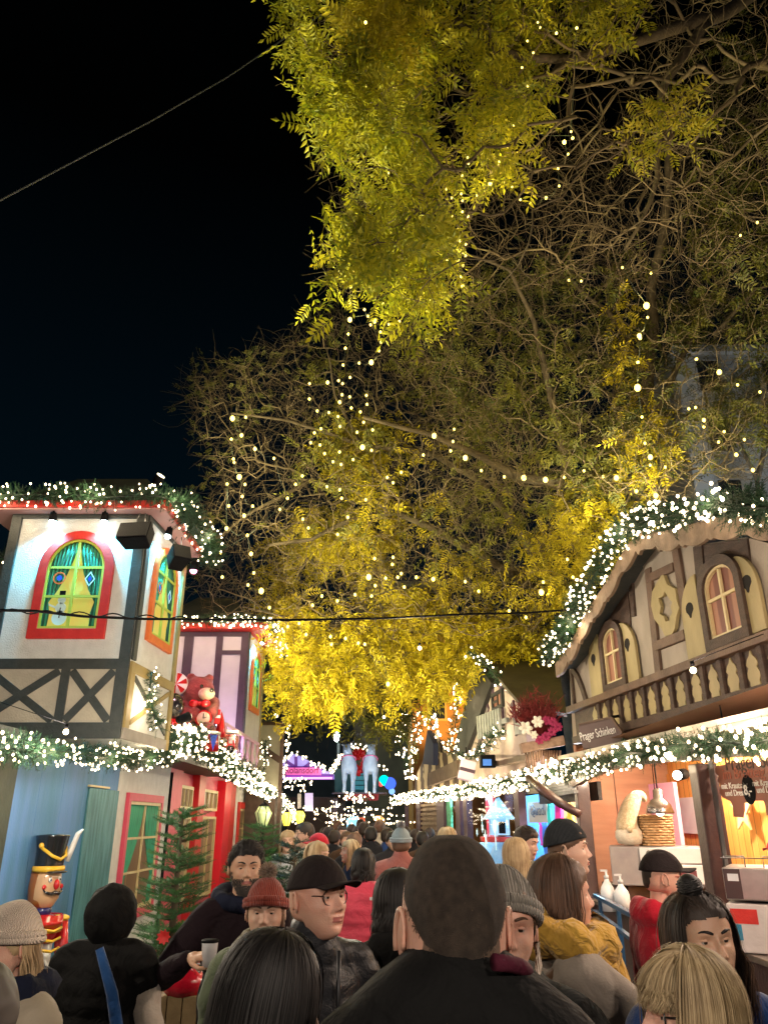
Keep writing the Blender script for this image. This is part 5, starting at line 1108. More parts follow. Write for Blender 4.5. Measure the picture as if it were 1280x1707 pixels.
# cables
def cable(label, pts, r): b = MB(); b.tube(pts, r, 5); o = b.build('cable', M_black, None); tag(o, label, 'cable', 'cables across the sky')
mcab = mat('pale_cable', (.10, .11, .12), .5)
def cab(label, pts, r, m): o = MB().tube(pts, r, 5).build('cable', m, None); tag(o, label, 'cable')
cab('thin pale cable rising from the left edge into the tree top', [at(-30, 345, 6), at(0, 333, 6.3), at(120, 270, 7), at(250, 202, 7.6), at(380, 127, 8.2), at(490, 52, 8.8), at(590, -10, 9)], .012, mcab)
cab('black twisted cable across the lane in front of the near turret', [at(-20, 1017, 6.0), at(60, 1019, 6.2), at(140, 1028, 6.6), at(240, 1032, 7.2), at(330, 1033, 7.6), at(480, 1034, 8), at(640, 1031, 8.2), at(780, 1024, 8.6), at(880, 1022, 9.0), at(1040, 1010, 9.6)], .013, M_black)
b = MB(); pts = [at(-20 + i * 8, 1017 + 7 * math.sin(i * .9) * .5 + min(15, i * .35), 6.0 + i * .03) for i in range(60)]; b.tube(pts, .006, 4); tag(b.build('cable', M_black, None), 'thinner wire twisted round the black cable', 'cable')
# ================================================================ TREES
M_bark = mat('bark', (.10, .075, .045), .85, (.055, .042, .025), 6, .8, 25)
M_twig = mat('twig_bark', (.16, .12, .066), .8, (.085, .062, .035), 2, 0)
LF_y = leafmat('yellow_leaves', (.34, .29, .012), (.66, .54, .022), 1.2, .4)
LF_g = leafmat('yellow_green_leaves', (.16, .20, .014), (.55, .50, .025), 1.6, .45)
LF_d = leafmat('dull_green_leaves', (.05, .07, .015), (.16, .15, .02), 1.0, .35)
def leaf_tmpl(n=6, L=.36, l=.115, w=.040):
    """a pinnate leaf along +z: midrib and pairs of drooping leaflets"""
    V = []; F = []
    def leaflet(p, d, nrm, l_):
        s = d.cross(nrm).normalized() * w * .5 * random.uniform(.85, 1.15); k = len(V); q = p + d * l_
        V.extend([p, p + d * l_ * .45 + s + nrm * .004, q - nrm * l_ * .12, p + d * l_ * .45 - s + nrm * .004]); F.append((k, k + 1, k + 2, k + 3))
    for i in range(n):
        z = L * (.12 + .86 * i / n); cv = Vector((0, .10 * (z / L) ** 2, z)); ll = l * (.75 + .4 * math.sin(PI * (i + 1) / (n + 1)))
        for s in (-1, 1):
            d = Vector((s, random.uniform(-.35, .35), .55 + random.uniform(-.15, .2))).normalized(); leaflet(cv, d, Vector((0, -1, random.uniform(-.3, .3))).normalized(), ll)
    leaflet(Vector((0, .1, L)), Vector((0, .15, 1)).normalized(), Vector((0, -1, 0)), l)
    k = len(V); V += [Vector((-.003, 0, 0)), Vector((.003, 0, 0)), Vector((.001, .10, L)), Vector((-.001, .10, L))]; F.append((k, k + 1, k + 2, k + 3))
    return np.array([v[:] for v in V]), np.array(F)
LT = [leaf_tmpl(random.choice((4, 5, 6)), random.uniform(.28, .42)) for _ in range(6)]
def inpoly(x, y, P):
    c = False; j = len(P) - 1
    for i in range(len(P)):
        if (P[i][1] > y) != (P[j][1] > y) and x < (P[j][0] - P[i][0]) * (y - P[i][1]) / (P[j][1] - P[i][1]) + P[i][0]: c = not c
        j = i
    return c
def region_pts(poly, n, Y0, Y1, noise_s=.0, thr=0.0, bend=0):
    """points filling the volume whose outline is poly (pixels) between distances Y0 and Y1"""
    out = []; xs = [p[0] for p in poly]; ys = [p[1] for p in poly]; tries = 0
    while len(out) < n and tries < n * 40:
        tries += 1
        x, y = random.uniform(min(xs), max(xs)), random.uniform(min(ys), max(ys))
        if not inpoly(x, y, poly): continue
        Y = random.uniform(Y0, Y1); p = at(x, y, Y)
        if noise_s and mnoise.noise(p * noise_s) < thr: continue
        out.append(p)
    return out
def grow(limbs, pts, bf=.2):
    """Prim style tree: every point joins the node with the least distance + bf * path length"""
    N0 = []; par = []; pl = []
    for L in limbs:
        P = resample(L, .35); base = -1
        if N0:
            d = [(Vector(P[0]) - Vector(q)).length for q in N0]; base = int(np.argmin(d))
        for i, p in enumerate(P):
            N0.append(p[:]); k = len(N0) - 1; par.append((k - 1) if i else base); pl.append(0 if par[k] < 0 else pl[par[k]] + (Vector(N0[k]) - Vector(N0[par[k]])).length)
    nl = len(N0)
    X = np.array([p[:] for p in pts]); n = len(X); best = np.full(n, 1e9); bp = np.zeros(n, int); dist = np.zeros(n); done = np.zeros(n, bool)
    def upd(k):
        d = np.linalg.norm(X - np.array(N0[k]), axis=1); c = d + bf * pl[k]; m = (c < best) & ~done; best[m] = c[m]; bp[m] = k; dist[m] = d[m]
    for k in range(nl): upd(k)
    for _ in range(n):
        b = np.where(done, 1e9, best); i = int(np.argmin(b)); done[i] = True
        N0.append(tuple(X[i])); par.append(int(bp[i])); pl.append(pl[bp[i]] + dist[i]); upd(len(N0) - 1)
    return np.array(N0), np.array(par), nl
def prisms(P, Q, R1, R2, k):
    D = Q - P; L = np.linalg.norm(D, axis=1, keepdims=True) + 1e-9; D = D / L
    h = np.where(np.abs(D[:, 2:3]) > .9, np.array([[1., 0, 0]]), np.array([[0., 0, 1]])); A = np.cross(D, h); A /= np.linalg.norm(A, axis=1, keepdims=True); B = np.cross(D, A)
    t = np.arange(k) * 2 * PI / k; C = A[:, None] * np.cos(t)[None, :, None] + B[:, None] * np.sin(t)[None, :, None]
    V = np.concatenate([P[:, None] + C * R1[:, None, None], Q[:, None] + C * R2[:, None, None]], 1).reshape(-1, 3)
    F = np.array([[i, (i + 1) % k, k + (i + 1) % k, k + i] for i in range(k)])[None] + (np.arange(len(P)) * 2 * k)[:, None, None]
    return V, F.reshape(-1, 4)
def tree(label, limbs, pts, leaves, limb_r, twigs=2500, r0=.0042, tl=.5, bf=.2, name='deciduous_tree', group='street trees over the huts', wig=.09):
    t = thing(name, label, 'tree', limbs[0][0], group=group)
    N, par, nl = grow(limbs, pts, bf); n = len(N)
    cnt = np.zeros(n); ch = np.zeros(n, int)
    for i in range(n):
        if par[i] >= 0: ch[par[i]] += 1
    order = list(range(n))[::-1]; cnt[ch == 0] = 1
    for i in order:
        if par[i] >= 0: cnt[par[i]] += max(cnt[i], 1)
    R = r0 * np.maximum(cnt, 1) ** .42
    tr = MB()
    for L, (ra, rb) in zip(limbs, limb_r):
        P = resample(L, .3); m = len(P); P = [p + Vector((mnoise.noise(p * .9), mnoise.noise(p * .9 + Vector((5, 5, 5))), 0)) * .12 * min(1, i / 4) for i, p in enumerate(P)]
        tr.tube(P, [ra + (rb - ra) * (i / max(1, m - 1)) ** .8 for i in range(m)], 9)
    tr.build('trunk', M_bark, t)
    idx = np.array([i for i in range(nl, n)]); P = N[par[idx]]; Q = N[idx]; ra = np.minimum(R[par[idx]], .09); rb = R[idx]; ra = np.minimum(ra, rb * 1.5)
    mid = (P + Q) / 2 + rng.normal(size=P.shape) * np.linalg.norm(Q - P, axis=1, keepdims=True) * wig
    V1, F1_ = prisms(P, mid, ra, (ra + rb) / 2, 5); V2, F2_ = prisms(mid, Q, (ra + rb) / 2, rb, 5)
    npmesh('branches', np.vstack([V1, V2]), np.vstack([F1_, F2_ + len(V1)]), M_twig, t, True)
    # curling twigs
    b = rng.integers(nl, n, twigs); p = N[b]; d = rng.normal(size=(twigs, 3)); out = p - N[par[b]]; out /= np.linalg.norm(out, axis=1, keepdims=True) + 1e-6; d = d * .8 + out; d /= np.linalg.norm(d, axis=1, keepdims=True)
    c = rng.normal(size=(twigs, 3)) * .55; Vs = []; Fs = []; k0 = 0; r = np.full(twigs, .0031); l = rng.uniform(.4, 1, twigs)[:, None] * tl / 4
    for s in range(4):
        q = p + d * l; r2 = r * .8; V, F = prisms(p, q, r, r2, 3); Vs.append(V); Fs.append(F + k0); k0 += len(V); p = q; r = r2; d = d + c * .45 + np.array([0, 0, .06]); d /= np.linalg.norm(d, axis=1, keepdims=True)
    npmesh('twigs', np.vstack(Vs), np.vstack(Fs), M_twig, t)
    for nm, m, L, sc, droop in leaves:
        X = np.array([q[:] for q in L]); n_ = len(X); Vs = []; Fs = []; k0 = 0
        d = rng.normal(size=(n_, 3)) * np.array([1, 1, .5]) + np.array([0, 0, -droop])
        for k in range(6):
            s = slice(k, None, 6); V, F = scatter(LT[k], X[s], d[s], sc * rng.uniform(.65, 1.15, len(X[s]))); Vs.append(V); Fs.append(F + k0); k0 += len(V)
        npmesh(nm, np.vstack(Vs), np.vstack(Fs), m, t)
    return t
def clump(pts, k, r):
    out = []
    for p in pts:
        for _ in range(k): out.append(p + Vector((random.gauss(0, r), random.gauss(0, r), random.gauss(0, r))))
    return out
def A(x, y, Y): return at(x, y, Y)
# ---- T3 nearest tree: hanging column of leaves at the top, trunk outside the frame on the right
L1 = [(478, -60), (760, -60), (740, 60), (700, 130), (705, 250), (740, 330), (720, 420), (745, 470), (700, 500), (640, 480), (590, 420), (568, 330), (552, 230), (510, 130), (490, 40)]
L1b = [(545, 300), (760, 250), (740, 560), (640, 560), (560, 520), (535, 420)]
L2 = [(780, 40), (905, 60), (890, 150), (840, 290), (800, 280), (785, 160)]; L2b = [(760, -60), (1040, -60), (1020, 70), (900, 80), (780, 60)]
L3 = [(1010, 285), (1045, 200), (1100, 150), (1165, 150), (1160, 230), (1090, 260), (1040, 295)]
near_web = [(520, -60), (1340, -60), (1340, 420), (1000, 470), (760, 520), (540, 480)]
R_ = region_pts
w1 = R_(L1, 270, 6.0, 8.4, 1.1, .20) + R_(L1, 60, 6, 8.6); w2 = R_(L2, 90, 6.5, 8.2); w2b = R_(L2b, 100, 6, 8, 1.1, .05); w3 = R_(L3, 26, 6.6, 7.0)
limbs3 = [[Vector((9.5, 7, 0)), Vector((9.2, 7.2, 6)), A(1330, -40, 8.5), A(1180, 30, 7.8), A(1040, 70, 7.6), A(940, 100, 7.5), A(870, 95, 7.3), A(760, 40, 7.2), A(640, 60, 7.2)],
          [A(1180, 30, 7.8), A(1100, 150, 8), A(1090, 300, 8.4), A(1040, 420, 8.8)], [A(940, 100, 7.5), A(860, 220, 7.8), A(780, 360, 8.2)], [A(760, 40, 7.2), A(690, 200, 7.4), A(680, 400, 7.8)]]
leavesA = [q + Vector((0, 0, -abs(random.gauss(0, .22)))) for q in clump(w1, 5, .10)] + clump(R_(L1b, 80, 7, 9, 1.1, .0), 4, .15)
tree('nearest tree with a hanging column of yellow green leaves at the top centre', limbs3, w1 + w2 + w2b + w3 + R_(near_web, 1150, 6.5, 10.5),
     [('yellow_leaves', LF_y, clump(R_([(580, -40), (730, -40), (720, 90), (660, 120), (600, 90)], 40, 5.8, 7), 6, .12), .9, .9), ('leaves', LF_g, leavesA + clump(w2, 5, .14) + clump(w2b, 4, .2), .92, .8), ('leaf_cluster', leafmat('fresh_leaves', (.28, .32, .02), (.5, .42, .03), 2, .45), clump(w3, 3, .06), .8, .9)], [(.4, .035), (.1, .02), (.07, .02), (.05, .02)], 3800, tl=.55)
# ---- T1 big tree behind the ham stall
web1 = [(800, 300), (1340, 60), (1340, 760), (1120, 840), (980, 820), (760, 860), (700, 700), (640, 520)]
y6 = [(760, 470), (1000, 420), (1340, 520), (1340, 680), (1100, 800), (980, 830), (820, 760), (720, 620)]
y8 = [(1015, 480), (1060, 480), (1050, 600), (1110, 700), (1120, 780), (1090, 820), (1030, 780), (1020, 640)]
y7 = [(930, 830), (1020, 810), (1060, 860), (1010, 950), (960, 1050), (900, 1010), (880, 900)]
limbs1 = [[Vector((5.6, 14.5, 0)), A(1088, 840, 14.3), A(1074, 720, 13.8), A(1080, 620, 13.4), A(1090, 500, 12.8), A(1105, 360, 12), A(1120, 200, 11.2)],
          [A(1080, 825, 14.3), A(1000, 795, 13.8), A(935, 805, 13.2), A(870, 798, 12.6), A(800, 760, 12), A(720, 720, 11.6), A(610, 700, 11.4)], [A(1074, 720, 13.8), A(1130, 620, 13), A(1190, 480, 12.4), A(1270, 420, 12)],
          [A(950, 800, 13.4), A(920, 680, 12.6), A(890, 540, 12), A(850, 450, 11.4), A(760, 420, 11)], [A(1080, 620, 13.4), A(1010, 520, 12.6), A(900, 420, 12), A(830, 430, 11.6)], [A(1190, 560, 12.8), A(1260, 480, 12), A(1330, 460, 11.6)]]
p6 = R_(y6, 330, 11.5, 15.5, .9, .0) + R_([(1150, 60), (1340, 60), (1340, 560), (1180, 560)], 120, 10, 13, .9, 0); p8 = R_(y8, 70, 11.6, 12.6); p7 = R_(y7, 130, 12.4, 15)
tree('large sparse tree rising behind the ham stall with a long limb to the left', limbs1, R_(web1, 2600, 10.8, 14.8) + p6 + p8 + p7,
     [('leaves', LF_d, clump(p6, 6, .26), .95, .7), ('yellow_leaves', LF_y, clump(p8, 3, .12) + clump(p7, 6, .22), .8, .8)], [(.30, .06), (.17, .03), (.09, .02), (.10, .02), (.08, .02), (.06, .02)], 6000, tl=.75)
# ---- T2 tree over the lane with bright yellow lower leaves
web2 = [(300, 640), (420, 590), (560, 520), (720, 560), (860, 700), (960, 900), (900, 1060), (700, 1060), (500, 1040), (330, 1030), (320, 900), (360, 800)]
yB = [(438, 905), (520, 860), (600, 840), (700, 870), (760, 930), (860, 960), (930, 940), (985, 990), (930, 1090), (800, 1110), (770, 1150), (690, 1150), (640, 1120), (570, 1170), (520, 1165), (480, 1200), (445, 1165), (436, 1060)]
y5 = [(530, 730), (620, 690), (700, 720), (760, 780), (740, 870), (600, 860), (540, 800)]
yD = [(540, 1130), (720, 1110), (680, 1190), (640, 1215), (600, 1200), (550, 1215)]
tips = [(290, 660), (330, 590), (420, 590), (560, 480), (600, 560), (480, 640), (380, 800), (330, 1000), (290, 960), (330, 820)]
limbs2 = [[Vector((4.3, 17.5, 0)), A(935, 1075, 17.4), A(945, 1040, 17), A(905, 995, 16.6), A(860, 960, 16), A(800, 925, 15.5), A(720, 880, 15), A(660, 855, 14.6), A(600, 862, 14.4), A(520, 900, 14), A(450, 910, 13.8)],
          [A(905, 995, 16.6), A(890, 920, 16.2), A(850, 860, 15.8), A(800, 800, 15), A(730, 760, 14.5), A(600, 740, 14), A(480, 700, 13.4), A(380, 690, 13)], [A(660, 855, 14.6), A(600, 820, 14.4), A(520, 800, 14), A(430, 850, 13.6), A(360, 900, 13.2)],
          [A(945, 1040, 17), A(840, 1030, 16.4), A(720, 1035, 16), A(600, 1050, 15.6), A(500, 1035, 15), A(400, 1010, 14.4)], [A(600, 740, 14), A(560, 660, 13.4), A(540, 580, 13)]]
pB = R_(yB, 400, 14.0, 18.0, .7, .10) + R_([(440, 1050), (930, 1050), (930, 1090), (760, 1150), (560, 1170), (470, 1190)], 170, 14, 17); p5 = R_(y5, 110, 13.8, 16, .7, -.1); pM = R_([(520, 560), (900, 560), (980, 800), (860, 930), (640, 880), (480, 900)], 140, 12.5, 15.5, .8, .03); pD = R_(yD, 60, 18, 21); pT = R_(tips, 130, 12.6, 14.2)
tree('tree leaning over the lane with bright yellow lower leaves and bare upper twigs', limbs2, R_(web2, 2900, 12.6, 16.4) + pB + p5 + pD + pT + pM,
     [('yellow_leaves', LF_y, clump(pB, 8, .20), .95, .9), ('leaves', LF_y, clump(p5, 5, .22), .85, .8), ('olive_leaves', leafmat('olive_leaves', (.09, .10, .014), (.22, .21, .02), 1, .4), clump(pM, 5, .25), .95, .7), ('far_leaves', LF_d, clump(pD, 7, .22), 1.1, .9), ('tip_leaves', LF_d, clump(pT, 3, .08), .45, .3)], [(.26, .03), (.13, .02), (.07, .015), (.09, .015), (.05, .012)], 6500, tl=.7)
# ---- small bare tree in front of the pale office wall
limbs4 = [[Vector((11.5, 23, 0)), A(1262, 800, 22), A(1235, 740, 21.6), A(1215, 690, 21)], [A(1262, 800, 22), A(1285, 720, 21.5), A(1300, 650, 21)]]
tree('small bare dark tree in front of the pale wall at the right edge', limbs4, R_([(1150, 690), (1340, 600), (1340, 800), (1200, 800)], 500, 20, 23), [('leaves', LF_d, R_([(1150, 640), (1340, 560), (1340, 700), (1190, 700)], 260, 19, 22), 1, .5)], [(.2, .05), (.1, .03)], 1200, tl=1.0)
# ---- bulbs in the trees
def zl(s, ox, oy, kx, ky): return [(ox + a * kx, oy + b * ky, c) for a, b, c in s]
S5 = [(345,97,1),(348,380,1),(445,768,2),(420,880,1),(405,915,1),(457,912,1),(417,960,1),(343,1062,2),(407,1043,1),(380,1067,1),(460,1065,1),(291,1085,1),(300,1140,1),(288,1210,2),(280,1272,2),(273,1342,2),(275,1420,3),(340,1375,1),(393,1265,2),(422,1350,1),(356,1405,1),(385,1425,3),(367,1443,1),(411,1475,1),(413,1520,1),(405,1558,1),(370,1610,3),(316,1613,1),(255,1548,1),(268,1484,1),(245,1622,1),(634,1335,3),(555,945,1),(618,885,1),(497,993,1),(430,1165,1),(440,1037,1),(702,840,1),(730,958,1),(727,878,1),(775,940,1),(798,960,2),(770,860,1),(775,890,1),(720,1015,1),(755,1018,1),(705,1080,1),(763,1070,1),(790,1085,1),(789,1135,1),(708,1150,2),(757,1158,2),(778,1180,1),(767,1230,1),(776,1270,2),(798,698,1),(802,725,1),(773,778,1),(893,705,1),(940,722,3),(943,770,1),(898,815,3),(963,808,1),(995,828,1),(840,867,1),(1033,886,1),(1077,902,1),(1147,878,2),(1200,748,1),(1205,825,1),(1245,683,1),(1258,583,1),(1265,612,2),(1228,630,1),(1040,298,1),(1064,180,1),(1090,232,1),(993,453,1),(1065,380,1),(1002,557,1),(1110,97,1),(1120,120,1),(1193,145,2),(448,1440,1),(495,1428,1)]
S6 = [(430,122,2),(760,1213,1),(740,1358,4),(708,1492,3),(700,1610,1),(633,1188,1),(1232,988,1),(1157,1045,1),(395,1245,1),(450,1248,1),(963,1595,1),(1063,1652,2),(745,1410,1)]
S7 = [(765,52,1),(688,200,2),(752,205,1),(785,178,1),(735,192,1),(610,205,1),(609,271,1),(740,285,2),(783,262,1),(750,253,1),(855,256,1),(643,323,1),(693,330,1),(790,310,1),(829,327,1),(858,294,1),(733,347,1),(741,390,1),(659,400,1),(631,417,1),(843,372,1),(882,405,1),(815,415,1),(278,355,3),(335,350,1),(317,428,2),(273,445,1),(375,487,2),(282,530,1),(285,545,1),(457,528,1),(615,460,1),(655,470,1),(675,507,1),(739,500,1),(838,480,3),(798,533,1),(711,542,1),(746,554,1),(877,493,1),(307,608,3),(332,640,1),(255,638,1),(579,603,1),(550,640,1),(320,692,1),(262,733,1),(365,734,1),(515,700,1),(482,748,1),(328,775,2),(252,830,2),(342,860,1),(227,935,1),(358,940,2),(234,1040,1),(370,1022,1),(345,1074,1),(402,1100,3),(437,1172,1),(478,1228,1),(516,1254,1),(498,1275,1),(475,1255,1),(565,1240,1),(595,1288,1),(700,1297,1),(663,1122,1),(730,1143,1),(806,1116,1),(877,1122,1),(623,1162,1),(865,1040,3),(938,1045,1),(890,960,1),(970,955,1),(967,985,1),(1005,1025,1),(1018,1083,1),(990,1041,1),(1070,1041,1),(1143,1049,2),(704,1330,1),(765,1305,1),(820,1325,1),(848,1330,1),(948,1502,2),(1147,430,3),(1228,455,1),(1218,495,1),(1233,402,1),(1100,513,1),(945,610,1),(1005,588,1),(970,633,1),(852,706,1),(775,782,1),(731,856,1),(685,650,1),(740,663,1),(748,700,1),(581,790,1),(605,828,1),(893,1077,1)]
S8 = [(38,500,3),(104,552,1),(198,578,1),(278,582,3),(367,590,3),(443,580,1),(603,577,1),(658,582,3),(740,637,2),(820,655,3),(745,212,4),(1080,148,3),(985,95,1),(748,107,1),(1155,200,1),(1247,229,1),(955,298,1),(983,293,1),(1017,345,2),(1017,372,1),(1100,392,1),(1077,435,1),(1183,425,1),(1150,487,2),(1218,550,2),(763,332,1),(775,440,1),(797,497,3),(797,530,1),(858,538,1),(755,8,2),(350,1052,3),(358,1010,1),(218,1128,1),(38,1008,1),(93,1048,1),(287,1155,1),(480,990,1),(457,917,1),(525,553,1)]
B_ = zl(S5, 480, 0, .375, .375) + zl(S6, 800, 0, .375, .375) + zl(S7, 280, 560, .3868, .3866) + zl(S8, 760, 560, .40625, .4064)
TB = emat('tree_bulb', (1, .72, .13), 3.6)
def bdep(x, y): return float(np.interp(y, [0, 300, 600, 900, 1100], [6.0, 7.4, 10.2, 12.2, 13.4]))
zones = [('string of warm bulbs at the very top of the near tree', lambda x, y: y < 230), ('string of bulbs hanging down the left side of the near leaf column', lambda x, y: y < 620 and x < 700), ('string of bulbs right of the near leaf column', lambda x, y: y < 520 and x < 1000),
         ('string of large bulbs in the far right branches', lambda x, y: x > 1000 and y < 860), ('string of bulbs along the big bare limb in the middle', lambda x, y: y > 700 and x > 720 and y < 860), ('string of bulbs through the left outer twigs', lambda x, y: x < 480), ('string of bulbs in the bare twigs of the centre', lambda x, y: y < 860), ('string of bulbs among the bright yellow lower leaves', lambda x, y: True)]
rest = B_[:]
for lb, f in zones:
    S = [b for b in rest if f(b[0], b[1])]; rest = [b for b in rest if not f(b[0], b[1])]
    if not S: continue
    cur = min(S, key=lambda b: b[1]); ch_ = [cur]; S.remove(cur)
    while S: cur = min(S, key=lambda b: (b[0] - cur[0]) ** 2 + (b[1] - cur[1]) ** 2); S.remove(cur); ch_.append(cur)
    P = [at(x, y, bdep(x, y)) for x, y, c in ch_]; t = thing('string_light', lb, 'string lights', P[0], group='bulb strings in the trees'); wr_ = MB(); inv = W(t).inverted()
    for i, (p, q) in enumerate(zip(P, P[1:])):
        if (p - q).length < 1.6: wr_.tube([p + Vector((0, 0, .04)), (p + q) / 2 - Vector((0, 0, .06)), q + Vector((0, 0, .04))], .004, 4)
    wr_.build('wire', WIREM, t)
    r1 = .020
    bulbs(t, P[:1], r1, TB)
    me = BULBME[(r1, TB.name)]
    for (x, y, c), p in list(zip(ch_, P))[1:]:
        o = bpy.data.objects.new('bulb', me); COL.objects.link(o); o.parent = t; o.location = inv @ p; k = (.85, 1.0, 1.35, 1.9, 2.6)[c] * p.y / 11; o.scale = (k,) * 3
        if c > 1: lamp('POINT', p - Vector((0, .12, 0)), (0, 0, 2, 4, 9)[c], (1, .78, .25), .04)
# floodlights added on roofs and balcony, fixtures included, to light the crowns
def added_flood(label, p, tgt, e, c, ang=80, r=.15):
    p = Vector(p); d = (Vector(tgt) - p).normalized(); t = thing('floodlight', label, 'floodlight', p, group='floodlights added to light the crowns')
    MB().tube([p - d * .18, p], [.05, .065], 12).build('housing', M_black, t); MB().tube([p + d * .001, p + d * .01], .055, 12).build('lens', emat('added_flood_lens', (1, .85, .5), 4), t); MB().tube([p - d * .1, p - d * .1 - Vector((0, 0, .25))], .012, 6).build('bracket', M_metal, t)
    lamp('SPOT', p + d * .05, e, c, r, tgt, ang, blend=.8)
FC = (1, .80, .36)
added_flood('added floodlight on the near turret roof aimed at the tree top', (-3.0, 9.3, 6.1), A(640, 250, 7.4), 1500, (1, .92, .42), 75)
added_flood('added floodlight on the ham stall roof aimed at the tree top', (3.9, 8.3, 5.2), A(980, 250, 8.6), 520, (1, .76, .42), 100)
added_flood('added floodlight at the back of the near turret roof aimed over the lane', (-3.3, 10.5, 5.5), A(600, 700, 14), 1350, (1, .86, .45), 80)
added_flood('added floodlight on the far end board aimed back at the yellow leaves', (-2.7, 19.6, 4.25), (0.2, 15.5, 6.2), 430, (1, .88, .42), 110)
added_flood('added floodlight on the balcony aimed up into the limb', (-2.62, 10.5, 3.1), A(700, 1060, 15), 1500, (1, .88, .42), 80)
added_flood('added floodlight behind the ham stall roof aimed at the large tree', (3.9, 10.6, 5.4), A(1080, 600, 13), 700, (1, .86, .48), 110)
# ================================================================ PEOPLE
def cloth(name, c, bump=.35, sc=9, fine=140, rough=.85, c2=None, sheen=.2, quilt=0, rib=0):
    if name in MATS: return MATS[name]
    m = mat(name, c, rough, c2 or tuple(x * .72 for x in c), 5, 0, sheen=sheen if max(c) > .1 else 0); t = m.node_tree; L = t.links; b = t.nodes['Principled BSDF']; b.inputs['Specular IOR Level'].default_value = .15
    tc = nd(t, 'ShaderNodeTexCoord'); n = nd(t, 'ShaderNodeTexNoise'); n.inputs['Scale'].default_value = sc; n.inputs['Detail'].default_value = 3; n.inputs['Distortion'].default_value = .8; L.new(tc.outputs['Object'], n.inputs['Vector'])
    n2 = nd(t, 'ShaderNodeTexNoise'); n2.inputs['Scale'].default_value = fine; L.new(tc.outputs['Object'], n2.inputs['Vector'])
    b1 = nd(t, 'ShaderNodeBump'); b1.inputs['Strength'].default_value = bump; b1.inputs['Distance'].default_value = .05; L.new(n.outputs['Fac'], b1.inputs['Height'])
    b2 = nd(t, 'ShaderNodeBump'); b2.inputs['Strength'].default_value = .35; b2.inputs['Distance'].default_value = .004; L.new(n2.outputs['Fac'], b2.inputs['Height']); L.new(b1.outputs[0], b2.inputs['Normal']); last = b2
    if rib:
        w_ = nd(t, 'ShaderNodeTexWave'); w_.inputs['Scale'].default_value = rib; w_.inputs['Distortion'].default_value = 1.2; w_.bands_direction = 'X'; L.new(tc.outputs['Object'], w_.inputs['Vector'])
        b3 = nd(t, 'ShaderNodeBump'); b3.inputs['Strength'].default_value = .9; b3.inputs['Distance'].default_value = .006; L.new(w_.outputs['Fac'], b3.inputs['Height']); L.new(b2.outputs[0], b3.inputs['Normal']); last = b3
    L.new(last.outputs[0], b.inputs['Normal']); return m
def skinmat(name, c, c2):
    m = mat(name, c, .48, c2, 14, .12, 220, lo=.3, hi=.75); b = m.node_tree.nodes['Principled BSDF']; b.inputs['Subsurface Weight'].default_value = .12; b.inputs['Subsurface Radius'].default_value = (.5, .15, .08); b.inputs['Subsurface Scale'].default_value = .02; return m
SK = skinmat('skin_light', (.66, .43, .32), (.58, .33, .23)); SK2 = skinmat('skin_rosy', (.66, .40, .29), (.60, .28, .20)); SK3 = skinmat('skin_tan', (.56, .35, .23), (.48, .26, .17))
LIP = mat('lips', (.36, .12, .10), .4); EYEW = mat('eye_white', (.36, .33, .30), .25); IRIS = mat('iris_dark', (.03, .02, .015), .12); GLASSF = mat('spectacle_frame', (.015, .012, .01), .3)
def hairmat(n, c1, c2, r=.62): m = leafmat(n, c1, c2, 14, 0.0); m.node_tree.nodes['Principled BSDF'].inputs['Roughness'].default_value = r; return m
H_black = hairmat('black_hair', (.003, .0025, .0025), (.012, .009, .008)); H_dk = hairmat('dark_brown_hair', (.010, .006, .004), (.035, .020, .012)); H_br = hairmat('brown_hair', (.05, .026, .014), (.15, .08, .045)); H_bl = hairmat('ash_blonde_hair', (.22, .15, .07), (.48, .36, .20)); H_gb = hairmat('golden_blonde_hair', (.30, .19, .09), (.55, .40, .22))
ss = lambda a, b, x: np.clip((x - a) / (b - a), 0, 1) ** 2 * (3 - 2 * np.clip((x - a) / (b - a), 0, 1))
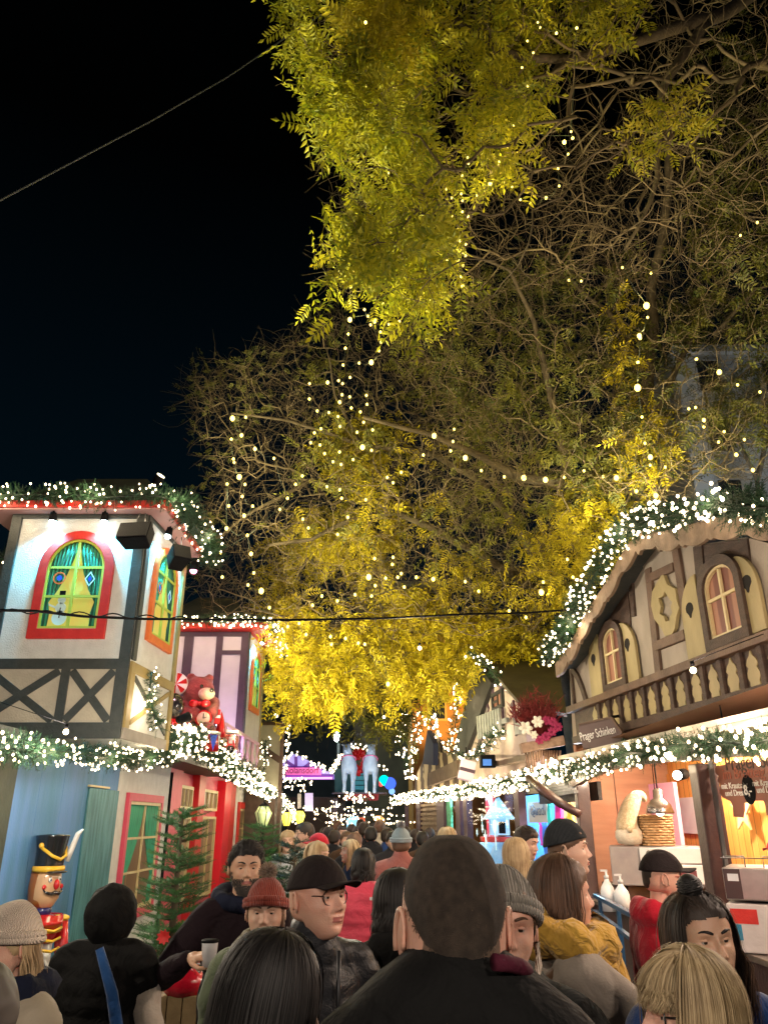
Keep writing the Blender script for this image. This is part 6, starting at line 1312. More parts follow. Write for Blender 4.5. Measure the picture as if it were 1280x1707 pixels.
def headgrid(n=96, m=72, fat=1.0, jaw=1.0, smile=0, extra=0.0):
    u = np.linspace(-1, 1, n, endpoint=False) + 1 / n; az = PI * (.55 * u + .45 * u ** 3); v = np.linspace(-1, 1, m + 1); el = PI / 2 * v
    AZ, EL = np.meshgrid(az, el); c, s = np.cos(EL), np.sin(EL); q = 2.25
    sq = (np.abs(np.sin(AZ)) ** q + np.abs(np.cos(AZ)) ** q) ** (-1 / q)
    qe = 2.65; se = (np.abs(c) ** qe + np.abs(s) ** qe) ** (-1 / qe)
    x = np.sin(AZ) * c * sq * se * .0765 * fat; y = -np.cos(AZ) * c * sq * se * .094; z = s * se * .118
    front = ss(0, .05, -y)
    x = x * (1 - .30 * jaw * ss(-.015, -.115, z) * 1) * (1 + .04 * np.exp(-((z - .045) / .04) ** 2)); 
    y = np.where(y > 0, y * (1 - .42 * ss(-.02, -.11, z)) * (1 + .06 * ss(-.03, .05, z)), y)
    y = y - .016 * ss(-.03, -.11, z) * ss(-.02, .06, -y) ; y = np.where(y < 0, y * (1 - .05 * np.exp(-((z - .005) / .035) ** 2)), y)
    z = z + np.where(y > 0, .035 * ss(-.04, -.118, z), 0)
    g = lambda x0, z0, sx, sz: np.exp(-((np.abs(x) - x0) / sx) ** 2 - ((z - z0) / sz) ** 2)
    f = front; d = np.zeros_like(x)
    hp = np.interp(z, [-.036, -.031, -.026, -.018, 0, .02, .034], [0, .008, .020, .0265, .015, .005, 0]); wn = np.interp(z, [-.03, -.018, .03], [.0125, .0105, .0075])
    d += hp * np.exp(-(x / wn) ** 2) + .010 * g(.0125, -.0255, .0065, .0065)
    d += .0055 * g(.030, .034, .017, .008) - .0135 * g(.031, .013, .0155, .0105) - .003 * g(.012, .012, .007, .010) + .0055 * g(.046, -.018, .018, .016) - .003 * g(.045, -.055, .018, .018)
    d += .0085 * g(0, -.048, .020, .0045) * 1 + .0085 * g(0, -.0595, .017, .0055) - .0045 * g(0, -.0535, .024, .0018) - .005 * g(0, -.071, .022, .006) + .009 * g(0, -.096, .020, .014) - .0015 * g(0, -.039, .004, .006)
    d += .004 * g(.03, -.045, .01, .012) * (1 + smile)
    y = y - d * f
    P = np.stack([x, y, z], -1)
    F = [(j * n + k, j * n + (k + 1) % n, (j + 1) * n + (k + 1) % n, (j + 1) * n + k) for j in range(m) for k in range(n)]
    return P.reshape(-1, 3), F, AZ.ravel(), EL.ravel()
HG = {k: headgrid(*k) for k in ((96, 72), (40, 30))}
def surf_y(P, x, z):
    m = P[:, 1] < 0; Q = P[m]; i = np.argmin((Q[:, 0] - x) ** 2 + (Q[:, 2] - z) ** 2); return Q[i, 1]
def blobmesh(shapes, vox, smooth, M, seed=0, wr=0, wsc=7, quilt=0, qs=.085, levels=None):
    """remeshed union of tubes / ellipsoids given in person space, then transformed by M (person -> world)"""
    b = MB()
    for s in shapes:
        if s[0] == 't':
            b.tube(s[1], s[2], 14); b.ell(s[1][0], s[2][0] if hasattr(s[2], '__len__') else s[2], 14, 8); b.ell(s[1][-1], s[2][-1] if hasattr(s[2], '__len__') else s[2], 14, 8)
        elif s[0] == 'e': b.ell(s[1], s[2], 20, 12, s[3] if len(s) > 3 else None)
        else: b.lathe(s[1], s[2], 24, sy=s[3])
    o = b.build('tmp', None); r = o.modifiers.new('r', 'REMESH'); r.mode = 'VOXEL'; r.voxel_size = vox
    if smooth: sm = o.modifiers.new('s', 'SMOOTH'); sm.iterations = smooth; sm.factor = .5
    dg = bpy.context.evaluated_depsgraph_get(); me = bpy.data.meshes.new_from_object(o.evaluated_get(dg)); COL.objects.unlink(o); bpy.data.objects.remove(o)
    if wr or quilt:
        nrm = [v.normal.copy() for v in me.vertices]; off = Vector((seed * 3.1, seed * 1.7, 0))
        for v, n in zip(me.vertices, nrm):
            k = 0
            if wr: k += wr * (mnoise.noise(Vector((v.co.x * wsc, v.co.y * wsc, v.co.z * wsc * .7)) + off) + .6 * mnoise.noise(Vector((v.co.x * wsc * 2.4, v.co.y * wsc * 2.4, v.co.z * wsc * 1.6)) + off))
            if quilt: k += quilt * (abs(math.sin(PI * (v.co.z + .02 * mnoise.noise(v.co * 4)) / qs)) ** .55 - .7)
            v.co += n * k
    me.transform(M)
    for p in me.polygons: p.use_smooth = True
    return me
def mobj(name, me, m, parent):
    me.materials.clear(); me.materials.append(m); me.name = name; me.transform(W(parent).inverted()); o = bpy.data.objects.new(name, me); COL.objects.link(o); o.parent = parent; return o
def hand_shapes(w, d, up, side=1, curl=.5, s=1.0, spread=.012, point=False):
    """palm and five fingers from wrist w along d; up = back of the hand"""
    w, d, up = Vector(w), Vector(d).normalized(), Vector(up); lat = d.cross(up).normalized() * side; up = lat.cross(d).normalized() * side; up = up if up.dot(Vector((0, 0, 1))) > -2 else -up
    sh = [('t', [w - d * .03 * s, w, w + d * .03 * s], [.027 * s, .025 * s, .027 * s]), ('t', [w + d * .03 * s + lat * .02 * s, w + d * .085 * s + lat * .026 * s], [.018 * s, .014 * s]), ('t', [w + d * .03 * s - lat * .02 * s, w + d * .08 * s - lat * .026 * s], [.018 * s, .013 * s]), ('t', [w + d * .03 * s, w + d * .088 * s], [.02 * s, .016 * s])]
    for i, (lo, L) in enumerate(((.030, .066), (.011, .074), (-.010, .069), (-.029, .054))):
        c = curl * (1 if not (point and i == 0) else .1); p = w + (d * .082 + lat * lo) * s; P = [p]; a = 0; dd = d + lat * (lo * .8 + (1.5 - i) * spread)
        for j, f in enumerate((.42, .32, .26)):
            a += c * (.9 if j else .7); p = p + (dd.normalized() * math.cos(a) - up * math.sin(a)) * L * f * s; P.append(p)
        sh.append(('t', P, [.0095 * s, .0088 * s, .0080 * s, .0068 * s]))
    b = w + (d * .025 + lat * .024) * s; P = [b, b + (d * .025 + lat * .028 - up * .012) * s, b + (d * .055 + lat * .032 - up * (.018 + .02 * curl)) * s, b + (d * .078 + lat * (.028 - .02 * curl) - up * (.02 + .03 * curl)) * s]; sh.append(('t', P, [.014 * s, .012 * s, .0105 * s, .008 * s]))
    return sh
def ribbons(paths, widths, name, m, parent, M, cup=.0):
    """hair locks: thin curved strips along paths (person space)"""
    V = []; F = []
    for P, w_ in zip(paths, widths):
        n = len(P); k0 = len(V)
        for i, p in enumerate(P):
            t = (P[min(i + 1, n - 1)] - P[max(i - 1, 0)]); t.normalize(); o = Vector((p.x, p.y, 0)); o = o.normalized() if o.length > .01 else Vector((0, -1, 0))
            s = t.cross(o); s = s.normalized() if s.length > .05 else Vector((1, 0, 0)); ww = w_ * (1 - .75 * (i / (n - 1)) ** 3) / 2; q = p + o * ww * .35
            V += [p - s * ww, q, p + s * ww]
        for i in range(n - 1): a = k0 + 3 * i; F += [(a, a + 1, a + 4, a + 3), (a + 1, a + 2, a + 5, a + 4)]
    V = [M @ v for v in V]; me = bpy.data.meshes.new(name); me.from_pydata([tuple(v) for v in V], [], F)
    for p in me.polygons: p.use_smooth = True
    return mobj(name, me, m, parent)
def long_hair(par, m, MH, length=.35, n=420, face=55, vol=.02, part=0.0, taper=.6, wave=.008, seed=1, width=.012, spread=1.0, lock=10, eend=-8, fm=0):
    """hair in locks falling from a parting over the skull and down; MH maps head space to the world"""
    rs = random.Random(seed); paths = []; ws = []; fa = math.radians(face)
    for i in range(n):
        if i % lock == 0: A0 = rs.uniform(-fm, fm) if fm else rs.uniform(fa, 2 * PI - fa); L0 = length * rs.uniform(.82, 1.05); o0 = rs.uniform(.3, 1); ph = rs.uniform(0, 6); e00 = rs.uniform(60, 88); tp = taper * rs.uniform(.9, 1.12)
        a = A0 + rs.gauss(0, .10); e0 = min(89, e00 + rs.gauss(0, 4)); L = L0 * rs.uniform(.9, 1.06); o = vol * min(1.25, max(.2, o0 + rs.gauss(0, .12))); P = []; fly = rs.random() < .05; fx = rs.gauss(0, .012) if fly else 0
        for k in range(8):
            e = math.radians(e0 + (eend - e0) * k / 7); q = 2.25; sq = (abs(math.sin(a)) ** q + abs(math.cos(a)) ** q) ** (-1 / q); qe = 2.4; se = (abs(math.cos(e)) ** qe + abs(math.sin(e)) ** qe) ** (-1 / qe)
            P.append(Vector((math.sin(a) * math.cos(e) * sq * se * (.079 + o), -math.cos(a) * math.cos(e) * sq * se * (.097 + o), math.sin(e) * se * (.119 + o * .7))) + Vector((part * .03 * (1 - k / 7) + fx * k / 7, 0, 0)))
        b = P[-1].copy(); K = 8
        for k in range(1, K + 1):
            f = k / K; rr = 1 - (1 - tp) * f ** 1.3; P.append(Vector((b.x * rr * spread + math.sin(ph + f * 7) * wave + fx * f, b.y * rr + math.cos(ph + f * 6) * wave, b.z - L * f)))
        paths.append(P); ws.append(width * rs.uniform(.5, 1.3))
    return ribbons(paths, ws, 'hair', m, par, MH)
def short_hair(par, m, MH, n=1500, L=.035, line=.066, lift=.012, seed=1, sweep=(0, .6, .1), side=-.01, width=.0035, back=-.07):
    """short strands over the scalp, swept along sweep"""
    rs = random.Random(seed); P, F, AZ, EL = HG[(96, 72)]; a = np.abs(AZ); lim = np.interp(a, [0, .75, 1.0, 1.35, 1.9, PI], [line, line - .006, line - .02, side + .02, side - .015, back]); idx = [i for i in np.nonzero(P[:, 2] > lim)[0]]; paths = []; ws = []; sw = Vector(sweep)
    wgt = [max(.02, math.cos(EL[i])) for i in idx]
    for i in rs.choices(idx, wgt, k=n):
        p = Vector(P[i]); nr = p.normalized(); d = (sw + Vector((rs.gauss(0, .25), rs.gauss(0, .25), rs.gauss(0, .2)))); d = (d - nr * d.dot(nr)).normalized(); l = L * rs.uniform(.6, 1.2); k = lift * rs.uniform(.6, 1.3)
        paths.append([p + nr * .002, p + nr * (k * .8) + d * l * .35, p + nr * k + d * l * .7, p + nr * k * .8 + d * l]); ws.append(width * rs.uniform(.6, 1.3))
    return ribbons(paths, ws, 'hair', m, par, MH)
def scalp(par, m, MH, off=.006, line=.055, side=-.02, backz=-.055, det=(96, 72), noise_=.003, name='hair', fringe=0, sd=0):
    """short hair: the skull surface pushed out above a hair line"""
    P, F, AZ, EL = HG[det]; a = np.abs(AZ); lim = np.interp(a, [0, .75, 1.0, 1.35, 1.9, PI], [line, line - .006, line - .025 if side < line - .03 else line - .01, side + .02, side - .015, backz]); h = P[:, 2] - lim
    keep = h > -.004; k = np.clip(h / .018, 0, 1); R = np.array([off * (.25 + .75 * kk) + noise_ * mnoise.noise(Vector(p) * 45 + Vector((sd, 0, 0))) + (noise_ * 1.5) * mnoise.noise(Vector(p) * 18 + Vector((sd, 3, 0))) for p, kk in zip(P, k)])
    nrm = P / np.linalg.norm(P, axis=1, keepdims=True); Q = P + nrm * R[:, None]
    if fringe: Q[:, 1] -= fringe * np.exp(-((P[:, 2] - .085) / .03) ** 2) * (np.abs(AZ) < 1.1)
    idx = -np.ones(len(P), int); idx[keep] = np.arange(keep.sum()); FF = [tuple(int(idx[i]) for i in f) for f in F if all(keep[i] for i in f)]
    V = [MH @ Vector(p) for p in Q[keep]]; me = bpy.data.meshes.new(name); me.from_pydata([tuple(v) for v in V], [], FF)
    for p in me.polygons: p.use_smooth = True
    o = mobj(name, me, m, par); return o
def shell(par, name, m, MH, rx, ry, rz, c=(0, 0, 0), z0=-.05, tilt=0, bumps=0, n=48, mm=24, thick=.006, fz=None):
    V = []; F = []
    R = Matrix.Rotation(tilt, 3, 'X'); a0 = math.asin(max(-1, z0 / rz))
    for j in range(mm + 1):
        e = a0 + (PI / 2 - a0) * j / mm
        for k in range(n):
            t = 2 * PI * k / n; p = Vector((math.sin(t) * math.cos(e) * rx, -math.cos(t) * math.cos(e) * ry, math.sin(e) * rz)); p *= 1 + bumps * mnoise.noise(p * 22); p = R @ p + Vector(c)
            if fz: p = fz(p, t, e)
            V.append(MH @ p)
    F = [(j * n + k, j * n + (k + 1) % n, (j + 1) * n + (k + 1) % n, (j + 1) * n + k) for j in range(mm) for k in range(n)]
    me = bpy.data.meshes.new(name); me.from_pydata([tuple(v) for v in V], [], F)
    for p in me.polygons: p.use_smooth = True
    o = mobj(name, me, m, par); sd = o.modifiers.new('s', 'SOLIDIFY'); sd.thickness = thick; sd.offset = 1; return o
def ring_tube(par, name, m, M, pts, rad, n=10):
    b = MB(); b.tube([M @ Vector(p) for p in pts], rad, n); return b.build(name, m, par)
def beanie(par, m, MH, tilt=-.12, h=.145, z0=-.0, pom=None, cable=False, brim=True):
    tilt -= .26; z0 += .022; h -= .004
    o = shell(par, 'hat', m, MH, .094, .113, h + .006, (0, .004, .0), z0, tilt, .03, 56, 26)
    if brim:
        R = Matrix.Rotation(tilt, 3, 'X'); P = [R @ Vector((.096 * math.sin(t), -.115 * math.cos(t), z0 + .012)) + Vector((0, .004, 0)) for t in [2 * PI * k / 40 for k in range(41)]]
        b = MB()
        for dz in (0, .017): b.tube([MH @ (p + Vector((0, 0, dz))) for p in P], .0125, 8, cap=False)
        q = b.build('brim', m, par)
    if cable:
        b = MB(); R = Matrix.Rotation(tilt, 3, 'X')
        for k in range(16):
            t = 2 * PI * k / 16; pts = []
            for j in range(22):
                e = math.asin(max(-1, z0 / h)) + (PI / 2 * .97 - 0) * j / 21; tw = .05 * math.sin(j * 1.3) * (k % 2)
                pts.append(MH @ (R @ Vector((math.sin(t + tw) * math.cos(e) * .099, -math.cos(t + tw) * math.cos(e) * .118, math.sin(e) * (h + .010))) + Vector((0, .004, 0))))
            b.tube(pts, .0068, 6)
        b.build('cable_knit', m, par)
    if pom:
        b = MB(); c = Vector((0, .02, h + .03))
        for _ in range(500):
            d = Vector((random.gauss(0, 1), random.gauss(0, 1), random.gauss(0, 1))).normalized(); b.tube([MH @ c, MH @ (c + d * random.uniform(.03, .048))], [.004, .0015], 3, cap=False)
        b.build('pompom', pom, par)
def cap(par, m, MH, tilt=-.05):
    shell(par, 'cap', m, MH, .092, .110, .118, (0, .002, .018), .020, tilt, .0, 48, 20, .005)
    V = []; F = []; n, k = 14, 6
    for i in range(n + 1):
        t = (i / n - .5) * 2.1
        for j in range(k + 1):
            f = j / k; P = Vector((math.sin(t) * (.084 + .0 * f), -.004 - math.cos(t) * .100 - .075 * f * math.cos(t * .72), .052 + .004 * f - .030 * (math.sin(t) ** 2) * (.4 + .6 * f))); V.append(MH @ P)
    for i in range(n):
        for j in range(k): a = i * (k + 1) + j; F.append((a, a + k + 1, a + k + 2, a + 1))
    me = bpy.data.meshes.new('visor'); me.from_pydata([tuple(v) for v in V], [], F)
    for p in me.polygons: p.use_smooth = True
    o = mobj('visor', me, m, par); sd = o.modifiers.new('s', 'SOLIDIFY'); sd.thickness = .004
    MB().ell(MH @ Vector((0, .0, .128)), .007, 8, 5).build('button', m, par)
def glasses(par, MH, P, r=.024, z=.010, m=None):
    y = surf_y(P, .031, z) - .012; b = MB()
    for s in (-1, 1):
        b.tube([MH @ Vector((s * .033 + r * math.cos(t), y + .004 * abs(math.cos(t)) , z + r * .92 * math.sin(t))) for t in [2 * PI * k / 24 for k in range(25)]], .0020, 6, cap=False)
        b.tube([MH @ Vector((s * .057, y + .003, z + .006)), MH @ Vector((s * .074, y + .03, z + .008)), MH @ Vector((s * .080, .0, z + .004)), MH @ Vector((s * .079, .02, z - .01))], .0018, 5)
    b.tube([MH @ Vector((-.010, y, z + .006)), MH @ Vector((0, y - .004, z + .010)), MH @ Vector((.010, y, z + .006))], .0018, 5)
    b.build('glasses', m or GLASSF, par)
def person(label, px, ytop, Y, yaw=0, hyaw=0, hpitch=0, hroll=0, skin=None, jacket=None, pants=None, arms=None, det=1, bulk=1.0, quilt=0, group=None, hood=False, collar=.0, hands=(1, 1), top_extra=.0, hand_m=None, gl=False, fat=1.0, brow=None, ear=True, sit=0, lean=0, wr=.007, smile=0, hood_down=False, coat=False, slim=1.0, hz=1.0, trap=0):
    """top_extra: height of hair or hat above the skull (m)"""
    ptop = at(px, ytop, Y); H = ptop.z - top_extra; s = H / 1.75; skin = skin or SK
    t = thing('person', label, 'person', (ptop.x, Y, 0), group=group)
    M = Matrix.Translation((ptop.x, Y, 0)) @ Matrix.Rotation(math.radians(yaw), 4, 'Z') @ Matrix.Scale(s, 4)
    hs = 1.0 / s if False else 1.0
    # head pivot sits on the neck; keep the skull over the pixel even when the trunk leans
    MHl = Matrix.Translation((0, -.015, 1.632)) @ Matrix.Rotation(math.radians(hyaw), 4, 'Z') @ Matrix.Rotation(math.radians(hpitch), 4, 'X') @ Matrix.Rotation(math.radians(hroll), 4, 'Y') @ Matrix.Diagonal((1, 1, hz, 1))
    MHl = Matrix.Translation((0, 0, -.118 * (hz - 1))) @ MHl
    MH = M @ MHl
    dk = (96, 72) if det else (40, 30); P, F, AZ, EL = HG[dk]; P = P * np.array([fat, 1, 1])
    V = [MH @ Vector(p) for p in P]; FS = list(F); mi = [0] * len(F)
    if det:
        for i, f in enumerate(F):
            c = P[list(f)].mean(0)
            if c[1] < -.05 and abs(c[0]) < .0235 and -.0655 + .3 * abs(c[0]) ** 1.0 * .25 < c[2] < -.0445 - abs(c[0]) * .18: mi[i] = 1
    # body under the clothes
    al, ar = (arms or (None, None)); 
    al = al or ((-.255, -.0, 1.14), (-.245, -.13, .90)); ar = ar or ((.255, -.0, 1.14), (.245, -.13, .90))
    vx = .014 if det else .03
    neck = [('t', [(0, .012, 1.44), (0, .008, 1.52), (0, -.0, 1.60)], [.068, .058, .056]), ('e', (0, .01, 1.30), (.16, .10, .2)), ('e', (0, 0, 1.0), (.14, .1, .2))]
    for sd, (e, w_) in ((-1, al), (1, ar)): neck.append(('t', [(sd * .16, 0, 1.42), e, w_], [.05, .042, .03]))
    for sd in (-1, 1): neck.append(('t', [(sd * .09, 0, .92), (sd * .10, -.01, .5), (sd * .10, .02, .08)], [.075, .055, .04]))
    bm = blobmesh(neck, .02 if det else .035, 4, M); k = len(V); V += [v.co.copy() for v in bm.vertices]; FS += [tuple(i + k for i in p.vertices) for p in bm.polygons]; mi += [0] * len(bm.polygons); bpy.data.meshes.remove(bm)
    if ear:
        b = MB()
        for sd in (-1, 1):
            R = Matrix.Rotation(sd * .38, 3, 'Z') @ Matrix.Rotation(-.18, 3, 'X'); b.ell((sd * .080 * fat, .014, -.002), (.0055, .0165, .031), 14, 10, R)
            cc = Vector((sd * .0825 * fat, .014, -.002)); b.tube([cc + R @ Vector((sd * .002, -.0165 * math.cos(a) * (1 if math.cos(a) < .6 else .9), .031 * math.sin(a))) for a in [-.9 + 4.6 * q / 14 for q in range(15)]], .0042, 6)
        k = len(V); V += [MH @ Vector(v) for v in b.v]; FS += [tuple(i + k for i in f) for f in b.f]; mi += [0] * len(b.f)
    if det:
        b = MB(); ey = []
        for sd in (-1, 1):
            y = surf_y(P, sd * .031, .012) + .0068; c = Vector((sd * .0315, y, .0115)); ey.append(c)
            b.ell(c, (.0165, .0138, .0135), 16, 8, Matrix.Rotation(.0, 3, 'X'), math.sin(.16), 1); b.ell(c, (.0165, .0136, .0132), 16, 8, None, -1, -math.sin(.36))
        k = len(V); V += [MH @ Vector(v) for v in b.v]; FS += [tuple(i + k for i in f) for f in b.f]; mi += [0] * len(b.f)
    hsh = []
    for sd, (e, w_), on in ((-1, al, hands[0]), (1, ar, hands[1])):
        if on:
            o = on if isinstance(on, dict) else {}; d = Vector(o.get('d', Vector(w_) - Vector(e)))
            hsh += hand_shapes(w_, d, o.get('up', (sd * .8, -.5, .2)), o.get('side', -sd), o.get('curl', .45), point=o.get('point', False))
    if hsh and det:
        hm = blobmesh(hsh, .0045, 2, M); k = len(V); V += [v.co.copy() for v in hm.vertices]; FS += [tuple(i + k for i in p.vertices) for p in hm.polygons]; mi += [2 if hand_m else 0] * len(hm.polygons); bpy.data.meshes.remove(hm)
    elif hsh:
        hm = blobmesh(hsh, .011, 1, M); k = len(V); V += [v.co.copy() for v in hm.vertices]; FS += [tuple(i + k for i in p.vertices) for p in hm.polygons]; mi += [2 if hand_m else 0] * len(hm.polygons); bpy.data.meshes.remove(hm)
    me = bpy.data.meshes.new('body'); me.from_pydata([tuple(v) for v in V], [], FS); me.transform(W(t).inverted())
    for m_ in (skin, LIP, hand_m or skin): me.materials.append(m_)
    me.polygons.foreach_set('material_index', mi); me.polygons.foreach_set('use_smooth', [True] * len(FS)); body = bpy.data.objects.new('body', me); COL.objects.link(body); body.parent = t
    if det:
        for c in ey:
            eb = MB().ell(MH @ c, .0125 * s, 16, 12).build('eye', EYEW, t); g_ = MH.to_3x3().normalized(); MB().ell(MH @ c, .0129 * s, 16, 6, g_ @ Matrix.Rotation(PI / 2, 3, 'X'), .885, 1).build('iris', IRIS, eb)
        if brow:
            b = MB()
            for sd in (-1, 1):
                pts = []
                for q in range(6): x = .013 + .036 * q / 5; z = .033 + .007 * math.sin(PI * q / 5 * .8); pts.append(MH @ Vector((sd * x, surf_y(P, sd * x, z) - .0012, z)))
                b.tube(pts, [.003, .0040, .0040, .0034, .0028, .0015], 6)
            b.build('eyebrows', brow, t)
    if gl: glasses(t, MH, P, m=gl if not isinstance(gl, bool) else None)
    # clothes
    B = bulk; sh = [('e', (0, .012, 1.29), (.195 * B * slim, .132 * B, .21)), ('e', (0, .0, 1.06), (.185 * B * slim, .135 * B, .24)), ('t', [(-.155, .01, 1.425), (0, .02, 1.455), (.155, .01, 1.425)], [.075 * B, .085, .075 * B]), ('e', (0, .02, 1.46), (.10, .085, .055 + collar * .3))]
    if coat: sh.append(('t', [(0, 0, 1.0), (0, 0, .62)], [.17 * B, .21 * B]))
    else: sh.append(('e', (0, 0, .93), (.18 * B * slim, .135 * B, .14)))
    for sd, (e, w_) in ((-1, al), (1, ar)):
        e = Vector(e); w_ = Vector(w_); S = Vector((sd * .175 * (B * .5 + .5), .01, 1.405)); m1 = S.lerp(e, .5); sh.append(('t', [S, m1, e, e.lerp(w_, .5), w_ - (w_ - e).normalized() * .012], [.078 * B, .068 * B, .060 * B, .054 * B, .043 * B]))
    if collar: sh.append(('t', [(0, .012, 1.44), (0, .012, 1.50 + collar)], [.092, .080 + collar * .1]))
    if trap: sh += [('t', [(-.15, .02, 1.44), (-.06, .03, 1.50), (.06, .03, 1.50), (.15, .02, 1.44)], [.085, .095, .095, .085])]
    if hood_down: sh += [('e', (0, .10, 1.475), (.125, .07, .06)), ('t', [(-.10, .03, 1.48), (-.07, .10, 1.51), (.07, .10, 1.51), (.10, .03, 1.48)], [.035, .045, .045, .035])]
    jm = blobmesh(sh, .017 if det else .028, 6 if det else 3, M, seed=px, wr=wr, quilt=quilt * (1 if det else 1))
    jo = mobj('coat' if coat else 'jacket', jm, jacket, t)
    tr = []
    for sd in (-1, 1): tr.append(('t', [(sd * .085, 0, .93), (sd * .10, -.015, .50), (sd * .105, .015, .10)], [.098, .072, .058]))
    mobj('trousers', blobmesh(tr, .03, 3, M, seed=px + 5, wr=.006), pants or M_dk, t)
    sm_ = MB()
    for sd in (-1, 1): sm_.ell(M @ Vector((sd * .105, -.05, .045)), (.048, .125, .05), 12, 8, Matrix.Rotation(math.radians(yaw), 3, 'Z'))
    sm_.build('shoes', M_shoe, t)
    return t, M, MH, P, s
M_dk = cloth('dark_trousers', (.02, .02, .025)); G_zip = mat('zip_metal', (.02, .02, .022), .4, metal=.5); M_shoe = mat('dark_shoes', (.02, .018, .016), .5); M_jean = cloth('teal_jeans', (.03, .12, .15))
C_black = cloth('black_coat_cloth', (.006, .006, .006), .5); C_char = cloth('charcoal_puffer', (.016, .017, .020), .3, 12, rough=.45); C_plum = cloth('plum_black_wool', (.012, .006, .009), .5); C_green = cloth('sage_green_coat', (.12, .15, .09), .5); C_beige = cloth('beige_puffer', (.50, .42, .31), .3, 7, rough=.6); C_grey = cloth('grey_beige_coat', (.34, .29, .24), .5, 7); C_navy = cloth('navy_coat', (.012, .016, .035), .5); C_red = cloth('red_hoodie', (.50, .012, .03), .5); C_pinkp = cloth('pink_red_puffer', (.85, .09, .15), .5, 7, rough=.5); C_rose = cloth('dusty_rose_coat', (.38, .14, .12), .5); C_mustard = cloth('mustard_scarf', (.62, .36, .06), .9, 14, 90); C_cream = cloth('cream_knit', (.74, .62, .50), .5, 9, 90, rib=60); C_rust = cloth('rust_knit', (.30, .05, .03), .4, 9, 90, rib=45); C_gknit = cloth('grey_cable_knit', (.28, .25, .21), .4, 12, 100, rib=40); C_bknit = cloth('slate_knit', (.035, .04, .045), .4, 9, 90, rib=50); C_blue = cloth('royal_blue_coat', (.01, .035, .13), .6)
def scarf(par, m, M, turns=2, r=.055, z=1.47, wob=.02, R=(.125, .115), tail=None):
    for k in range(turns):
        P = []
        for i in range(34):
            a = 2 * PI * i / 32; P.append(M @ Vector((R[0] * math.sin(a) * (1 + .06 * k), -R[1] * math.cos(a) * (1 + .06 * k) + .01, z + .035 * k - .025 * math.cos(a) + wob * math.sin(a * 2 + k))))
        b = MB(); b.tube(P, [r * (1 + .18 * math.sin(i * 1.1 + k)) for i in range(34)], 14, cap=False)
        for i, v in enumerate(b.v): V_ = Vector(v); b.v[i] = tuple(V_ + Vector((mnoise.noise(V_ * 26), mnoise.noise(V_ * 26 + Vector((7, 0, 0))), mnoise.noise(V_ * 22 + Vector((0, 9, 0))))) * .014)
        b.build('scarf', m, par)
    if tail: b = MB(); b.tube([M @ Vector(p) for p in tail], [.06, .065, .06, .05][:len(tail)], 12); b.build('scarf', m, par)
# 1 centre man from behind
t, M, MH, P, s = person('man with cropped brown hair seen from behind, largest head in the centre foreground', 753, 1397, 1.40, yaw=180, trap=1, hyaw=3, skin=SK2, jacket=C_black, det=1, bulk=1.0, collar=.055, top_extra=.004, fat=1.06, hz=1.14)
CH = mat('cropped_hair', (.045, .030, .020), .9, (.09, .062, .042), 60, .9, 900)
scalp(t, mat('faded_nape_stubble', (.14, .085, .055), .85, (.20, .12, .08), 90, .6, 900), MH, .0025, .06, -.02, -.095, noise_=.0006, sd=3, name='stubble'); scalp(t, CH, MH, .007, .06, .035, -.052, noise_=.001, sd=3); short_hair(t, hairmat('cropped_strands', (.05, .034, .022), (.12, .08, .055), .95), MH, 7000, .008, .066, .004, 3, (0, .2, -.5), width=.0012, side=.04, back=-.048)
ring_tube(t, 'collar_lining', cloth('wine_lining', (.07, .010, .022)), M, [(.105 * math.sin(a), -.09 * math.cos(a) + .025, 1.562 - .03 * math.cos(a)) for a in [PI * (1.15 + .5 * k / 10) for k in range(11)]], .012)
ring_tube(t, 'yoke_seam', mat('seam_thread', (.02, .018, .018), .6), M, [(x, .155 - .35 * x * x, 1.345 - .25 * x * x) for x in [-.2 + .4 * k / 16 for k in range(17)]], .0028, 5)
# 2 dark haired woman bottom left centre
t, M, MH, P, s = person('woman with long black hair and glasses, nearest at the lower left of the centre man', 444, 1547, 1.72, yaw=92, hyaw=-2, hpitch=10, jacket=C_black, top_extra=.022, gl=True, brow=H_black, hz=1.08)
scalp(t, H_black, MH, .010, .06, -.03, -.07, name='hair', sd=8); long_hair(t, H_black, MH, .42, 6000, face=42, vol=.028, taper=.98, wave=.003, seed=4, width=.0026, lock=22)
# 3 blonde woman bottom right
t, M, MH, P, s = person('woman with chin length blonde hair and glasses, left profile at the lower right corner', 1138, 1574, 1.82, yaw=-80, hyaw=-2, hpitch=-3, skin=SK2, jacket=cloth('white_collar_coat', (.5, .5, .52)), top_extra=.026, gl=True, brow=H_bl, hz=1.08)
scalp(t, H_bl, MH, .012, .062, -.02, -.06, sd=5); long_hair(t, H_bl, MH, .045, 800, vol=.018, taper=1.0, wave=.004, seed=19, width=.0026, part=.6, lock=16, eend=30, fm=1.25); long_hair(t, H_bl, MH, .12, 7000, face=70, vol=.036, taper=.78, wave=.009, seed=9, width=.0026, part=.6, lock=20)
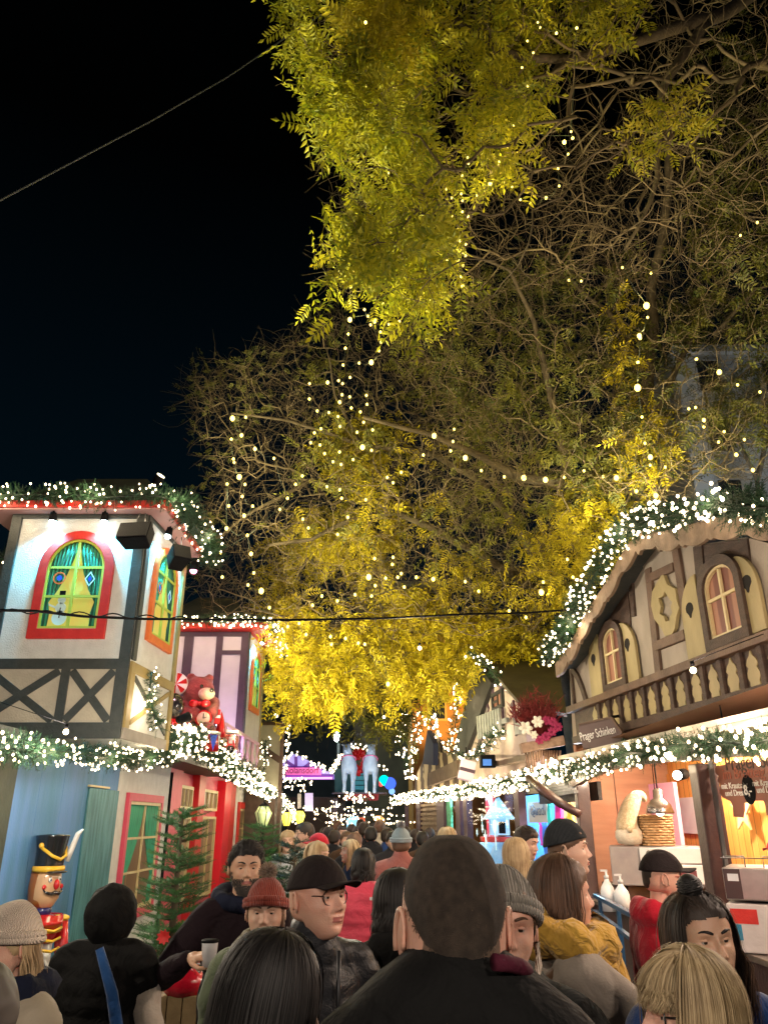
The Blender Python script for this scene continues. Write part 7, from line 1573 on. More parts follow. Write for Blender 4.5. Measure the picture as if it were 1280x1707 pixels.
# 4 brunette with bun
t, M, MH, P, s = person('brunette woman with top knot and long wavy hair facing the camera at the right', 1155, 1484, 2.35, yaw=8, hyaw=0, hroll=-4, skin=SK3, jacket=C_blue, top_extra=.018, brow=H_black, hood_down=True)
scalp(t, H_dk, MH, .008, .074, -.0, -.06, sd=2); short_hair(t, H_dk, MH, 2200, .05, .070, .009, 8, (0, 1, .3), width=.0026); long_hair(t, H_dk, MH, .30, 3000, face=68, vol=.022, taper=1.1, wave=.014, seed=7, width=.0030, lock=16)
long_hair(t, H_br, MH, .42, 1500, face=78, vol=.03, taper=1.4, wave=.024, seed=17, width=.0030, lock=16)
b = MB(); c = Vector((-.012, -.01, .150)); 
for i in range(160): a = random.uniform(0, 6.28); e = random.uniform(-1.2, 1.2); pts = [MH @ (c + Vector((math.cos(a + k * .5) * math.cos(e + k * .12), math.sin(a + k * .5) * math.cos(e + k * .12), math.sin(e + k * .12) * .8)) * random.uniform(.032, .038)) for k in range(6)]; b.tube(pts, .0028, 4)
b.ell(MH @ c, .033, 12, 8); b.build('hair_bun', H_black, t)
# 5 bob and mustard scarf
t, M, MH, P, s = person('woman with brown bob, mustard yellow scarf and grey beige coat raising her hand', 925, 1423, 2.9, yaw=100, hyaw=-4, jacket=C_grey, skin=SK2, top_extra=.02, bulk=1.12, coat=True, hz=1.05, arms=(((-.26, -.22, 1.26), (-.10, -.42, 1.46)), ((.27, -.05, 1.15), (.22, -.2, .95))), hands=({'d': (.1, -.3, 1), 'up': (-.3, -.2, 0), 'curl': .3}, 1))
scalp(t, H_br, MH, .010, .06, -.03, -.06, sd=12); long_hair(t, hairmat('warm_brown_hair', (.045, .022, .012), (.14, .07, .04)), MH, .125, 4500, face=80, vol=.028, taper=.86, wave=.004, seed=21, width=.0030, lock=16)
scarf(t, C_mustard, M, 2, .060, 1.475, R=(.14, .13), tail=[(.02, -.15, 1.45), (.05, -.19, 1.36), (.04, -.21, 1.25), (.05, -.21, 1.14)])
b = MB(); b.tube([M @ Vector(p) for p in ((-.17, .02, 1.49), (-.12, .13, 1.38), (0, .165, 1.2), (.12, .17, 1.02))], .013, 6); b.build('bag_strap', cloth('tan_strap', (.16, .09, .05)), t)
# 6 cable knit hat woman
t, M, MH, P, s = person('woman in grey cable knit hat half hidden behind the man in the centre', 832, 1446, 2.15, yaw=-6, hyaw=8, hroll=4, jacket=cloth('soft_black_coat', (.016, .019, .019), .7), skin=SK2, top_extra=.03, brow=H_br, collar=.01, hood_down=True, smile=2.5, bulk=1.05)
scalp(t, H_br, MH, .006, .06, -.03, -.06); beanie(t, C_gknit, MH, -.10, .150, -.005, cable=True)
ring_tube(t, 'hat_cord', C_cream, MH, [(.088, .0, -.02), (.092, -.01, -.07), (.075, -.03, -.115), (.045, -.06, -.15), (.02, -.07, -.155)], .0085)
# 7 man in black cap and glasses
t, M, MH, P, s = person('man in black baseball cap and round glasses looking right, charcoal puffer jacket', 528, 1427, 2.75, yaw=36, hyaw=14, hpitch=-3, skin=SK2, jacket=C_char, top_extra=.018, gl=True, brow=H_br, quilt=.012, collar=.03, fat=1.10, bulk=1.03)
cap(t, cloth('black_cap_cloth', (.022, .016, .016), .2, 20), MH); scalp(t, H_br, MH, .003, .08, .0, -.05, noise_=.001, sd=4)
b = MB(); b.tube([M @ Vector((.0, -.152, z)) for z in (1.5, 1.35, 1.15, .95)], .007, 6); b.build('zip', G_zip, t)
# 8 rust beanie woman
t, M, MH, P, s = person('woman in rust red pompom beanie and sage green coat facing the camera', 446, 1461, 3.5, yaw=6, hyaw=-2, skin=SK, jacket=C_green, top_extra=.035, brow=H_br, collar=.01)
scalp(t, H_br, MH, .004, .064, -.03, -.06); beanie(t, C_rust, MH, .06, .150, .0, pom=cloth('beige_fur', (.34, .24, .17)))
scarf(t, cloth('olive_scarf', (.18, .16, .10), .8), M, 1, .045, 1.475, R=(.10, .10)); ring_tube(t, 'hair_lock', H_br, MH, [(.078, -.01, .0), (.084, -.02, -.06), (.078, -.03, -.12), (.08, -.04, -.18)], .008)
# 9 bearded man
t, M, MH, P, s = person('bearded man in plum black coat holding a small white cup right of the fir tree', 411, 1401, 4.25, yaw=22, hyaw=-6, skin=SK3, jacket=C_plum, top_extra=.024, brow=H_black, arms=(((-.40, -.04, 1.16), (-.30, -.30, 1.28)), None), hands=({'d': (.6, -.6, .2), 'up': (0, -.3, 1), 'curl': .8}, 1), bulk=1.08, coat=True)
scalp(t, H_black, MH, .010, .074, .0, -.06, noise_=.004, sd=9); short_hair(t, H_black, MH, 1800, .045, .070, .022, 5, (.3, .5, .5), width=.004, side=.0)
ring_tube(t, 'hood_lining', C_navy, M, [(.12 * math.sin(a), -.10 * math.cos(a) + .03, 1.50 + .03 * -math.cos(a)) for a in [2 * PI * k / 24 for k in range(25)]], .042)
# beard
PB, FB, AZ_, EL_ = HG[(96, 72)]; kp = (PB[:, 2] < -.036 - .02 * (np.abs(PB[:, 0]) < .012)) & (PB[:, 1] < -.0) & ~((np.abs(PB[:, 0]) < .026) & (PB[:, 2] > -.066) & (PB[:, 1] < -.05) & (PB[:, 2] < -.044)) & (PB[:, 2] > -.113); kp |= (np.abs(PB[:, 0]) > .058) & (PB[:, 1] < .0) & (PB[:, 1] > -.05) & (PB[:, 2] < .0) & (PB[:, 2] > -.06)
rs_ = random.Random(77); ii = rs_.choices(list(np.nonzero(kp)[0]), k=2600); ribbons([[Vector(PB[i]) + Vector((0, -.0005, 0)), Vector(PB[i] * 1.02) + Vector((rs_.gauss(0, .002), -.002, -.006)), Vector(PB[i] * 1.03) + Vector((rs_.gauss(0, .003), -.002, -.011))] for i in ii], [.0018] * 2600, 'beard', H_dk, t, MH)
cp_ = M @ Vector((-.225, -.385, 1.31)); c_ = thing('paper_cup', 'small white cup held by the bearded man', 'cup', cp_); MB().lathe(cp_ - Vector((0, 0, .05)), [(.028, 0), (.036, .09), (.038, .095)], 16).build('cup', M_encl, c_); MB().lathe(cp_ - Vector((0, 0, .05)), [(.039, .093), (.039, .1), (.03, .105)], 16).build('lid', M_black, c_)
# 10 black hooded vest person with blue strap
t, M, MH, P, s = person('person in black hooded vest seen from behind with blue strap, left of the fir tree', 190, 1473, 4.0, yaw=176, jacket=C_black, top_extra=.035, bulk=1.25, quilt=.010, wr=.010)
shell(t, 'hood', C_black, MH, .125, .140, .148, (0, .006, .0), -.13, .1, .06, 40, 22, .01); b = MB(); b.tube([M @ Vector(p) for p in ((-.04, .19, 1.50), (-.13, .18, 1.30), (-.20, .16, 1.05), (-.23, .13, .85))], [.018, .025, .028, .024], 8); b.build('strap', cloth('blue_strap', (.01, .06, .20)), t)
mobj('sleeve', blobmesh([('t', [(-.24, .0, 1.26), (-.30, .02, 1.08), (-.27, -.03, .88)], [.085, .088, .07])], .02, 4, M, wr=.008), cloth('cream_fleece', (.48, .42, .35), .5), t)
# 11 cream beanie woman at the left edge
t, M, MH, P, s = person('woman in cream beanie and beige puffer jacket in left profile at the left edge', 31, 1500, 2.75, yaw=-32, hyaw=-6, hpitch=10, skin=SK2, jacket=C_beige, top_extra=.032, brow=H_gb, quilt=.010, bulk=1.14, hood_down=True, arms=(((-.20, .12, 1.18), (-.12, .30, 1.24)), None), hand_m=cloth('wine_glove', (.08, .012, .02)), hands=({'curl': .5}, 0))
scalp(t, H_gb, MH, .006, .06, -.03, -.06); beanie(t, C_cream, MH, .02, .145, -.005); long_hair(t, H_gb, MH, .34, 1100, face=102, vol=.014, taper=1.0, wave=.012, seed=33, width=.004)
scarf(t, C_navy, M, 1, .045, 1.50, R=(.12, .11))
# 12 dark shoulder at the lower left corner
t, M, MH, P, s = person('person in dark brown coat cut off by the lower left corner', -62, 1588, 1.35, yaw=170, jacket=cloth('dark_brown_coat', (.035, .018, .014)), top_extra=.02); scalp(t, H_dk, MH, .012, .05, -.03, -.07)
# 13 red hoodie man
t, M, MH, P, s = person('man in red hoodie and black cap facing right at the ham stall', 1094, 1420, 4.1, yaw=104, hyaw=-14, hpitch=2, skin=SK2, jacket=C_red, top_extra=.012, brow=H_br, hood_down=True, bulk=1.06, fat=1.06, gl=mat('red_frame', (.3, .02, .02), .3))
cap(t, cloth('black_cap_cloth', (.02, .02, .02)), MH, -.02); scalp(t, H_dk, MH, .003, .08, .0, -.05, noise_=.001, sd=4); MB().ell(MH @ Vector((-.086, .004, -.012)), .007 * s, 8, 6).build('earbud', M_encl, t)
# 14 black beanie youth
t, M, MH, P, s = person('young man in slate beanie looking right beside the maroon post', 938, 1367, 4.3, yaw=78, hyaw=-4, skin=SK, jacket=C_navy, top_extra=.03, brow=H_br); scalp(t, H_br, MH, .007, .056, .0, -.05, sd=4); beanie(t, C_bknit, MH, .04, .150, .018, brim=False)
# 15-16 blonde and her companion
t, M, MH, P, s = person('woman with straight blonde hair from behind before the blue shop window, navy coat', 858, 1396, 6.1, yaw=168, jacket=C_navy, top_extra=.015, det=0); scalp(t, H_gb, MH, .01, .06, -.03, -.07, (40, 30)); long_hair(t, H_gb, MH, .26, 900, face=50, vol=.022, taper=1.05, wave=.006, seed=41, width=.007)
t, M, MH, P, s = person('dark haired man bending towards the blonde woman before the blue shop window', 872, 1377, 6.7, yaw=60, hyaw=-10, hpitch=14, jacket=cloth('khaki_coat', (.10, .10, .07)), top_extra=.015, det=1, brow=H_black); scalp(t, H_dk, MH, .012, .066, -.01, -.06); short_hair(t, H_dk, MH, 500, .04, .066, .014, 34)
# 17-19
t, M, MH, P, s = person('person in bright pink puffer jacket and teal jeans walking away down the lane', 605, 1412, 6.3, yaw=176, jacket=C_pinkp, pants=M_jean, top_extra=.02, det=0, quilt=.022, bulk=1.15); scalp(t, H_black, MH, .014, .05, -.03, -.07, (40, 30)); long_hair(t, H_black, MH, .14, 420, face=50, vol=.02, taper=.8, seed=51, width=.008)
pq = M @ Vector((-.10, .158, 1.40)); MB().box(pq, (.05, .006, .02)).build('white_mark', M_encl, t)
t, M, MH, P, s = person('person in dusty rose coat and white blue pompom hat walking away', 668, 1378, 7.6, yaw=176, jacket=C_rose, top_extra=.04, det=0, bulk=1.15, collar=.02); scalp(t, H_br, MH, .01, .05, -.03, -.07, (40, 30)); beanie(t, cloth('ice_blue_knit', (.35, .45, .5), rib=40), MH, .22, .145, .0, pom=cloth('white_fur', (.5, .52, .55)))
t, M, MH, P, s = person('dark haired person in black coat walking away, directly left of the man in the centre', 662, 1446, 3.1, yaw=172, jacket=C_black, top_extra=.015, bulk=1.02, hood_down=True, det=0); scalp(t, H_black, MH, .014, .05, -.03, -.08, (40, 30)); long_hair(t, H_black, MH, .14, 1200, face=40, vol=.018, taper=.9, seed=61, width=.005)
# mid distance
mid = [('girl with light greenish blonde hair in left profile behind the pink jacket, navy coat', 586, 1399, 8.6, -70, C_navy, H_bl, .22, None), ('fair haired child in profile facing right behind the cap man', 527, 1402, 6.6, 70, cloth('pale_coat', (.35, .36, .38)), H_gb, .08, None),
       ('person in red cap and red jacket behind the cap man', 533, 1390, 8.2, -100, C_red, H_dk, 0, 'cap'), ('bespectacled man in cream hoodie with dark strap in left profile', 511, 1370, 8.8, -75, cloth('cream_hoodie', (.45, .42, .34)), H_dk, 0, 'g'),
       ('woman in white top facing the camera behind the dark fir tree', 480, 1384, 9.5, 8, cloth('white_jumper', (.6, .62, .65)), H_gb, .3, None), ('person in grey hooded coat before the red and white stall', 744, 1378, 8.4, 150, cloth('grey_fleece', (.16, .17, .18)), H_bl, .06, None),
       ('stall worker in pink red sweater at the right edge behind the steel cabinet', 1296, 1398, 6.9, -60, C_pinkp, H_dk, 0, 'cap')]
for lb, px, yt, Y, yw, jk, hm, hl_, ex in mid:
    t, M, MH, P, s = person(lb, px, yt, Y, yaw=yw, jacket=jk, top_extra=.015, det=1 if Y < 9.6 and px < 620 else 0, brow=hm); scalp(t, hm, MH, .010, .05, -.02, -.065, (40, 30))
    if hl_: long_hair(t, hm, MH, hl_, 220, face=55, vol=.02, taper=.95, seed=px, width=.016)
    if ex == 'cap': cap(t, C_red, MH)
    if ex == 'g': glasses(t, MH, HG[(96, 72)][0])
# far crowd
fc = [(548, 1378, 13, 'grey'), (557, 1384, 12, 'dark'), (570, 1376, 14, 'dark'), (577, 1386, 11.5, 'brown'), (586, 1374, 15, 'dark'), (596, 1378, 13.5, 'red'), (607, 1370, 12.5, 'dark'), (618, 1378, 11.5, 'dark'), (633, 1367, 13.5, 'cream'), (645, 1380, 11.5, 'blue'), (654, 1386, 10.4, 'dark'), (692, 1382, 12.5, 'dark'), (704, 1386, 11, 'brown'), (562, 1368, 17, 'blue'), (601, 1366, 18, 'rose'), (622, 1368, 17, 'brown'), (676, 1378, 15, 'grey'), (540, 1380, 16, 'red'), (590, 1388, 9.6, 'dark'), (715, 1380, 14, 'dark')]
cc = {'grey': (.12, .12, .13), 'dark': (.018, .018, .022), 'brown': (.07, .04, .025), 'red': (.30, .02, .03), 'cream': (.40, .36, .28), 'blue': (.02, .05, .16), 'rose': (.30, .10, .12)}
for i, (px, yt, Y, c) in enumerate(fc):
    hm = (H_black, H_dk, H_black, H_br, H_dk)[i % 5]; side = 'left' if px < 600 else 'right'; yw = random.choice((180, 170, 190, 150, 20))
    t, M, MH, P, s = person('far walker in %s clothes, %s' % (c if c != 'dark' else 'black', ['leftmost but one', 'beside the grey coat', 'under the left reindeer', 'low in front', 'far back under the wreath', 'with red scarf tone', 'tall and centred', 'low right of centre', 'tallest at the right', 'behind the rose coat', 'just left of the rose coat', 'right of the pompom hat', 'low beside the louvred hut', 'tiny behind the left heads', 'tiny under the right reindeer', 'tiny right of centre', 'above the rose coat', 'farthest left', 'nearest in the gap', 'next to the louvre'][i]), px, yt, Y, yaw=yw, jacket=cloth('crowd_' + c, cc[c]), top_extra=.01, det=0, group='far crowd down the lane', hands=(0, 0), bulk=random.uniform(1, 1.15), collar=.01)
    scalp(t, hm, MH, .012, .05, -.03, -.07, (40, 30))
# ================================================================ PROPS ON THE LEFT
# toy nutcracker
nq = at(84, 1500, 7.9); nx, ny = nq.x - .06, 7.9
t = thing('nutcracker_figure', 'life size painted nutcracker soldier with tall black and yellow hat before the blue boards', 'nutcracker', (nx, ny, 0))
zt_ = at(84, 1389, 7.9).z; zc = at(84, 1506, 7.9).z; hh_ = zt_ - zc
Mgl = dict(coat=.6); G_red = mat('gloss_red', (.50, .012, .015), .25, **Mgl); G_yel = mat('gloss_yellow', (.70, .42, .03), .25, **Mgl); G_blk = mat('gloss_black', (.012, .013, .015), .2, **Mgl); G_skin = mat('gloss_flesh', (.58, .36, .20), .3, **Mgl); G_brn = mat('gloss_brown', (.28, .10, .03), .3, **Mgl); G_wht = mat('gloss_white', (.7, .7, .66), .3, **Mgl); G_navy = mat('gloss_navy', (.01, .015, .10), .25, **Mgl)
F_ = Matrix.Translation((nx, ny, 0)) @ Matrix.Rotation(math.radians(58), 4, 'Z')
def np_(x, y, z): return F_ @ Vector((x, y, z))
rot = F_.to_3x3()
zb_ = zc + .27
hr = MB(); hr.lathe(np_(0, 0, zb_), [(.135, 0), (.128, .06), (.13, .18), (.15, .30), (.152, .31), (.02, .32)], 24, rot); hr.build('hat', G_blk, t)
MB().lathe(np_(0, 0, zb_), [(.146, -.005), (.148, .02), (.142, .045)], 24, rot).build('hat_band', G_yel, t)
MB().ell(np_(0, -.13, zb_ - .005), (.10, .075, .016), 20, 8, rot).build('visor', G_blk, t)
MB().tube([np_(-.13, -.04, zb_ + .2), np_(-.07, -.13, zb_ + .13), np_(0, -.155, zb_ + .10), np_(.07, -.13, zb_ + .13), np_(.13, -.04, zb_ + .2)], .016, 8).build('hat_cord', G_yel, t)
MB().ell(np_(-.13, -.03, zb_ + .22), .028, 10, 8).build('tassel', G_yel, t)
MB().tube([np_(.11, -.11, zb_ + .08), np_(.13, -.13, zb_ + .2), np_(.15, -.16, zb_ + .32), np_(.17, -.20, zb_ + .36)], [.02, .028, .024, .01], 8).build('plume', G_wht, t)
hd = MB(); hd.lathe(np_(0, 0, zc - .02), [(.06, -.03), (.09, 0), (.125, .06), (.132, .14), (.125, .24), (.12, .29)], 28, rot); hd.build('head', G_skin, t)
MB().lathe(np_(0, .025, zc - .03), [(.10, 0), (.128, .05), (.138, .15), (.13, .3)], 24, rot).build('hair', G_brn, t)
MB().ell(np_(0, -.15, zc + .16), (.022, .035, .045), 12, 8, rot).build('nose', G_red, t)
ms = MB()
for s in (-1, 1): ms.tube([np_(0, -.142, zc + .095), np_(s * .04, -.145, zc + .082), np_(s * .085, -.12, zc + .10), np_(s * .10, -.10, zc + .12)], [.016, .016, .010, .003], 8)
ms.build('moustache', G_blk, t)
for s in (-1, 1): e = MB().ell(np_(s * .048, -.118, zc + .20), (.02, .012, .024), 12, 8, rot).build('eye', G_wht, t); MB().ell(np_(s * .048, -.129, zc + .20), .009, 8, 6).build('pupil', G_blk, e); MB().ell(np_(s * .09, -.10, zc + .14), (.022, .014, .022), 10, 6, rot).build('cheek', G_red, t)
MB().lathe(np_(0, 0, zc - .1), [(.075, 0), (.08, .03), (.075, .07)], 20, rot).build('collar', G_navy, t)
MB().lathe(np_(0, 0, 0), [(.13, .78), (.16, .85), (.19, 1.0), (.20, zc - .22), (.16, zc - .12), (.07, zc - .09)], 28, rot).build('coat', G_red, t)
for k, z in enumerate((zc - .2, zc - .28, zc - .36)): MB().tube([np_(-.1, -.175, z), np_(0, -.205, z - .02), np_(.1, -.175, z)], .013, 8).build('braid', G_yel, t)
MB().lathe(np_(0, 0, .86), [(.19, 0), (.195, .03), (.19, .06)], 24, rot).build('belt', G_yel, t)
for s in (-1, 1):
    MB().tube([np_(s * .21, 0, zc - .16), np_(s * .25, -.02, zc - .4), np_(s * .24, -.05, zc - .62)], [.07, .062, .05], 12).build('arm', G_red, t); MB().ell(np_(s * .21, 0, zc - .14), (.085, .085, .035), 14, 8).build('epaulette', G_yel, t)
    MB().tube([np_(s * .075, 0, .8), np_(s * .08, 0, .4)], [.07, .065], 12).build('leg', G_wht, t); MB().tube([np_(s * .08, 0, .4), np_(s * .08, 0, .1)], [.072, .075], 12).build('boot', G_blk, t)
MB().box((nx, ny, .05), (.5, .45, .1)).build('base', G_navy, t, bevel=.01)
# fir trees
FIRM = leafmat('christmas_fir', (.010, .05, .014), (.05, .19, .04), 5, .15); TR = mat('fir_trunk', (.08, .06, .035), .8)
def fir(label, px, ytop, Y, H0, rad, per=26, tiers=11, top=.5, m=None, seed=1, group='fir trees along the shop front'):
    p = at(px, ytop, Y); zt_ = p.z; t = thing('fir_tree', label, 'fir tree', (p.x, Y, 0), group=group); rs = random.Random(seed); tk = MB(); tk.tube([(p.x, Y, 0), (p.x, Y, zt_ * .6), (p.x, Y, zt_)], [.04, .025, .006], 8); tk.build('trunk', TR, t)
    br = MB(); X = []; D = []; S = []
    for k in range(tiers):
        f = k / (tiers - 1); z = H0 + (zt_ - .05 - H0) * f; n = int(7 + 5 * (1 - f)) if f < .95 else 5; R = rad * (1 - f) ** .75 * rs.uniform(.85, 1.1) + .10
        if f > 1 - top * .5: R = max(.09, R * .8)
        for i in range(n):
            a = 2 * PI * (i + rs.random() * .6) / n + k; L = R * rs.uniform(.75, 1.1); d = Vector((math.cos(a), math.sin(a), .22)); b0 = Vector((p.x, Y, z + rs.uniform(-.04, .04))); P = [b0, b0 + d * L * .5, b0 + d * L + Vector((0, 0, -.03 * L))]; br.tube(P, [.009, .006, .003], 5)
            q = max(3, int(L / .035))
            for j in range(q):
                f2 = (j + 1) / q; c = b0 + d * L * f2; w_ = .4 + .6 * math.sin(PI * min(1, f2 * 1.0) * .75)
                for s in (-1, 1):
                    dd = (d * .8 + Vector((-math.sin(a), math.cos(a), 0)) * s * .8); X.append(c[:]); D.append(dd[:]); S.append(w_ * rs.uniform(.7, 1.1)) ; 
                    if rs.random() < .6: X.append((c + dd * .08)[:]); D.append((dd + Vector((0, 0, .2)))[:]); S.append(.7)
            X.append((b0 + d * L)[:]); D.append(d[:]); S.append(.9)
    X.append((p.x, Y, zt_ - .1)); D.append((0, 0, 1)); S.append(1)
    br.build('branches', TR, t); X = np.array(X); D = np.array(D); S = np.array(S); Vs = []; Fs = []; k0 = 0
    for k in range(4):
        s = slice(k, None, 4); V, F = scatter(SPR[k], X[s], D[s], S[s] * .85); Vs.append(V); Fs.append(F + k0); k0 += len(V)
    npmesh('needles', np.vstack(Vs), np.vstack(Fs), m or FIRM, t)
fir('green fir tree before the pink wall, left of the bearded man', 306, 1346, 6.3, .45, .12, tiers=15, seed=3)
fir('smaller fir tree beside the pale green glass lantern', 436, 1378, 9.5, .4, .42, tiers=13, seed=5)
fir('dark fir tree behind the rust beanie, under the yellow lanterns', 492, 1404, 7.8, .3, .42, tiers=12, seed=8, m=leafmat('dark_fir', (.006, .02, .012), (.02, .06, .03), 5, .1))
fir('low dark fir at the foot of the striped hut', 700, 1405, 17, .3, .6, tiers=8, seed=11, m=MATS['dark_fir'])
# crate, sack and poinsettias
cr = at(290, 1660, 4.9); zt_ = cr.z; t = thing('wooden_crate', 'wooden planter crate under the fir tree holding the red sack', 'crate', (cr.x, 4.9, 0))
k = MB()
for i in range(5): k.box((cr.x - .16 + i * .085, 4.9, zt_ / 2), (.08, .03, zt_ - .005))
k.box((cr.x + .02, 5.1, zt_ / 2 - .01), (.42, .38, zt_ - .04)); k.build('boards', mat('crate_wood', (.24, .17, .08), .7, (.16, .11, .05), 6, .4), t, bevel=.004)
MB().box((cr.x + .24, 5.05, zt_ / 2), (.03, .34, zt_ + .02)).build('side_board', mat('pale_crate', (.45, .38, .24), .7), t)
sq = at(304, 1663, 4.95); t = thing('gift_sack', 'shiny red sack tied at the neck on the wooden crate', 'sack', sq)
blob('sack', [('e', sq + Vector((0, 0, .07)), (.125, .10, .085)), ('t', [sq + Vector((.01, 0, .12)), sq + Vector((.02, 0, .17)), sq + Vector((.05, -.01, .22))], [.07, .04, .07]), ('e', sq + Vector((-.03, 0, .2)), (.05, .04, .03))], mat('shiny_red_foil', (.55, .01, .03), .22, (.4, .005, .02), 12, .5, 14, coat=.4), t, .012, 3)
b = MB(); b.tube([sq + Vector((.02 + .045 * math.cos(a), .045 * math.sin(a), .165)) for a in [2 * PI * k / 14 for k in range(15)]], .008, 6); b.tube([sq + Vector((.05, -.045, .165)), sq + Vector((.10, -.07, .13)), sq + Vector((.12, -.06, .17)), sq + Vector((.06, -.05, .17))], .006, 5); b.build('ribbon', M_encl, t)
for i, (px, py, Y) in enumerate(((270, 1615, 5.3), (274, 1562, 5.7), (262, 1645, 5.2), (278, 1640, 5.3))):
    q = at(px, py, Y); b = MB()
    for k in range(9): a = 2 * PI * k / 9; d = Vector((math.cos(a), -.5, math.sin(a))).normalized(); s_ = d.cross(Vector((0, 1, 0))).normalized(); b.add([q, q + d * .028 + s_ * .014, q + d * .055, q + d * .028 - s_ * .014], [(0, 1, 2, 3)])
    o = b.build('poinsettia', mat('poinsettia_red', (.62, .03, .03), .6), None); sd = o.modifiers.new('s', 'SOLIDIFY'); sd.thickness = .003
    tag(o, ['poinsettia bloom low in the fir tree beside the cream sleeve', 'highest poinsettia bloom in the middle of the fir tree', 'lowest poinsettia bloom left of the red sack', 'poinsettia bloom directly behind the red sack'][i], 'flower', 'poinsettias in the fir tree')
# ---------------- toys on the balcony
M_bear = mat('bear_plush', (.20, .028, .028), .9, (.28, .05, .045), 14, .8, 40, sheen=.2); M_muz = mat('bear_muzzle', (.55, .34, .26), .9, (.45, .26, .2), 20, .6, 50, sheen=.4)
def V_(px, py, Y): return at(px, py, Y)
bb_ = at(330, 1225, 12.3); Y0 = 12.3
t = thing('toy_bear', 'giant red brown teddy bear sitting on the balcony between the turrets', 'teddy bear', bb_)
f = lambda x, y, z: Vector((bb_.x + x, Y0 + y, bb_.z + z))
hd_ = at(331, 1152, 12.1)
blob('body', [('e', f(-.04, .1, .32), (.30, .27, .38)), ('e', hd_, (.25, .22, .225)), ('t', [f(-.22, -.02, .5), f(-.2, -.28, .3), f(0, -.36, .28)], [.12, .11, .10]), ('t', [f(.2, 0, .48), f(.24, -.25, .3)], [.11, .10]), ('t', [f(-.15, -.05, .05), f(-.1, -.42, .02)], [.14, .13]), ('t', [f(.15, -.05, .05), f(.22, -.42, .02)], [.14, .13]), ('e', hd_ + Vector((-.14, .02, .2)), (.085, .05, .09)), ('e', hd_ + Vector((.14, .06, .2)), (.075, .05, .08))], M_bear, t, .03, 5)
mz = hd_ + Vector((.17, -.17, -.07)); MB().ell(mz, (.13, .11, .095), 16, 10).build('muzzle', M_muz, t); MB().ell(mz + Vector((.09, -.08, .04)), .035, 10, 8).build('nose', G_blk, t); MB().ell(hd_ + Vector((.09, -.20, .04)), .028, 10, 8).build('eye', G_blk, t)
b = MB(); q = hd_ + Vector((.08, -.2, -.22)); b.ell(q + Vector((-.09, 0, 0)), (.08, .03, .06), 12, 8); b.ell(q + Vector((.09, 0, 0)), (.08, .03, .06), 12, 8); b.ell(q, .035, 10, 6); b.build('bow_tie', G_red, t)
# penguin like toy behind turret corner, candy swirl
q = at(289, 1178, 11.6); t = thing('toy_penguin', 'black and white round toy half hidden by the turret corner beside the bear', 'toy', q); MB().ell(q, (.16, .15, .2), 16, 12).build('body', G_blk, t); MB().ell(q + Vector((-.06, -.05, -.02)), (.12, .12, .15), 14, 10).build('belly', G_wht, t); MB().ell(q + Vector((0, 0, -.36)), (.17, .15, .2), 16, 10).build('red_skirt', G_red, t)
q = at(294, 1140, 11.9); t = thing('candy_swirl', 'big red and white candy disc on a stick left of the bear', 'candy', q); MB().tube([q + Vector((0, .02, 0)), q - Vector((0, -.02, .7))], .02, 8).build('stick', G_wht, t); d = MB().tube([q, q + Vector((0, .06, 0))], .17, 24).build('disc', G_wht, t)
for k in range(6):
    a0_ = k * PI / 3; pts = [(0, 0)] + [(.165 * math.cos(a0_ + j * .13), .165 * math.sin(a0_ + j * .13)) for j in range(5)]; MB().add([q + Vector((x, -.004, z)) for x, z in pts], [tuple(range(6))]).build('stripe', G_red, d)
# drum
q = at(345, 1222, 11.7); t = thing('toy_drum', 'toy drum with red and blue zigzag sides in front of the bear', 'drum', q); dr = .19; dh = .27
MB().lathe(q - Vector((0, 0, dh)), [(dr, 0), (dr, dh)], 24).build('shell', G_red, t); MB().lathe(q - Vector((0, 0, .03)), [(dr + .012, 0), (dr + .012, .04), (dr - .01, .045)], 24).build('drumhead', G_wht, t)
for k in range(8):
    a = 2 * PI * k / 8; w_ = .36; V = [q + Vector(((dr + .006) * math.cos(a + e), (dr + .006) * math.sin(a + e), z)) for e, z in ((-w_, -.04), (0, -.04), (w_, -.04), (0, -dh))]; MB().add(V, [(0, 3, 1), (1, 3, 2)]).build('zigzag', mat('gloss_blue', (.02, .08, .6), .3, coat=.5) if k % 2 else G_wht, t)
# clock, chair, gift, rocket, toy train
q = at(339, 1198, 11.9); t = thing('toy_clock', 'round cream clock face leaning before the bear', 'clock', q); MB().tube([q, q + Vector((0, .05, 0))], .125, 24).build('case', G_red, t); MB().tube([q - Vector((0, .006, 0)), q], .10, 24).build('dial', mat('clock_cream', (.7, .55, .4), .5), t); MB().bar(q + Vector((0, -.012, 0)), q + Vector((0, -.012, .075)), .012, .006).bar(q + Vector((0, -.012, 0)), q + Vector((.05, -.012, .02)), .012, .006).build('hands', G_blk, t)
q = at(313, 1235, 12.0); t = thing('wooden_chair', 'small folded wooden chair in front of the bear', 'chair', q); b = MB(); wd_ = mat('chair_wood', (.36, .16, .08), .5)
b.bar(q + Vector((-.02, 0, .3)), q + Vector((.24, 0, .33)), .05).bar(q + Vector((.22, 0, .33)), q + Vector((.2, 0, -.1)), .045).bar(q + Vector((.15, .02, .33)), q + Vector((.13, 0, -.1)), .045); b.build('frame', wd_, t); MB().bar(q + Vector((-.08, -.05, .34)), q + Vector((.08, -.05, -.08)), .05).build('leg', M_cream, t); MB().bar(q + Vector((.05, -.06, .12)), q + Vector((-.12, -.06, -.1)), .05).build('leg', M_cream, t)
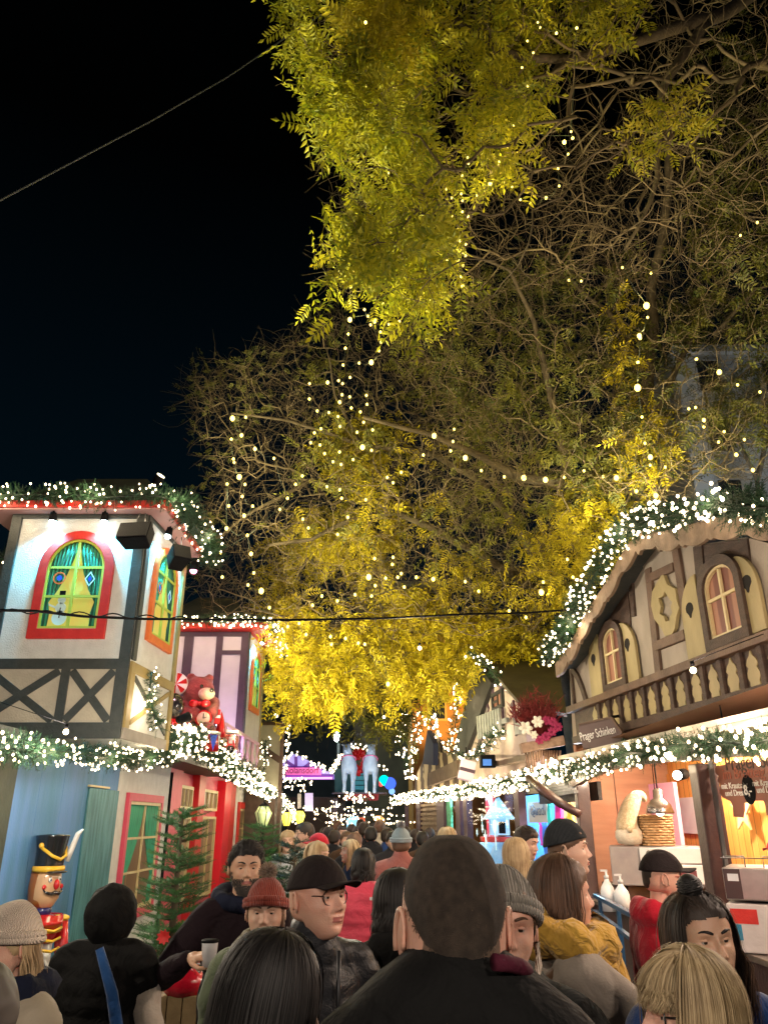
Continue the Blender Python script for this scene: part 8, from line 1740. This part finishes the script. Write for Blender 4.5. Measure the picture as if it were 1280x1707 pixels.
q = at(354, 1196, 12.2); t = thing('gift_box', 'red gift box with pale ribbons behind the drum', 'gift box', q); MB().box(q, (.22, .22, .22), Matrix.Rotation(.3, 3, 'Z')).build('box', G_red, t, bevel=.008); b = MB(); b.box(q, (.228, .228, .04), Matrix.Rotation(.3, 3, 'Z')); b.box(q, (.04, .23, .228), Matrix.Rotation(.3, 3, 'Z')); b.ell(q + Vector((-.05, -.02, .14)), (.06, .03, .03), 10, 6); b.ell(q + Vector((.05, -.02, .14)), (.06, .03, .03), 10, 6); b.build('ribbon', mat('pale_pink_ribbon', (.75, .45, .5), .4), t)
q = at(368, 1212, 12.3); t = thing('toy_rocket', 'thin red toy rocket standing right of the drum', 'toy', q); MB().lathe(q - Vector((0, 0, .16)), [(.06, 0), (.07, .12), (.045, .26), (.0, .40)], 14).build('body', G_red, t); b = MB()
for k in range(3): a = k * 2.1; b.add([q + Vector((.05 * math.cos(a), .05 * math.sin(a), -.02)), q + Vector((.14 * math.cos(a), .14 * math.sin(a), -.2)), q + Vector((.05 * math.cos(a), .05 * math.sin(a), -.16))], [(0, 1, 2)])
b.build('fins', G_red, t)
q = at(378, 1238, 12.6); t = thing('toy_engine', 'red toy train engine with white roof right of the rocket', 'toy train', q); MB().box(q, (.32, .3, .22)).build('cab', G_red, t, bevel=.01); MB().box(q + Vector((0, 0, .15)), (.40, .36, .05)).build('roof', G_wht, t, bevel=.01)
for k in range(3): MB().box(q + Vector((-.09 + k * .09, -.152, .02)), (.06, .01, .1)).build('window', G_wht, t)
for k in (-1, 1): MB().tube([q + Vector((k * .1, -.16, -.12)), q + Vector((k * .1, -.13, -.12))], .06, 16).build('wheel', G_blk, t)
q = at(403, 1262, 12.4); 
# magenta spot that washes the balcony toys
sp0 = Vector((-2.62, 10.02, 5.0)); t = thing('stage_light', 'small black stage light under the eave washing the toy bear in pink', 'stage light', sp0)
MB().tube([sp0 + Vector((0, 0, .12)), sp0], [.06, .07], 12).build('housing', M_black, t); MB().ell(sp0 - Vector((0, 0, .0)), .05, 10, 6).build('lens', emat('pink_lens', (1, .3, .5), 4), t); lamp('SPOT', sp0 + Vector((0, .06, -.06)), 110, (1, .45, .62), .06, (-3.3, 12.9, 3.0), 95)
q = Vector((-3.9, 14.2, 3.0)); lamp('POINT', (-2.9, 13.9, 3.15), 24, (.85, .6, 1), .08)
# bulbs added behind the viewer and over the lane to brighten the crowd
for i, (x, y, z, e, c) in enumerate(((-2.6, 3.2, 2.75, 65, (1, .84, .66)), (2.15, 3.0, 2.7, 75, (1, .76, .60)), (2.1, 5.2, 2.75, 30, (1, .74, .60)), (-2.5, 6.2, 2.45, 70, (1, .86, .70)), (-1.3, -2.2, 3.0, 150, (1, .86, .72)), (1.5, -1.5, 3.0, 130, (1, .84, .70)), (0.4, 8.5, 3.6, 90, (1, .86, .68)), (0, 13, 3.4, 45, (1, .86, .68)))):
    t = thing('added_bulb', 'added warm bulb hanging on a black wire, number of its row from the viewer %s' % ['left near', 'right near', 'right second', 'left second', 'left behind', 'right behind', 'centre', 'far centre'][i] if False else ['added bare bulb hanging near the dark olive board wall', 'added bare bulb hanging before the ham stall counter', 'added bare bulb hanging at the ham stall canopy', 'added bare bulb hanging at the blue hoarding garland', 'added bare bulb left behind the viewer', 'added bare bulb right behind the viewer', 'added bare bulb over the middle of the lane', 'added bare bulb over the far part of the lane'][i], 'bulb', (x, y, z), group='bulbs added to light the crowd')
    MB().ell((x, y, z), .022, 10, 8).build('bulb', GBULB, t); MB().tube([(x, y, z + .02), (x, y, z + .06)], .014, 8).tube([(x, y, z + .06), (x * 1.25, y, z + .25)], .003, 4).build('socket', M_black, t); lamp('POINT', (x, y, z - .06), e, c, .06)
# ================================================================ WORLD / LIGHT
w = bpy.data.worlds.new('World'); scene.world = w; w.use_nodes = True
t = w.node_tree; bg = t.nodes['Background']; sky = t.nodes.new('ShaderNodeTexSky'); sky.sky_type = 'NISHITA'; sky.sun_disc = False
sky.sun_elevation = math.radians(-6.5); sky.sun_rotation = math.radians(200); sky.altitude = 100; sky.air_density = 1; sky.dust_density = .4; sky.ozone_density = 6
ad = nd(t, 'ShaderNodeMixRGB', blend_type='ADD'); ad.inputs[0].default_value = 1; tc = nd(t, 'ShaderNodeTexCoord'); sx = nd(t, 'ShaderNodeSeparateXYZ'); cr = nd(t, 'ShaderNodeValToRGB')
t.links.new(tc.outputs['Generated'], sx.inputs[0]); t.links.new(sx.outputs['Z'], cr.inputs[0]); e = cr.color_ramp.elements; e[0].position = .25; e[0].color = (.004, .020, .034, 1); e[1].position = .72; e[1].color = (.001, .0014, .0014, 1)
t.links.new(sky.outputs[0], ad.inputs[1]); t.links.new(cr.outputs[0], ad.inputs[2]); t.links.new(ad.outputs[0], bg.inputs[0]); bg.inputs[1].default_value = .12
scene.view_settings.view_transform = 'Standard'; scene.view_settings.look = 'None'; scene.view_settings.exposure = 1.0; scene.view_settings.gamma = 1
scene.cycles.max_bounces = 6; scene.cycles.diffuse_bounces = 3; scene.cycles.glossy_bounces = 3; scene.cycles.transmission_bounces = 4; scene.cycles.transparent_max_bounces = 8
scene.cycles.sample_clamp_indirect = 3; scene.cycles.caustics_reflective = False; scene.cycles.caustics_refractive = False
scene.cycles.use_denoising = True; scene.cycles.use_light_tree = True
g = MB(); g.add([(-400, -400, 0), (400, -400, 0), (400, 400, 0), (-400, 400, 0)], [(0, 1, 2, 3)])
gm = mat('dark_wet_paving', (.045, .042, .04), .5, (.08, .075, .07), 3, .6, 20)
tag(g.build('ground', gm), kind='structure')
